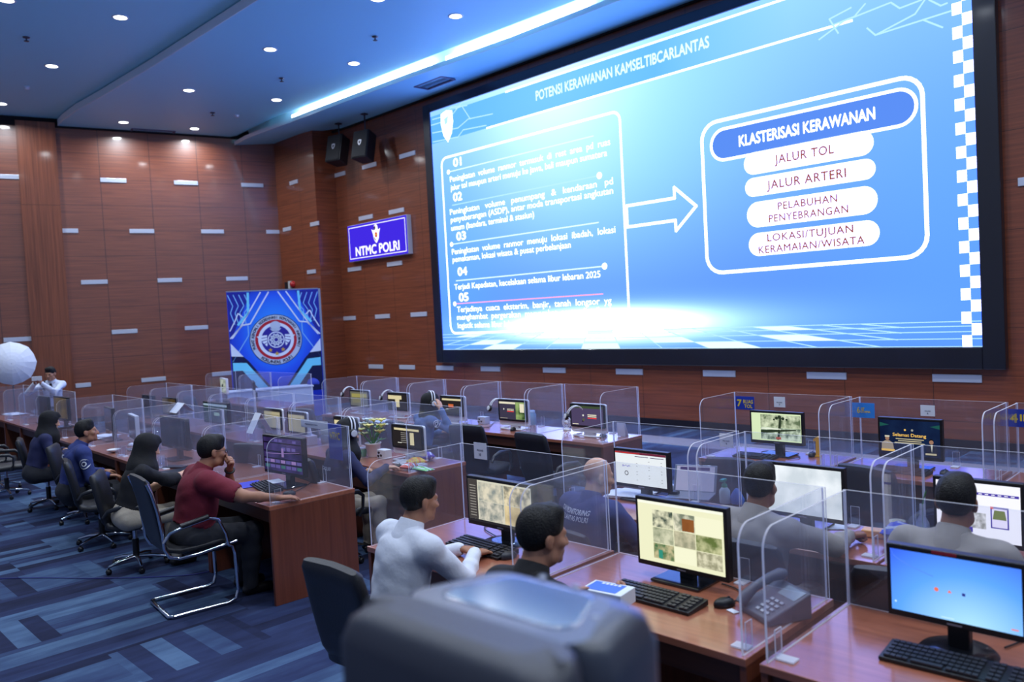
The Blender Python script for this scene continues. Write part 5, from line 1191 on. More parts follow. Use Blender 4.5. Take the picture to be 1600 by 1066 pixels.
    # hair or headscarf
    if hair == 'short' and not bald:
        fh = Field(0.006); fh.ell((0, -0.016, 0.042), (0.0825, 0.101, 0.090), 0, 0.02); fh.ell((0, -0.045, 0.005), (0.076, 0.068, 0.075), 0, 0.03); fh.cap((-.03, .045, .100), (.03, .045, .100), .026, .026, 0, .04)
        Fh, _, l0 = fh.eval(); ii = [l0[i]+0.006*np.arange(Fh.shape[i]) for i in range(3)]; X, Y, Z = np.meshgrid(*ii, indexing='ij', sparse=True)
        cut = (0.80*(Y-0.0)-0.60*(Z+0.03))-0.035+0.0*X; Fh = np.maximum(Fh, cut.astype(np.float32)); Fh = np.maximum(Fh, (-(Z+0.075)+0*X+0*Y).astype(np.float32))
        ear = (0.034-np.sqrt((np.abs(X)-0.085)**2+(Y-0.012)**2+(Z+0.025)**2)).astype(np.float32); Fh = np.maximum(Fh, ear)
        Fh = Fh+(0.0014*np.sin(150*X+30*Z)*np.sin(120*Y+20*Z+2)).astype(np.float32)
        Vh, Qh = nets(Fh, l0, 0.006); Vh = Hc+(HR @ Vh.T).T
        link('hair', np_mesh('hair', Vh, Qh, [HAIR]), t)
    if hair == 'scarf':
        fh = Field(0.007); fh.ell((0, -0.012, 0.026), (0.096, 0.118, 0.112), 0, 0.03); fh.ell((0, -0.02, -0.075), (0.098, 0.105, 0.10), 0, 0.05); fh.ell((0, 0.005, -0.185), (0.165, 0.125, 0.10), 0, 0.08); fh.ell((0, 0.07, -0.25), (0.11, 0.07, 0.11), 0, 0.06); fh.ell((0, -0.075, -0.22), (0.13, 0.06, 0.10), 0, 0.06); fh.cap((0, .07, .09), (0, .095, .07), .03, .02, 0, .03)
        Fh, _, l0 = fh.eval(); ii = [l0[i]+0.007*np.arange(Fh.shape[i]) for i in range(3)]; X, Y, Z = np.meshgrid(*ii, indexing='ij', sparse=True)
        face = np.sqrt((X/0.060)**2+((Y-0.135)/0.085)**2+((Z+0.022)/0.085)**2)-1; Fh = np.maximum(Fh, (-face*0.06).astype(np.float32))
        Fh = Fh+(0.0016*np.sin(26*Z+30*Y+5*np.sin(14*X))).astype(np.float32)
        Vh, Qh = nets(Fh, l0, 0.007); R2 = rotm(yaw, pitch*0.8, roll); Vh = Hc+(R2 @ Vh.T).T
        link('headscarf', np_mesh('headscarf', Vh, Qh, [HIJ]), t)
    if collar and hair != 'scarf':
        cb, ct = P(0.935, 0, -0.012), P(0.935, 0, -0.012)*0.35+np.array(hp(0, -0.02, -0.075))*0.65; nx = unit(ct-cb); ax_ = unit(np.array([1.0, 0, 0])-nx*nx[0]); ay_ = np.cross(nx, ax_)
        rg = lambda c, rx, ry: [tuple(c+ax_*rx*math.cos(a)+ay_*(ry*math.sin(a)-0.004)) for a in [2*math.pi*k/28 for k in range(28)]]
        part('collar', t, lambda b: b.loft([rg(cb-nx*0.050, .100, .092), rg(cb-nx*0.020, .096, .090), rg(cb+nx*0.004, .088, .082), rg(ct-nx*0.006, .070, .068), rg(ct, .067, .065), rg(ct-nx*0.004, .062, .060)], shirt, caps=False))
    for s in (-1, 1):
        ep = hp(s*0.031, 0.083, 0.004)
        part('eye', t, lambda b: (b.lathe([(0, -0.0115), (.006, -.0095), (.0105, -.004), (.0115, .001), (.0095, .006)], M('eye_white', (215, 212, 208), 0.2), n=12), b.lathe([(.0095, .0060), (.005, .0105), (0, .0116)], M('iris_dark', (30, 20, 16), 0.15), n=12)), 'eye', loc=tuple(ep), rot=Matrix(((HR @ np.array(Matrix.Rotation(R(-90), 3, 'X'))).tolist())).to_euler())
    info = dict(t=t, mat=loc, Hc=Hc, HR=HR, V=V, Q=Q, ql=ql, wr=wr); PEOPLE[label] = info; return info
def headphones(info, label, col=None):
    m_ = info['mat']; c = m_ @ Vector(info['Hc']); rt = (m_.to_3x3().normalized() @ Matrix(info['HR'].tolist()))
    t = thing('headphones', label, 'headphones', c); t.rotation_euler = rt.to_euler(); hp_parts(t); return t
def hp_parts(t):
    w_ = M('headset_white', (214, 216, 224), 0.3); 
    part('headband', t, lambda b: [b.tube([(0.108*math.cos(a), y, 0.128*math.sin(a)+0.012) for a in [math.pi*i/16 for i in range(17)]], 0.0065, w_, 8) for y in (-0.016, 0.016)], 'hpb')
    for s in (-1, 1):
        part('ear_cup', t, lambda b: (b.lathe([(0.0, 0.018), (0.030, 0.016), (0.042, 0.004), (0.042, -0.010), (0.03, -0.016), (0, -0.016)], blackp, n=20), b.lathe([(0.022, 0.0185), (0.030, 0.0185), (0.030, 0.021), (0.022, 0.021)], w_, n=20)), 'hpc', loc=(s*0.112, 0, 0.0), rot=(0, s*math.pi/2, 0))
def back_text(info, rows, mt, z0, h, x0, x1, name='back_lettering', gap=1.35, yofs=-1.0):
    bvh = BVHTree.FromPolygons([Vector(v) for v in info['V']], [tuple(q) for q in info['Q']]); mb = MB()
    for i, s in enumerate(rows):
        v, fcs = text_verts(s, 0.02); lo, hi = v.min(0), v.max(0); pts = []
        for p in v:
            x = x0+(p[0]-lo[0])/(hi[0]-lo[0])*(x1-x0); z = z0-i*h*gap+p[1]/0.7*h
            hit = bvh.ray_cast(Vector((x, -2, z)), Vector((0, 1, 0))); pts.append((x, (hit[0].y if hit[0] else 0)-0.020, z))
        mb.add(pts, fcs, mt)
    o = link(name, mb.mesh(name), info['t']); return o
# ------------------------------------------------------------------ who sits where
cloth = lambda n, c, r_=0.85: M(n, c, r_, noise=0.05, nscale=12, bump=0.25, bscale=25)
maroon = cloth('maroon_cotton', (112, 24, 44)); navy = cloth('navy_uniform', (42, 56, 116)); navy2 = cloth('dark_navy', (34, 38, 78)); blackc = cloth('black_cloth', (22, 22, 27)); paleg = cloth('pale_grey_shirt', (214, 220, 234)); khaki = cloth('khaki_uniform', (152, 146, 142)); beige = cloth('beige_trousers', (176, 166, 150)); darkt = cloth('dark_trousers', (34, 36, 44)); whitec = cloth('white_shirt', (214, 222, 240)); skyblue = cloth('faded_blue', (84, 110, 160))
Wd = lambda x, y, z: ('w', (float(x), float(y), float(z)))
Wp = lambda px, py_, z: ('w', tuple(float(v) for v in pz(px, py_, z)))
pm = person('man in a maroon polo shirt and glasses resting his chin on his fist', (-6.06, 2.44), R(-10), 0.98, neck=(0.0, 0.13, 1.03), head=(0.0, 0.075, 0.140), yaw=R(2), pitch=R(10), sh_w=0.205, build=1.24,
            hands=(Wd(-5.99, 2.75, 0.985), Wp(440, 779, 0.79)), hdir=((0.5, 0.10, 0.75), (0.1, 1, -0.08)), hnrm=((0.2, 0.9, 0.5), (0.1, 0.1, 1)), curls=((1.2, 1.3, 0.9), (0.25, 0.3, 0.2)), poles=((-0.5, 0.6, -1), (0.5, -0.2, -1)),
            sleeve='short', shirt=maroon, pants=darkt, skin=SK, seed=11)
ph_ = person('woman in a black headscarf and black top reaching to her laptop', (-7.32, 2.40), R(-8), 0.92, neck=(0.0, 0.17, 1.02), pitch=R(20), yaw=R(-4), hands=((0.10, 0.40, 0.79), Wp(292, 737, 0.79)), hdir=((0.2, 1, 0), (0.1, 1, -0.1)),
             sleeve='elbow', shirt=blackc, pants=beige, skin=SKL, hair='scarf', gender='f', seed=12, build=0.96)
pn = person('man in a navy uniform jacket with a round arm badge', (-8.92, 2.42), R(-6), 0.93, neck=(0.0, 0.13, 1.04), pitch=R(-2), yaw=R(-10), hands=((0.14, 0.34, 0.70), (0.12, 0.34, 0.68)), shirt=navy, pants=darkt, skin=SK, seed=13, build=1.18, sh_w=0.20)
pf = person('woman in a black headscarf and navy top at the far end of the row', (-10.62, 2.50), R(-6), 0.92, neck=(0.0, 0.16, 1.04), pitch=R(14), yaw=R(-10), hands=((0.12, 0.36, 0.78), (0.12, 0.36, 0.78)), shirt=navy2, pants=darkt, skin=SKL, hair='scarf', gender='f', seed=14, build=0.97)
pb = person('woman in a black headscarf, white headset and navy uniform using a mouse', (-6.06, 3.68), R(-10), 0.92, neck=(0.0, 0.14, 1.06), pitch=R(12), yaw=R(4), hands=((0.12, 0.40, 0.79), Wp(603, 731, 0.79)), shirt=navy2, pants=beige, skin=SKL, hair='scarf', gender='f', seed=15)
pc = person('woman in a black headscarf and headphones holding her hand to her face', (-7.30, 5.62), R(-10), 0.90, neck=(0.0, 0.14, 1.06), pitch=R(8), yaw=R(-8), hands=((0.12, 0.40, 0.79), Wd(-6.98, 5.72, 1.02)), hdir=((0.2, 1, 0), (-0.45, 0.1, 0.9)), hnrm=((0, 0, 1), (0.9, 0.3, 0.3)), curls=(None, (0.2, 0.3, 0.3)), poles=((-.7, -.3, -.7), (0.6, 0.3, -1)),
            shirt=skyblue, pants=darkt, skin=SKL, hair='scarf', gender='f', seed=16, build=0.96)
pw_ = person('man in a pale grey shirt typing, seen from behind', (-3.36, 2.34), R(-4), 0.95, neck=(0.02, 0.16, 1.055), pitch=R(10), yaw=R(-6), hands=(Wp(716, 858, 0.79), Wp(741, 866, 0.79)), hdir=((0.6, 0.8, -0.1), (-0.1, 1, -0.1)), shirt=paleg, pants=darkt, skin=SK, seed=17, build=1.14, sh_w=0.20)
pk = person('man with thinning black hair and a dark top holding a white box', (-2.24, 2.06), R(-4), 0.98, neck=(0.0, 0.20, 1.065), pitch=R(8), yaw=R(-16), hands=((0.10, 0.44, 0.84), Wp(968, 950, 0.80)), hdir=((0.1, 1, 0.3), (-0.3, 0.9, 0.35)), hnrm=((-0.8, 0.2, 0.5), (1, 0.2, 0.1)), curls=((0.5, 0.5, 0.4), (0.5, 0.5, 0.4)), shirt=blackc, pants=darkt, skin=SK, seed=18)
pbald = person('bald man in a navy uniform with white lettering on his back', (-3.17, 3.68), R(-8), 0.93, neck=(0.0, 0.08, 0.985), pitch=R(12), yaw=R(-20), hands=((0.14, 0.42, 0.78), (0.16, 0.44, 0.78)), shirt=navy, pants=darkt, skin=SKL, bald=True, hair='none', seed=19, build=1.16, sh_w=0.205)
pk1 = person('man in a khaki uniform with his fist on the desk before the large white screen', (-2.08, 3.68), R(-4), 0.95, neck=(0.0, 0.10, 1.03), pitch=R(8), yaw=R(10), hands=((0.12, 0.42, 0.79), Wp(1326, 838, 0.80)), hdir=((0.2, 1, 0), (0.5, 1, 0.05)), curls=(None, (1.3, 1.4, 0.9)), poles=((-.7, -.3, -.7), (0.9, -0.2, -0.4)), shirt=khaki, pants=khaki, skin=SKD, seed=20, build=1.16, sh_w=0.20)
pk2 = person('man in a khaki uniform facing the monitor with the purple menu bar', (-1.135, 3.68), R(-2), 0.96, neck=(0.0, 0.10, 1.06), pitch=R(8), yaw=R(8), hands=((0.14, 0.42, 0.79), (0.20, 0.44, 0.79)), shirt=khaki, pants=khaki, skin=SKD, seed=21, build=1.16, sh_w=0.20)
mp_ = pz(80, 576, 1.62); mdir = (mp_-CAMP)/np.linalg.norm((mp_-CAMP)[:2]); mpos = CAMP+mdir*15.7
ps = person('young man in a white shirt standing and filming with a phone', (float(mpos[0]), float(mpos[1])), R(-118), 0.905, seated=False, neck=(0.0, 0.02, 1.47), pitch=R(14), yaw=R(-16), hands=((-0.09, 0.34, 1.45), (0.22, 0.32, 1.45)), hdir=((0.2, 0.5, 0.8), (-0.2, 0.5, 0.8)), hnrm=((-0.5, 0.3, 0), (0.5, 0.3, 0)), curls=((0.6, 0.8, 0.6), (0.6, 0.8, 0.6)), shirt=whitec, pants=darkt, skin=SK, seed=22, build=0.9, sh_w=0.175)
def local_part(info, name, fn, **k): return part(name, info['t'], fn, **k)
# glasses, watch, badges, straps belong to their wearers
def glasses(b):
    HR, Hc = pm['HR'], pm['Hc']; hp = lambda x, y, z: tuple(Hc+HR @ np.array([x, y, z])); fr = M('glasses_frame', (20, 20, 24), 0.3)
    for s in (-1, 1):
        b.tube([hp(s*0.032+0.024*math.cos(a), 0.107-0.006*abs(math.cos(a)), 0.002+0.018*math.sin(a)) for a in [2*math.pi*i/16 for i in range(16)]], 0.0022, fr, 6, closed=True); b.tube([hp(s*0.056, 0.102, 0.006), hp(s*0.078, 0.05, 0.006), hp(s*0.082, -0.01, 0.002)], 0.002, fr, 6)
    b.tube([hp(-0.009, 0.110, 0.005), hp(0.009, 0.110, 0.005)], 0.002, fr, 6)
local_part(pm, 'glasses', glasses)
def watch(b):
    S0, E_, W = pm['wr'][0]; d = unit(W-E_); u = unit(np.cross(d, [0, 0, 1])); v = np.cross(d, u); c = W-d*0.012
    b.tube([tuple(c+0.033*(u*math.cos(a)+v*math.sin(a))+d*o) for o in (0,) for a in [2*math.pi*i/18 for i in range(18)]], 0.009, M('watch_black', (18, 18, 22), 0.4), 8, closed=True)
local_part(pm, 'wrist_watch', watch)
tw = M('lettering_white', (214, 218, 230), 0.6)
back_text(pbald, ['DIV MONITORING', 'KORLANTAS POLRI'], tw, 0.915, 0.030, -0.165, 0.115)
back_text(pn, ['NTMC'], tw, 0.93, 0.035, -0.09, 0.05)
back_text(pb, ['NTMC POLRI'], tw, 0.885, 0.030, -0.12, 0.10)
def arm_badge(info, i, t_, r_):
    S0, E_, W = info['wr'][i]; c = S0+(E_-S0)*t_; d = unit(E_-S0); o = unit(np.array([1.0, -0.55, 0.1])-d*np.dot([1.0, -0.55, 0.1], d)); v = np.cross(o, d)
    bvh = BVHTree.FromPolygons([Vector(q) for q in info['V']], [tuple(q) for q in info['Q']])
    def fn(b):
        for rr, mt, lift in ((r_, tw, .016), (r_*.78, navy, .0175), (r_*.5, tw, .019), (r_*.3, navy2, .0205)):
            pts = []
            for a in [2*math.pi*k/18 for k in range(18)]:
                p = c+rr*(d*math.cos(a)+v*math.sin(a))+o*0.3; hit = bvh.ray_cast(Vector(p), Vector(-o)); q = np.array(hit[0]) if hit[0] else p-o*0.25; pts.append(tuple(q+o*lift))
            cc = tuple(np.mean(np.array(pts), 0)+o*0.002)
            b.add(pts+[cc], [(k, (k+1) % 18, 18) for k in range(18)], mt)
    part('arm_badge', info['t'], fn, label='round white badge on the sleeve')
arm_badge(pn, 1, 0.45, 0.055); arm_badge(pc, 1, 0.40, 0.05)
for nm, inf in (('epaulette', pk1), ('epaulette', pk2), ('epaulette', pw_)):
    for i in (0, 1):
        S0 = inf['wr'][i][0]; s = (-1, 1)[i]
        part(nm, inf['t'], lambda b: b.loft([[(S0[0]-s*0.055+s*x, S0[1]-0.005+y, S0[2]+0.068-0.012*(x/0.09)-0.10*y*y*8) for y in (-0.022, -0.011, 0, 0.011, 0.022)]+[(S0[0]-s*0.055+s*x, S0[1]-0.005+y, S0[2]+0.058-0.012*(x/0.09)) for y in (0.022, 0, -0.022)] for x in (0, 0.03, 0.06, 0.09)], navy2))
def strap(b):
    V, q = ps['V'], ps['Q']; bvh = BVHTree.FromPolygons([Vector(v) for v in V], [tuple(x) for x in q]); pts = []
    for k in range(15):
        a = -0.5+2.0*k/14; z = 1.10+0.36*math.sin(min(max((k+1)/15*math.pi, 0), math.pi)); o = Vector((0.115, -0.5+1.0*k/14, z+0.25)); tg = Vector((0.115, 0.0, 1.28)); hit = bvh.ray_cast(o, (tg-o).normalized()); 
        if hit[0]: pts.append(hit[0]+(o-tg).normalized()*0.012)
    b.tube(pts, 0.016, M('strap_black', (24, 26, 40), 0.6), 8)
local_part(ps, 'shoulder_strap', strap)
def tie(b): b.loft([[(x*w_, y, z) for x, y in ((-1, 0.0), (1, 0.0), (1, 0.012), (-1, 0.012))] for w_, y, z in ()] or [[(-.02, .105, 1.43), (.02, .105, 1.43), (.02, .12, 1.43), (-.02, .12, 1.43)], [(-.03, .135, 1.15), (.03, .135, 1.15), (.03, .147, 1.15), (-.03, .147, 1.15)]], M('tie_dark', (40, 26, 40), 0.7))
local_part(ps, 'neck_tie', tie)
ph_w = ps['mat'] @ Vector((0.15, 0.41, 1.55))
t = thing('mobile_phone', 'pale mobile phone held up by the standing man in white', 'phone', ph_w, R(-118)); part('body', t, lambda b: b.box((0, 0, 0), (0.15, 0.009, 0.075), M('phone_pale', (206, 210, 220), 0.3)), bevel=0.004); part('display', t, lambda b: b.box((0, -0.0052, 0), (0.14, 0.001, 0.066), E('phone_lit', (96, 110, 140), 0.7)))
headphones(pb, 'white headset worn by the woman using a mouse'); headphones(pc, 'white headset worn by the woman holding her hand to her face')

# ------------------------------------------------------------------ chairs
cantilever_chair('black cantilever chair with a bright chrome frame under the man in maroon', -6.08, 2.42, R(-6))
for lb, x, y, rz, sc in (('black swivel chair under the woman in the black top', -7.43, 2.50, -28, .86), ('black swivel chair under the man in the navy uniform', -8.52, 2.56, -13, .86),
                     ('empty black swivel chair between the navy uniform and the far headscarf', -9.82, 2.78, -28, .86), ('black swivel chair under the woman at the far end of the row', -10.95, 2.72, -15, .86),
                     ('black swivel chair cut by the edge of the photograph beyond the far headscarf', -12.9, 2.60, -15, .86), ('black swivel chair with its high back to the far headscarf, next to the cut one', -12.2, 2.55, -20, .86),
                     ('large black swivel chair behind the man in the pale shirt', -3.25, 2.24, 2, 0.94), ('black swivel chair under the man holding the white box', -2.25, 2.06, -4, 1),
                     ('black swivel chair under the bald man', -3.17, 3.76, -4, .74), ('black swivel chair under the man with his fist on the desk', -2.02, 3.72, 6, .90), ('black swivel chair under the man facing the purple menu bar', -1.26, 3.72, 8, .90),
                     ('black swivel chair under the woman with the headset and mouse', -6.08, 3.74, -8, .92), ('black swivel chair under the woman holding her hand to her face', -7.30, 5.62, -6, .9),
                     ('empty black swivel chair beside the woman holding her hand to her face', -6.28, 5.70, 12, .92), ('empty black swivel chair before the desk with headphones over its screen', -5.28, 5.70, -4, .90),
                     ('empty black swivel chair before the street-view monitor', -3.20, 5.68, 8, .86), ('empty black swivel chair before the monitor with two portraits', -2.08, 5.68, -14, .90),
                     ('empty black swivel chair before the desk with the tissue box', -7.42, 3.86, 20, .92), ('empty dark swivel chair before the desk behind the white tent card', -9.1, 3.86, 10, .92),
                     ('dark swivel chair before the dim yellow screen', -9.6, 5.72, 10, .92), ('dark swivel chair at the desk below the emblem banner', -12.2, 5.85, 0, .92), ('dark swivel chair at the white-framed monitor by the wood wall', -13.6, 5.9, 0, .92)):
    swivel_chair(lb, x, y, R(rz), sc)
# ------------------------------------------------------------------ monitors on the desks
def mon(label, u, px, Y, content, style='std', base=None, rz=0.0, group=None, z=None, kind='monitor'):
    # px: left, right, top, bottom of the casing on the vertical plane at depth Y
    l, r, tp, bt = px; a, c = py(l, tp, Y), py(r, tp+(r-l)*0.12, Y); d = py(l, bt, Y)
    wd = float(c[0]-a[0]); x = float(a[0]+c[0])/2
    zt_, zb_ = (float(a[2]), float(d[2])) if z is None else z
    m_ = monitor(label, Unit(x, Y, 1, 1, 0), 0, 0, wd, zt_-zb_, zb_, content, rz, style, group, base, kind); return m_
mon('black monitor showing nine camera tiles on pale yellow', RA[1], (992, 1134, 776, 888), 3.20, c_tiles, z=(1.145, 0.80))
mon('black monitor with a plain bright blue screen and three tiny icons', RA[2], (1384, 1604, 856, 968), 3.14, c_blue, base='round', z=(1.13, 0.85))
mon('black monitor showing street camera pictures before the man in the pale shirt', RA[0], (728, 832, 748, 824), 3.14, c_map, z=(1.125, 0.83), base='round')
mon('black monitor with a white table page and small red header', RB[0], (958, 1043, 697, 757), 4.42, c_table, z=(1.10, 0.83))
mon('large black monitor with a blank white cloudy screen', RB[1], (1188, 1318, 716, 793), 4.40, c_white, z=(1.12, 0.80))
mon('black monitor with a white page and purple menu bar', RB[2], (1457, 1600, 750, 826), 4.42, c_web, z=(1.13, 0.80))
mon('black monitor with a pale green street view, under the card marked 7', RC[0], (1171, 1254, 641, 696), 6.30, c_street, z=(1.13, 0.85))
mon('black monitor with a dark blue greeting, two portraits and gold lettering', RC[1], (1371, 1472, 655, 716), 6.26, c_gold, z=(1.14, 0.83))
mon('black monitor of purple tiles before the man in maroon', LA[0], (413, 468, 679, 744), 3.22, c_purple, z=(1.17, 0.85), rz=R(4))
mon('switched-off black monitor before the woman in the black top', LA[1], (249, 289, 650, 700), 3.24, c_off, z=(1.19, 0.87))
mon('switched-off white-edged monitor before the man in the navy uniform', LA[2], (194, 216, 648, 692), 3.26, c_off, style='white', z=(1.15, 0.85), rz=R(-10))
mon('switched-off slim monitor beyond the white paper pile', LA[3], (157, 178, 632, 668), 3.36, c_off, z=(1.17, 0.88), rz=R(-8))
mon('brown-lit monitor below the standing man in white', FA[0], (83, 104, 621, 656), 3.46, c_brown, z=(1.20, 0.86))
mon('dark slim monitor beside the brown-lit one, below the standing man', FA[1], (57, 73, 616, 644), 3.46, c_off, z=(1.17, 0.86))
mon('black monitor with a dark green picture and a pale square note', LB[4], (318, 356, 646, 690), 4.50, c_green_note, z=(1.12, 0.84))
mon('dark monitor seen over the low white tent card, left of the amber one', LB[6], (221, 238, 614, 634), 4.62, c_off, z=(1.10, 0.84))
mon('small monitor with an amber-grey screen over the low white tent card', LB[5], (252, 274, 616, 634), 4.60, c_brown, z=(1.10, 0.84))
for lb, u, px, Y, fn, zz in (('white-backed all-in-one computer with dark menu and cream bars, by the potted flowers', LB[0], (611, 659, 665, 700), 4.46, c_aio_menu, (1.09, 0.87)),
                         ('white-backed all-in-one computer with a pale page, half behind the headset woman', LB[1], (520, 556, 644, 668), 4.50, c_aio_pale, (1.10, 0.86)),
                         ('white-backed all-in-one computer with a cream page, beside the black desk telephone', LB[2], (449, 477, 650, 682), 4.50, c_cream, (1.10, 0.86)),
                         ('white-backed all-in-one computer just seen over the white tent card', LB[3], (411, 438, 638, 660), 4.54, c_cream, (1.10, 0.86)),
                         ('white-backed all-in-one computer with a violet screen, headphones over its corner', LC[0], (890, 944, 632, 672), 6.34, c_aio_violet, (1.09, 0.845)),
                         ('white-backed all-in-one computer with a green picture, headphones at its side', LC[1], (778, 823, 626, 664), 6.34, c_aio_green, (1.09, 0.845)),
                         ('white-backed all-in-one computer with an amber square on a dark screen', LC[2], (687, 724, 620, 650), 6.34, c_aio_orange, (1.09, 0.845)),
                         ('white-backed all-in-one computer with a pale-yellow page under black headphones', LC[3], (605, 637, 617, 640), 6.36, c_aio_pale, (1.09, 0.85)),
                         ('white-backed all-in-one computer with a dim yellow screen and white headphones', LC[4], (546, 575, 611, 637), 6.38, c_aio_yellow, (1.09, 0.85))):
    mon(lb, u, px, Y, fn, style='aio', group='all-in-one computers', z=zz, kind='computer')
mon('white-framed monitor with a pale plan on its screen by the wood wall', CC[1], (338, 358, 592, 618), 6.56, c_plan, style='white', z=(1.14, 0.85), rz=R(-14))
mon('black monitor turned away before the emblem banner', CC[0], (383, 404, 594, 620), 6.62, c_off, z=(1.10, 0.84), rz=R(-24))

# headphones hung on screens
def hung(label, p, rz, tilt=0.2):
    t = thing('headphones', label, 'headphones', p); t.rotation_euler = (tilt, 0.25, rz); t.scale = (0.9, 0.9, 0.9); hp_parts(t)
hung('headphones with a white band hung over the violet screen', tuple(np.array(py(898, 653, 6.27))+np.array([0, 0, 0.0])), R(70), 0.1)
hung('black headphones hung at the side of the screen with the green picture', tuple(py(776, 640, 6.33)), R(80), 0.0)
hung('black headphones hung on the pale-yellow screen', tuple(py(606, 624, 6.33)), R(75), 0.0)
hung('white headphones hung at the dim yellow screen', tuple(py(545, 618, 6.36)), R(80), 0.0)

# keyboards, mice
def PY3(px, py_, Y, z=0.752): p = py(px, py_, Y); return (float(p[0]), Y, z)
def P3(px, py_, z=0.752): return tuple(float(v) for v in pz(px, py_, z))
keyboard('black keyboard before the camera-tile monitor', P3(1022, 936), R(0), 0.47, 0.16)
keyboard('black keyboard before the plain blue screen', P3(1490, 1045), R(2), 0.46, 0.16)
keyboard('black keyboard under the hands of the man in the pale shirt', P3(752, 858), R(-3), 0.47, 0.16)
keyboard('black keyboard in front of the purple-tiled monitor', P3(416, 763), R(-12), 0.44, 0.15)
keyboard('keyboard catching blue light before the street-view monitor', P3(1180, 715), R(0), 0.36, 0.13)
keyboard('white keyboard under the hand of the headset woman', P3(640, 727), R(-4), 0.40, 0.12, True)
keyboard('black keyboard before the monitor with two portraits', P3(1408, 738), R(-2), 0.40, 0.14)
mouse('black mouse between the camera-tile monitor and the telephone', P3(1132, 947), R(-30)); mouse('black mouse under the right hand of the man in maroon', P3(452, 774), R(-20), darkp)
mouse('dark mouse beside the elbow of the headset woman', P3(621, 732), R(-10)); mouse('black mouse on the desk with the green-picture computer', P3(802, 673), R(20)); mouse('black mouse right of the violet screen, by the white card', P3(942, 683), R(10), darkp)
mouse('black mouse beside the yellow holder', P3(1269, 713), R(10)); mouse('round black mouse right of the keyboard under the two portraits', P3(1476, 742), R(0)); mouse('grey mouse half behind the man with thinning hair', P3(795, 872), R(-10), darkp)
mouse('white mouse behind the black headscarf, on the dark monitor desk', P3(206, 697), R(10), whitep)

# the grey desk telephone and the black one
def telephone(label, p, rz, dark=False):
    mt = blackp if dark else M('phone_grey', (92, 94, 108), 0.45); t = thing('desk_telephone', label, 'telephone', p, rz)
    A = R(22)
    part('body', t, lambda b: b.add([(-.11, -.10, 0), (.11, -.10, 0), (.11, .11, 0), (-.11, .11, 0), (-.11, -.10, .025), (.11, -.10, .025), (.11, .11, .11), (-.11, .11, .11)], [(3, 2, 1, 0), (4, 5, 6, 7), (0, 1, 5, 4), (1, 2, 6, 5), (2, 3, 7, 6), (3, 0, 4, 7)], mt), bevel=0.006)
    zz = lambda y: .025+.085*(y+.10)/.21
    part('handset', t, lambda b: b.tube([(-.075, -.115, zz(-.115)+.022), (-.075, -.09, zz(-.09)+.036), (-.075, -.04, zz(-.04)+.05), (-.075, .04, zz(.04)+.05), (-.075, .09, zz(.09)+.036), (-.075, .115, zz(.115)+.022)], [.022, .026, .020, .020, .026, .022], mt, 12))
    part('display', t, lambda b: b.add([(-.02, .035, zz(.035)+.002), (.095, .035, zz(.035)+.002), (.095, .095, zz(.095)+.002), (-.02, .095, zz(.095)+.002)], [(0, 1, 2, 3)], M('phone_display', (150, 162, 172), 0.2)))
    def keys(b):
        for i in range(3):
            for j in range(4):
                x, y = .0+.032*i, -.075+.024*j; b.box((x, y, zz(y)+.003), (.020, .013, .008), M('phone_keys', (178, 182, 190), 0.4), Matrix.Rotation(A, 3, 'X'))
    part('keypad', t, keys)
    return t
telephone('grey desk telephone between the camera-tile monitor and the acrylic divider', (float(pz(1217, 955, .752)[0]), 3.10, .752), R(-28))
telephone('black desk telephone beside the cream-page computer', (float(pz(425, 668, .80)[0]), float(pz(425, 668, .80)[1]), .752), R(-20), True)

# ------------------------------------------------------------------ cards and papers on the dividers
paper = M('paper_white', (226, 232, 246), 0.8); ink = M('ink_grey', (110, 116, 140), 0.7)
def card(label, px, Y, col, rows=None, tmat=None, name='card', tilt=0, group=None):
    l, tp, r, bt = px; a, d = py(l, tp, Y), py(r, bt, Y); w_, h_ = float(d[0]-a[0]), float(a[2]-d[2]); o = part(name, None, lambda b: b.box((0, 0, 0), (w_, 0.002, h_), col), loc=((a[0]+d[0])/2, Y, (a[2]+d[2])/2), rot=(0, R(tilt), 0))
    tag(o, label, 'card', group)
    if rows:
        def fn(b):
            n = len(rows)
            for i, (s, x0, x1, z0, z1) in enumerate(rows): put_text(b, s, tmat, lambda x, z: (x*w_, -0.002, z*h_), x0-.5, x1-.5, z0-.5, z1-.5, 0.03)
        part('lettering', o, fn)
    return o
cblue = M('card_blue', (30, 58, 170), 0.4); cyel = M('card_yellow', (232, 206, 60), 0.5); csky = M('card_skyblue', (52, 140, 232), 0.4)
yC = RC[0].yf+RC[0].d-0.026; yB = RB[0].yf+RB[0].d-0.026; yA = RA[0].yf+RA[0].d-0.026
card('blue card marked 7 RUAS taped inside the acrylic divider', (1149, 619, 1179, 641), yC, cblue, [('7', .08, .34, .25, .75), ('RUAS', .42, .94, .48, .75), ('TOL', .46, .90, .15, .40)], cyel)
card('white slip taped to the divider over the street-view monitor', (1209, 620, 1227, 637), yC, paper, [('RUAS', .25, .75, .42, .52), ('7', .45, .55, .18, .32)], ink)
card('light blue card marked 6 taped inside the acrylic divider', (1331, 629, 1367, 654), yC, csky, [('6', .22, .36, .32, .72), ('GT', .40, .56, .50, .68), ('UTAMA', .38, .82, .34, .48)], cyel)
card('white slip taped to the divider over the monitor with two portraits', (1438, 633, 1461, 651), yC, paper, [('RUAS', .3, .7, .42, .52), ('6', .45, .55, .18, .32)], ink)
card('blue card marked 4 IN cut by the edge of the photograph', (1575, 639, 1620, 669), yC, cblue, [('4', .05, .35, .25, .75), ('IN', .42, .85, .35, .72)], cyel)
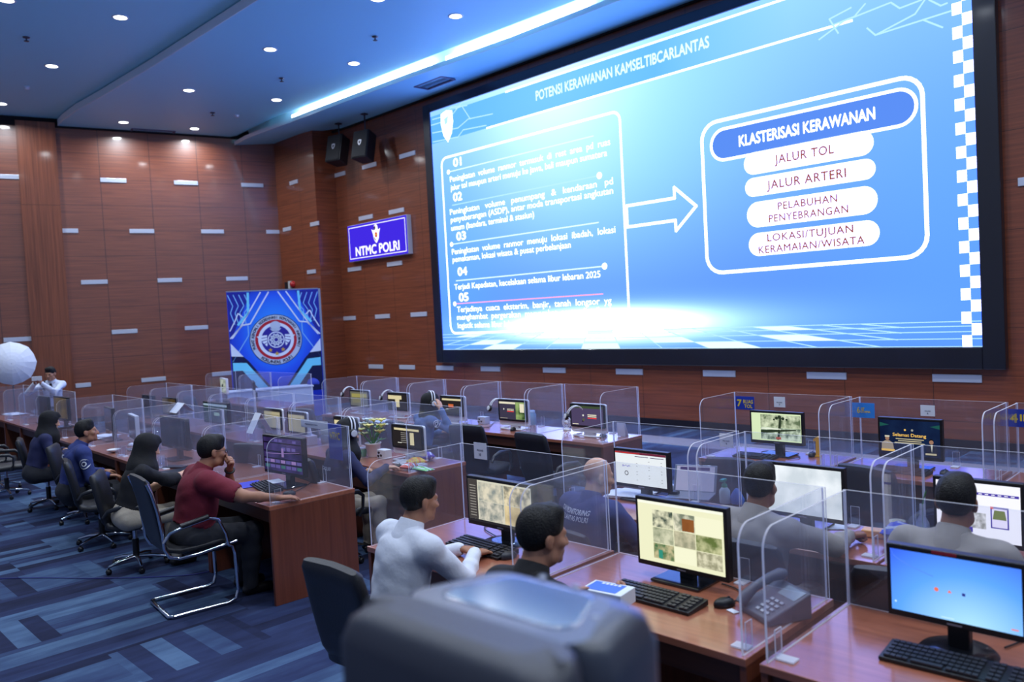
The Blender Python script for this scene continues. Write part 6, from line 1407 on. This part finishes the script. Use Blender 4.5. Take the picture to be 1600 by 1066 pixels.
card('white slip taped to the divider of the bald man', (1124, 677, 1146, 700), yB, paper, [('RUAS', .25, .75, .42, .52), ('9', .45, .55, .18, .32)], ink)
card('white sheet taped to the divider of the man in the pale shirt', (740, 691, 761, 719), yA, paper, [('RUAS', .25, .75, .5, .6), ('10', .40, .55, .2, .36)], ink)
def tent(label, u, x, h_, w_, z=1.252, open_=0.10):
    p = u.at(x, u.d-0.016, z-0.0); o = thing('tent_card', label, 'tent card', (p[0], p[1], z), u.rz)
    part('front_leaf', o, lambda b: b.prism([(-w_/2, -open_, -h_), (w_/2, -open_, -h_), (w_/2, 0, 0.012), (-w_/2, 0, 0.012)], (0, 0.002, 0), paper)); part('back_leaf', o, lambda b: b.prism([(-w_/2, open_, -h_), (w_/2, open_, -h_), (w_/2, 0, 0.012), (-w_/2, 0, 0.012)], (0, 0.002, 0), paper))
def lx(u, px, py_, z):                         # position along a desk seen at a pixel
    p = pz(px, py_, z); return ((p[0]-u.cx)*math.cos(u.rz)+(p[1]-u.yf)*math.sin(u.rz))
def tent_at(label, px, py_, h_, w_, us=LA):
    for u in us:
        a = py(px, py_, u.yf+u.d); x = (a[0]-u.cx)
        if abs(x) < u.w/2+0.02: return tent(label, u, x, h_, w_)
tent_at('tall white folded card straddling the divider of the man in maroon', 405, 648, 0.17, 0.13); tent_at('low white folded card straddling a divider behind the black headscarf', 281, 632, 0.09, 0.22)
u0 = LA[0]
yL = float(u0.at(0, u0.d)[1])
card('white sheet hung along the divider of the man in maroon', (470, 655, 503, 671), yL+0.02, paper, [('PERINGATAN', .2, .8, .35, .55)], ink); card('narrow white sheet hung beside the blue card marked NTMC', (500, 658, 513, 680), yL+0.018, paper)
card('blue card with yellow NTMC lettering at the divider corner', (512, 661, 536, 720), yL+0.012, M('card_deepblue', (34, 66, 190), 0.4), [('NTMC', .12, .88, .56, .76)], cyel)
# standing card on the aisle end desk
o = thing('standing_card', 'small white standing card on the aisle end desk', 'card', P3(971, 682)); part('leaf', o, lambda b: b.box((0, 0, .07), (.10, .004, .14), paper)); part('rear_leaf', o, lambda b: b.box((-.01, .045, .065), (.10, .004, .14), paper, Matrix.Rotation(R(18), 3, 'X')))
def sheet(label, px, wd, dp, rz=0, z=0.753, mt=None, name='paper_sheet'):
    o = part(name, None, lambda b: b.box((0, 0, 0), (wd, dp, 0.002), mt or paper), loc=P3(px[0], px[1], z), rz=R(rz)); tag(o, label, 'paper'); return o
def pile(label, px, wd, dp, n, rz=0):
    p = P3(*px); t = thing('paper_pile', label, 'papers', p, R(rz)); r_ = random.Random(n)
    for i in range(n): part('sheet', t, lambda b: b.box((0, 0, 0), (wd, dp, 0.004), paper), ('pp', wd, dp), loc=(r_.uniform(-.03, .03), r_.uniform(-.02, .02), .003+.0045*i), rz=r_.uniform(-.2, .2))
sheet('white sheet lying on the keyboard before the purple tiles', (431, 752), .17, .10, -12, 0.79)
sheet('blue folder on the desk beside the elbow of the man in maroon', (390, 757), .26, .22, -10, 0.754, M('folder_blue', (50, 60, 200), 0.5), 'folder')
sheet('white sheet under the forearm of the man with his fist on the desk', (1293, 822), .20, .14, 30)
o = part('floor_box', None, lambda b: b.box((0, 0, .22), (.24, .17, .44), M('carton_white', (220, 228, 236), .6)), loc=P3(985, 843, 0.44)[:2]+(0.001,), rz=R(20), bevel=.004); tag(o, 'white box on the floor between the first and second row', 'box')
pile('white paper pile beside the man in the navy uniform', (165, 684), .34, .22, 7, 6); pile('white paper pile on the desk with the dim yellow screen', (595, 660), .30, .21, 6, -10); pile('white papers on the desk below the photo umbrella', (22, 648), .5, .22, 4, 4)
pile('blue-white patterned papers beside the bald man', (985, 775), .28, .22, 5, 12)
o = part('tray', None, lambda b: b.box((0, 0, .02), (.17, .10, .04), M('tray_wood', (150, 110, 80), .5)), loc=P3(175, 676)); tag(o, 'small brown tray behind the white paper pile', 'tray')
o = part('white_bowl', None, lambda b: b.lathe([(.02, 0), (.05, .012), (.075, .035), (.07, .036), (.045, .016), (0, .01)], whitep), loc=P3(178, 707)); tag(o, 'small white bowl between the navy uniform and the black headscarf', 'bowl')
o = part('closed_laptop', None, lambda b: b.box((0, 0, .012), (.34, .24, .022), M('laptop_black', (30, 36, 50), .3)), loc=P3(277, 741), rz=R(-10), bevel=.004); tag(o, 'closed black laptop under the forearm of the woman in black', 'laptop')
o = part('open_book', None, lambda b: b.box((0, 0, .008), (.24, .09, .016), M('book_dark', (60, 60, 76), .5)), loc=P3(274, 731), rz=R(24)); tag(o, 'thin dark notebook lying behind the closed laptop', 'notebook')
gl_ = M('glass_clear', (190, 205, 225), .05, spec=.8)
def tumbler(label, p, r_, h_):
    t = thing('water_glass', label, 'glass', p); part('wall', t, lambda b: b.lathe([(r_*.8, 0), (r_, h_), (r_*.95, h_), (r_*.76, .006), (0, .006)], acrylic('drinking_glass', .12), n=20)); part('water', t, lambda b: b.lathe([(r_*.74, .007), (r_*.86, h_*.55), (0, h_*.55)], acrylic('glass_water', .18), n=20))
tumbler('clear water glass before the woman in the black top', P3(253, 727), .036, .10); tumbler('tall clear glass vessel behind the dark monitor', P3(247, 703), .04, .22)
o = part('paper_cup', None, lambda b: b.lathe([(.028, 0), (.034, .06), (.031, .06), (.026, .004), (0, .004)], whitep), loc=P3(241, 729)); tag(o, 'small white cup beside the clear water glass', 'cup')

# flowers, tissue box, snacks, cups on the second row
def flowerpot():
    p = P3(584, 713); t = thing('potted_flowers', 'potted yellow and white flowers beside the all-in-one computer', 'potted plant', p)
    part('pot', t, lambda b: b.lathe([(.055, 0), (.075, .12), (.082, .125), (.08, .135), (.07, .135), (.068, .115), (0, .11)], M('pot_cream', (226, 220, 220), .5)))
    r_ = random.Random(3); lf = M('leaf_green', (96, 150, 96), .6)
    for i in range(11):
        a = r_.uniform(0, 6.28); rr = r_.uniform(.03, .13); z = r_.uniform(.20, .36); c = Vector((rr*math.cos(a), rr*math.sin(a), z))
        part('stem', t, lambda b: b.tube([(0, 0, .11), (c.x*.5, c.y*.5, z*.7), tuple(c)], .004, lf, 6))
        mt = M('petal_yellow', (238, 230, 150), .7) if i % 3 else M('petal_white', (226, 236, 226), .7)
        def bl(b):
            for k in range(7):
                th = 2*math.pi*k/7; d = Vector((math.cos(th), math.sin(th), .45)).normalized(); s = d.cross(Vector((0, 0, 1))).normalized()*.018
                b.poly([c, c+d*.036+s*1.6, c+d*.066, c+d*.036-s*1.6], mt)
            b.lathe([(0, -.012), (.014, 0), (0, .014)], mt, tuple(c), 8)
        part('blossom', t, bl)
    def lv(b):
        for i in range(26):
            a = r_.uniform(0, 6.28); o = Vector((math.cos(a)*r_.uniform(.02, .09), math.sin(a)*r_.uniform(.02, .09), r_.uniform(.13, .30))); d = Vector((math.cos(a), math.sin(a), r_.uniform(.0, .8))).normalized(); s = d.cross(Vector((0, 0, 1))).normalized()*.018
            b.poly([o, o+d*.035+s, o+d*.08, o+d*.035-s], lf)
    part('leaves', t, lv)
flowerpot()
def tissue(label, px, cols, rz=0):
    t = thing('tissue_box', label, 'tissue box', P3(*px), R(rz)); part('carton', t, lambda b: b.box((0, 0, .05), (.22, .11, .10), M(cols[0][0], cols[0][1], .6)), bevel=.003)
    part('round_print', t, lambda b: (b.lathe([(0, 0), (.042, 0)], M('print_red', (206, 84, 84), .6), (.04, -.0565, .05), 18, Matrix.Rotation(R(90), 3, 'X')), b.lathe([(0, 0), (.024, 0)], M('print_green', (70, 160, 120), .6), (.04, -.0575, .05), 18, Matrix.Rotation(R(90), 3, 'X'))))
    part('tissue', t, lambda b: b.loft([[(x*s_+dx, y*s_*.5, z) for x, y in ((-.06, -.03), (0, -.045), (.06, -.02), (.05, .03), (-.01, .045), (-.055, .03))] for s_, z, dx in ((.9, .098, 0), (1, .125, .0), (.6, .16, .02), (.12, .20, .04))], paper))
tissue('tissue box with a round red and green print and a tissue pulled up', (484, 694), [('carton_pale', (210, 196, 200))], -12)
def snack(name, label, px, size, cols, seed):
    r_ = random.Random(seed); t = thing(name, label, 'snack packet', (P3(*px) if len(px) == 2 else PY3(*px)), r_.uniform(-.6, .6))
    def bag(b):
        rings = []
        for k in range(9):
            v = k/8; wdt = size[0]/2*(1-.10*math.sin(v*math.pi)); th = size[2]*math.sin(v*math.pi)**.6+.003; ring = []
            for q in range(14):
                a = 2*math.pi*q/14; ring.append((wdt*math.cos(a), (v-.5)*size[1], size[2]*.52+th*.5*math.sin(a)*(1+.15*math.sin(5*a+seed+k))))
            rings.append(ring)
        b.loft(rings, cols[0])
        b.mi = [b.mat(cols[(i//14) % len(cols)]) if i % 5 else m_ for i, m_ in enumerate(b.mi)]
    part('wrapper', t, bag)
sr, sy, sp_, sgn_, sor = M('snack_red', (206, 80, 64), .35), M('snack_yellow', (236, 196, 60), .35), M('snack_purple', (96, 70, 180), .35), M('snack_green', (120, 200, 110), .35), M('snack_orange', (226, 130, 60), .35)
snack('snack_packet', 'yellow snack packet on the desk end with the potted flowers', (651, 727), (.16, .15, .07), [sy, sor, sy], 3); snack('snack_packet', 'red and white snack packet at the desk edge', (640, 734), (.13, .13, .06), [sr, paper, sr], 5)
snack('snack_packet', 'purple snack packet behind the yellow one', (668, 720), (.12, .12, .08), [sp_, sp_, paper], 8); snack('snack_packet', 'green snack packet lying at the edge of the desk end', (660, 736), (.26, .09, .035), [sgn_, paper, sgn_], 9)
o = part('tissue_wad', None, lambda b: b.lathe([(0, 0), (.06, .015), (.075, .05), (.05, .09), (0, .10)], paper, n=12), loc=P3(648, 719)); tag(o, 'white crumpled tissue behind the yellow snack packet', 'tissue')
o = thing('paper_cup', 'green paper cup with a white rim behind the headset woman', 'cup', P3(568, 713)); part('wall', o, lambda b: b.lathe([(.030, 0), (.040, .085), (.038, .085), (.028, .004), (0, .004)], M('cup_green', (96, 168, 110), .5))); part('rim', o, lambda b: b.lathe([(.040, .075), (.042, .088), (.036, .088), (.036, .076)], paper))
def wbox(label, px, sz, rz=0):
    o = thing('cow_print_box', label, 'box', P3(*px), R(rz)); part('carton', o, lambda b: b.box((0, 0, sz[2]/2), sz, M('carton_white', (220, 228, 236), .6)), bevel=.002)
    part('black_patches', o, lambda b: [b.poly([(x+.018*math.cos(a)*(1+.3*math.sin(3*a)), -sz[1]/2-.001, z+.013*math.sin(a)) for a in [2*math.pi*i/12 for i in range(12)]], blackp) for x, z in ((-.035, .055), (.0, .03), (-.045, .022))])
wbox('white box with black patches between the flowers and the all-in-one', (601, 716), (.13, .08, .085)); wbox('white box with black patches left of the green-picture computer', (756, 662), (.13, .08, .085))
def jar(label, px, r_, h_, mt, lid):
    t = thing('jar', label, 'jar', P3(*px)); part('body', t, lambda b: b.lathe([(r_*.9, 0), (r_, .01), (r_, h_*.75), (r_*.7, h_*.86), (r_*.7, h_*.9), (0, h_*.9)], mt)); part('lid', t, lambda b: b.lathe([(r_*.76, h_*.86), (r_*.76, h_), (0, h_)], lid))
jar('blue-grey bottle right of the green-picture computer', (832, 664), .05, .17, M('jar_blue', (130, 170, 200), .15), M('lid_pale', (170, 196, 220), .3))
jar('glass jar on the tissue box desk', (508, 692), .045, .11, M('jar_clear', (130, 134, 140), .15), M('lid_dark', (70, 60, 60), .4))
fan = thing('desk_fan', 'small round white desk fan left of the violet screen', 'fan', P3(886, 672)); part('ring', fan, lambda b: [b.tube([(r_*math.cos(a), 0, .085+r_*math.sin(a)) for a in [2*math.pi*i/24 for i in range(24)]], .006, whitep, 6, closed=True) for r_ in (.062, .042, .02)])
part('hub', fan, lambda b: b.lathe([(0, -.012), (.02, -.01), (.02, .02), (0, .022)], whitep, (0, 0, .085), 16, Matrix.Rotation(R(90), 3, 'X'))); part('foot', fan, lambda b: (b.tube([(0, .01, .02), (0, .01, .03)], .008, whitep), b.lathe([(.045, 0), (.045, .012), (.01, .03), (0, .03)], whitep)))
part('spokes', fan, lambda b: [b.tube([(.02*math.cos(a), 0, .085+.02*math.sin(a)), (.062*math.cos(a), 0, .085+.062*math.sin(a))], .003, whitep, 5) for a in [2*math.pi*i/10 for i in range(10)]])
o = thing('yellow_holder', 'bright yellow upright holder shaped like a numeral one beside the black mouse', 'holder', P3(1277, 714)); part('post', o, lambda b: b.prism([(-.012, 0, 0), (.016, 0, 0), (.018, 0, .16), (.004, 0, .17), (-.03, 0, .145), (-.028, 0, .125), (-.010, 0, .135)], (0, .03, 0), M('bright_yellow', (240, 186, 30), .4)))
part('foot', o, lambda b: b.box((0, .015, .005), (.05, .05, .01), MATS['bright_yellow']))
# second row, right side
lap = thing('open_laptop', 'open silver laptop on the desk with the white screen', 'laptop', P3(1085, 772), R(18)); part('base', lap, lambda b: b.box((0, -.10, .008), (.30, .21, .014), silver), bevel=.003)
RT = Matrix.Rotation(R(-24), 3, 'X')
part('lid', lap, lambda b: b.box(RT @ Vector((0, 0, .105)), (.30, .010, .20), silver, RT), bevel=.003); part('display', lap, lambda b: b.add([RT @ Vector(p) for p in ((-.135, -.0055, .02), (.135, -.0055, .02), (.135, -.0055, .195), (-.135, -.0055, .195))], [(0, 1, 2, 3)], E('laptop_page', (176, 176, 206), .8)))
part('page_bar', lap, lambda b: b.add([RT @ Vector(p) for p in ((-.11, -.0065, .165), (.10, -.0065, .165), (.10, -.0065, .188), (-.11, -.0065, .188))], [(0, 1, 2, 3)], E('laptop_bar', (70, 60, 110), .8)))
bt = thing('sanitiser_bottle', 'clear bottle with a green pump cap beside the open laptop', 'bottle', P3(1133, 786)); part('body', bt, lambda b: b.lathe([(.034, 0), (.036, .01), (.036, .085), (.02, .105), (.014, .11), (0, .11)], M('bottle_pale', (206, 226, 226), .12))); part('cap', bt, lambda b: (b.lathe([(.018, .105), (.018, .125), (.008, .13), (.008, .15), (0, .15)], M('cap_green', (40, 176, 110), .35)), b.box((0, -.012, .155), (.026, .05, .014), MATS['cap_green'])), label='green pump cap')
o = part('blue_pouch', None, lambda b: b.loft([[(.05*s_*math.cos(a), .03*s_*math.sin(a), z) for a in [2*math.pi*i/10 for i in range(10)]] for s_, z in ((1, 0), (1.1, .03), (.7, .07), (.2, .10))], M('pouch_blue', (70, 130, 226), .5)), loc=P3(1152, 787)); tag(o, 'blue crumpled pouch beside the green-capped bottle', 'pouch')
def gadget(label, px, sz, mt, rz=0, name='small_box', cat='box'):
    o = part(name, None, lambda b: b.box((0, 0, sz[2]/2), sz, mt), loc=P3(*px), rz=R(rz), bevel=.004); tag(o, label, cat)
gadget('white charger box right of the white table page', (1040, 768), (.13, .07, .05), whitep, 10, 'charger_box'); gadget('black charger behind the laptop', (1053, 775), (.07, .05, .035), blackp, 10, 'charger')
gadget('black box at the foot of the white table page monitor', (1022, 770), (.09, .05, .05), blackp, 0, 'router', 'router')
vs = thing('bud_vase', 'slim clear bottle vase with a green sprig beside the purple menu screen', 'vase', PY3(1441, 806, 4.50)); part('bottle', vs, lambda b: b.lathe([(.03, 0), (.035, .02), (.034, .10), (.014, .14), (.012, .20), (.009, .20), (.010, .14), (.03, .10), (.03, .01), (0, .01)], acrylic('vase_glass', .22), n=18))
part('sprig', vs, lambda b: (b.tube([(0, 0, .02), (.004, 0, .2), (.02, 0, .27)], .003, M('leaf_green', (96, 150, 96), .6), 5), b.poly([(0, 0, .20), (-.05, 0, .235), (-.02, .0, .215)], MATS['leaf_green']), b.poly([(.01, 0, .23), (.03, 0, .29), (.02, .01, .25)], MATS['leaf_green'])))
snack('snack_bag', 'blue and white snack bag left of the man at the purple menu bar', (1407, 846), (.16, .17, .10), [M('snack_blue', (50, 70, 206), .35), paper, MATS['snack_blue']], 12)
snack('snack_bag', 'cream and brown wrapped stick pack beside the bud vase', (1413, 815, 4.44), (.09, .16, .08), [M('snack_cream', (222, 206, 160), .4), M('snack_brown', (170, 92, 40), .4)], 14)
o = part('paper_cup', None, lambda b: b.lathe([(.03, 0), (.042, .09), (.039, .09), (.028, .004), (0, .004)], M('cup_cream', (222, 218, 190), .5)), loc=PY3(1402, 812, 4.50)); tag(o, 'cream paper cup behind the snack bags', 'cup')
o = part('biscuit_pack', None, lambda b: b.box((0, 0, .02), (.12, .08, .04), M('biscuit_orange', (236, 176, 110), .4)), loc=P3(1366, 838), rz=R(10), bevel=.006); tag(o, 'small orange biscuit pack beside the fist of the man in khaki', 'packet')
o = part('light_box_blue', None, lambda b: b.box((0, 0, .03), (.20, .12, .06), M('box_paleblue', (150, 196, 226), .5)), loc=PY3(1440, 822, 4.45), bevel=.003); tag(o, 'pale blue box between the snack bag and the khaki shoulder', 'box')
# the white box held over the near desk
hb = pz(950, 930, .845); bxo = thing('held_box', 'white box with a blue printed top held by the man with thinning hair', 'box', tuple(hb), R(8)); part('carton', bxo, lambda b: b.box((0, 0, 0), (.20, .13, .065), M('carton_white', (220, 228, 236), .6)), bevel=.003); part('blue_top', bxo, lambda b: b.box((-.01, 0, .0335), (.15, .10, .002), M('print_blue', (60, 110, 220), .4)))
part('top_lettering', bxo, lambda b: [b.box((-.04+.02*i, .035, .035), (.014, .016, .001), paper) for i in range(5)])
tagp = sheet('small white slip beside the black mouse', (1145, 955), .05, .03, -20)
# cables
cable('thin black cable from the camera-tile monitor to the mouse', [P3(1128, 912, .757), P3(1150, 920, .757), P3(1160, 930, .757), P3(1146, 941, .757)])
cable('black cable curling behind the purple-tiled monitor', [P3(470, 748, .757), P3(488, 742, .757), P3(484, 755, .757), P3(462, 768, .757)])
cable('black cable at the foot of the street picture monitor', [P3(775, 838, .757), P3(757, 826, .757), P3(768, 818, .757), P3(790, 832, .757)])
cable('tangled black cable under the street-view monitor', [P3(1205, 713, .757), P3(1190, 706, .757), P3(1225, 705, .757), P3(1250, 714, .757), P3(1230, 717, .757)])
cable('black cable along the green-picture computer desk', [P3(742, 666, .757), P3(762, 668, .757), P3(772, 660, .757), P3(778, 655, .757)])
cable('black cable on the desk beside the blue screen', [P3(1560, 985, .757), P3(1585, 990, .757), P3(1598, 1000, .757), P3(1570, 1012, .757)])
cable('thin blue cable lying across the carpet behind the chrome chair', [tuple(pz(x, y, .006)) for x, y in ((-20, 905), (60, 903), (150, 904), (240, 902), (300, 898), (340, 890))], .004, M('cable_blue', (40, 44, 130), .5))

# ------------------------------------------------------------------ photo umbrella
uc = CAMP+(pz(18, 568, 1.6)-CAMP)/np.linalg.norm((pz(18, 568, 1.6)-CAMP)[:2])*17.2
ud = unit((CAMP-uc)*np.array([1, 1, 0]))
um = thing('photo_umbrella', 'white photo umbrella on a stand by the wood wall', 'umbrella', (float(uc[0]), float(uc[1]), 0))
def umb(b):
    n, rad = 16, 0.40; ctr = Vector(uc)-Vector((uc[0], uc[1], 0)); dv = Vector(ud); rt = dv.cross(Vector((0, 0, 1))).normalized(); up = Vector((0, 0, 1))
    dv = (dv+up*0.10).normalized(); up = (up-dv*up.dot(dv)).normalized(); rings = []
    for k in range(7):
        r_ = rad*k/6; dep = 0.20*(1-(k/6)**2)
        rings.append([ctr+dv*dep+(rt*math.cos(2*math.pi*j/n)+up*math.sin(2*math.pi*j/n))*(r_*(1-(0.03 if (j % 2 and k > 3) else 0))+1e-4) for j in range(n)])
    b.loft(rings, M('umbrella_cloth', (222, 228, 240), .7), caps=False, smooth=False)
part('canopy', um, umb)
part('pole', um, lambda b: b.tube([(0, 0, .55), (0, 0, float(uc[2]))], .012, blackp, 8)); part('shaft', um, lambda b: b.tube([tuple(Vector((0, 0, float(uc[2])))-Vector(ud)*.35), tuple(Vector((0, 0, float(uc[2])))+Vector(ud)*.20)], .006, silver, 6))
for i in range(3):
    a = 2*math.pi*i/3+.4; part('leg', um, lambda b: b.tube([(0, 0, .62), (.38*math.cos(a), .38*math.sin(a), .01)], .010, blackp, 6))

# ------------------------------------------------------------------ the big loudspeaker in front of the camera
d_ = 1.16
def nearp(px, py_, z): return pz(px, py_, z)
zt_ = 1.69
fl, fr_, bk, br_ = nearp(512, 950, zt_), nearp(845, 1072, zt_), nearp(590, 856, zt_), nearp(935, 868, zt_)
cx_, cy_ = float((fl[0]+fr_[0]+bk[0]+br_[0])/4), float((fl[1]+fr_[1]+bk[1]+br_[1])/4)
ex = unit((fr_-fl)*np.array([1, 1, 0])); ey = unit(np.array([-ex[1], ex[0], 0]))
wsp = float(np.linalg.norm((fr_-fl)[:2])); dsp = float(abs(np.dot(((bk+br_)/2-(fl+fr_)/2), ey)))
print('speaker w,d', wsp, dsp)
rzs = math.atan2(ex[1], ex[0])
sp0 = (fl+fr_)/2+ey*dsp/2
spk = thing('loudspeaker', 'big black moulded loudspeaker close before the camera, handle recess on top', 'loudspeaker', (float(sp0[0]), float(sp0[1]), 1.02), rzs)
shell = M('moulded_black', (62, 65, 76), .42, noise=.06, nscale=60, bump=.15, bscale=500)
def sring(z, y0, y1, hw0, hw1, r_, inset=0.0, n=7):
    y0 += inset; y1 -= inset; hw0 -= inset; hw1 -= inset; pts = []
    for (sx, y, hw, a0) in ((-1, y0, hw0, 180), (1, y0, hw0, 270), (1, y1, hw1, 0), (-1, y1, hw1, 90)):
        cxx, cyy = sx*(hw-r_), y+(r_ if a0 in (180, 270) else -r_)
        for i in range(n+1):
            a = R(a0+90*i/n); pts.append((cxx+r_*math.cos(a), cyy+r_*math.sin(a), z))
    return pts
H_ = zt_-1.02; hw = wsp/2; D2 = dsp/2; ysm = -D2+0.10
part('front_shell', spk, lambda b: b.loft([sring(z, -D2+i*0.7, ysm, hw-i, hw-0.0-i*.3, .04) for z, i in ((0, .03), (.03, 0), (H_-.045, 0), (H_-.016, .012), (H_-.004, .032), (H_, .06))], shell), label='matt front shell')
part('rear_shell', spk, lambda b: b.loft([sring(z, ysm+.004, D2-i, hw-.008-i*.6, hw*.84-i*.8, .05 if i < .05 else .035) for z, i in ((0, .03), (.03, 0), (H_-.060, 0), (H_-.030, .010), (H_-.012, .030), (H_-.006, .055))], M('moulded_black_gloss', (58, 64, 78), .32, noise=.05, nscale=60, bump=.08, bscale=500, coat=.5, coat_r=.3)), label='smoother rear shell')
part('handle_recess', spk, lambda b: b.loft([sring(z, ysm+.035+i, D2-.05-i, hw*.62-i, hw*.46-i, .03) for z, i in ((H_-.0065, 0), (H_-.0052, .002), (H_-.0050, .006))], M('recess_gloss', (70, 84, 112), .16, coat=1.0)), label='glossy handle recess')
for x, y in ((hw*.62, .045), (-hw*.2, D2-.03), (hw*.15, D2-.035)): part('screw', spk, lambda b: b.lathe([(.0, .004), (.006, .003), (.007, 0)], M('screw_steel', (150, 156, 166), .3, .8), (x, y, H_-.008), 12))
st = thing('speaker_stand', 'black tripod stand under the big loudspeaker', 'stand', (float(sp0[0]), float(sp0[1]), 0), rzs); part('pole', st, lambda b: b.tube([(0, 0, .12), (0, 0, 1.02)], .0175, blackp, 12))
for i in range(3):
    a = 2*math.pi*i/3+.5; part('leg', st, lambda b: b.tube([(0, 0, .70), (.42*math.cos(a), .42*math.sin(a), .015)], .012, blackp, 8))
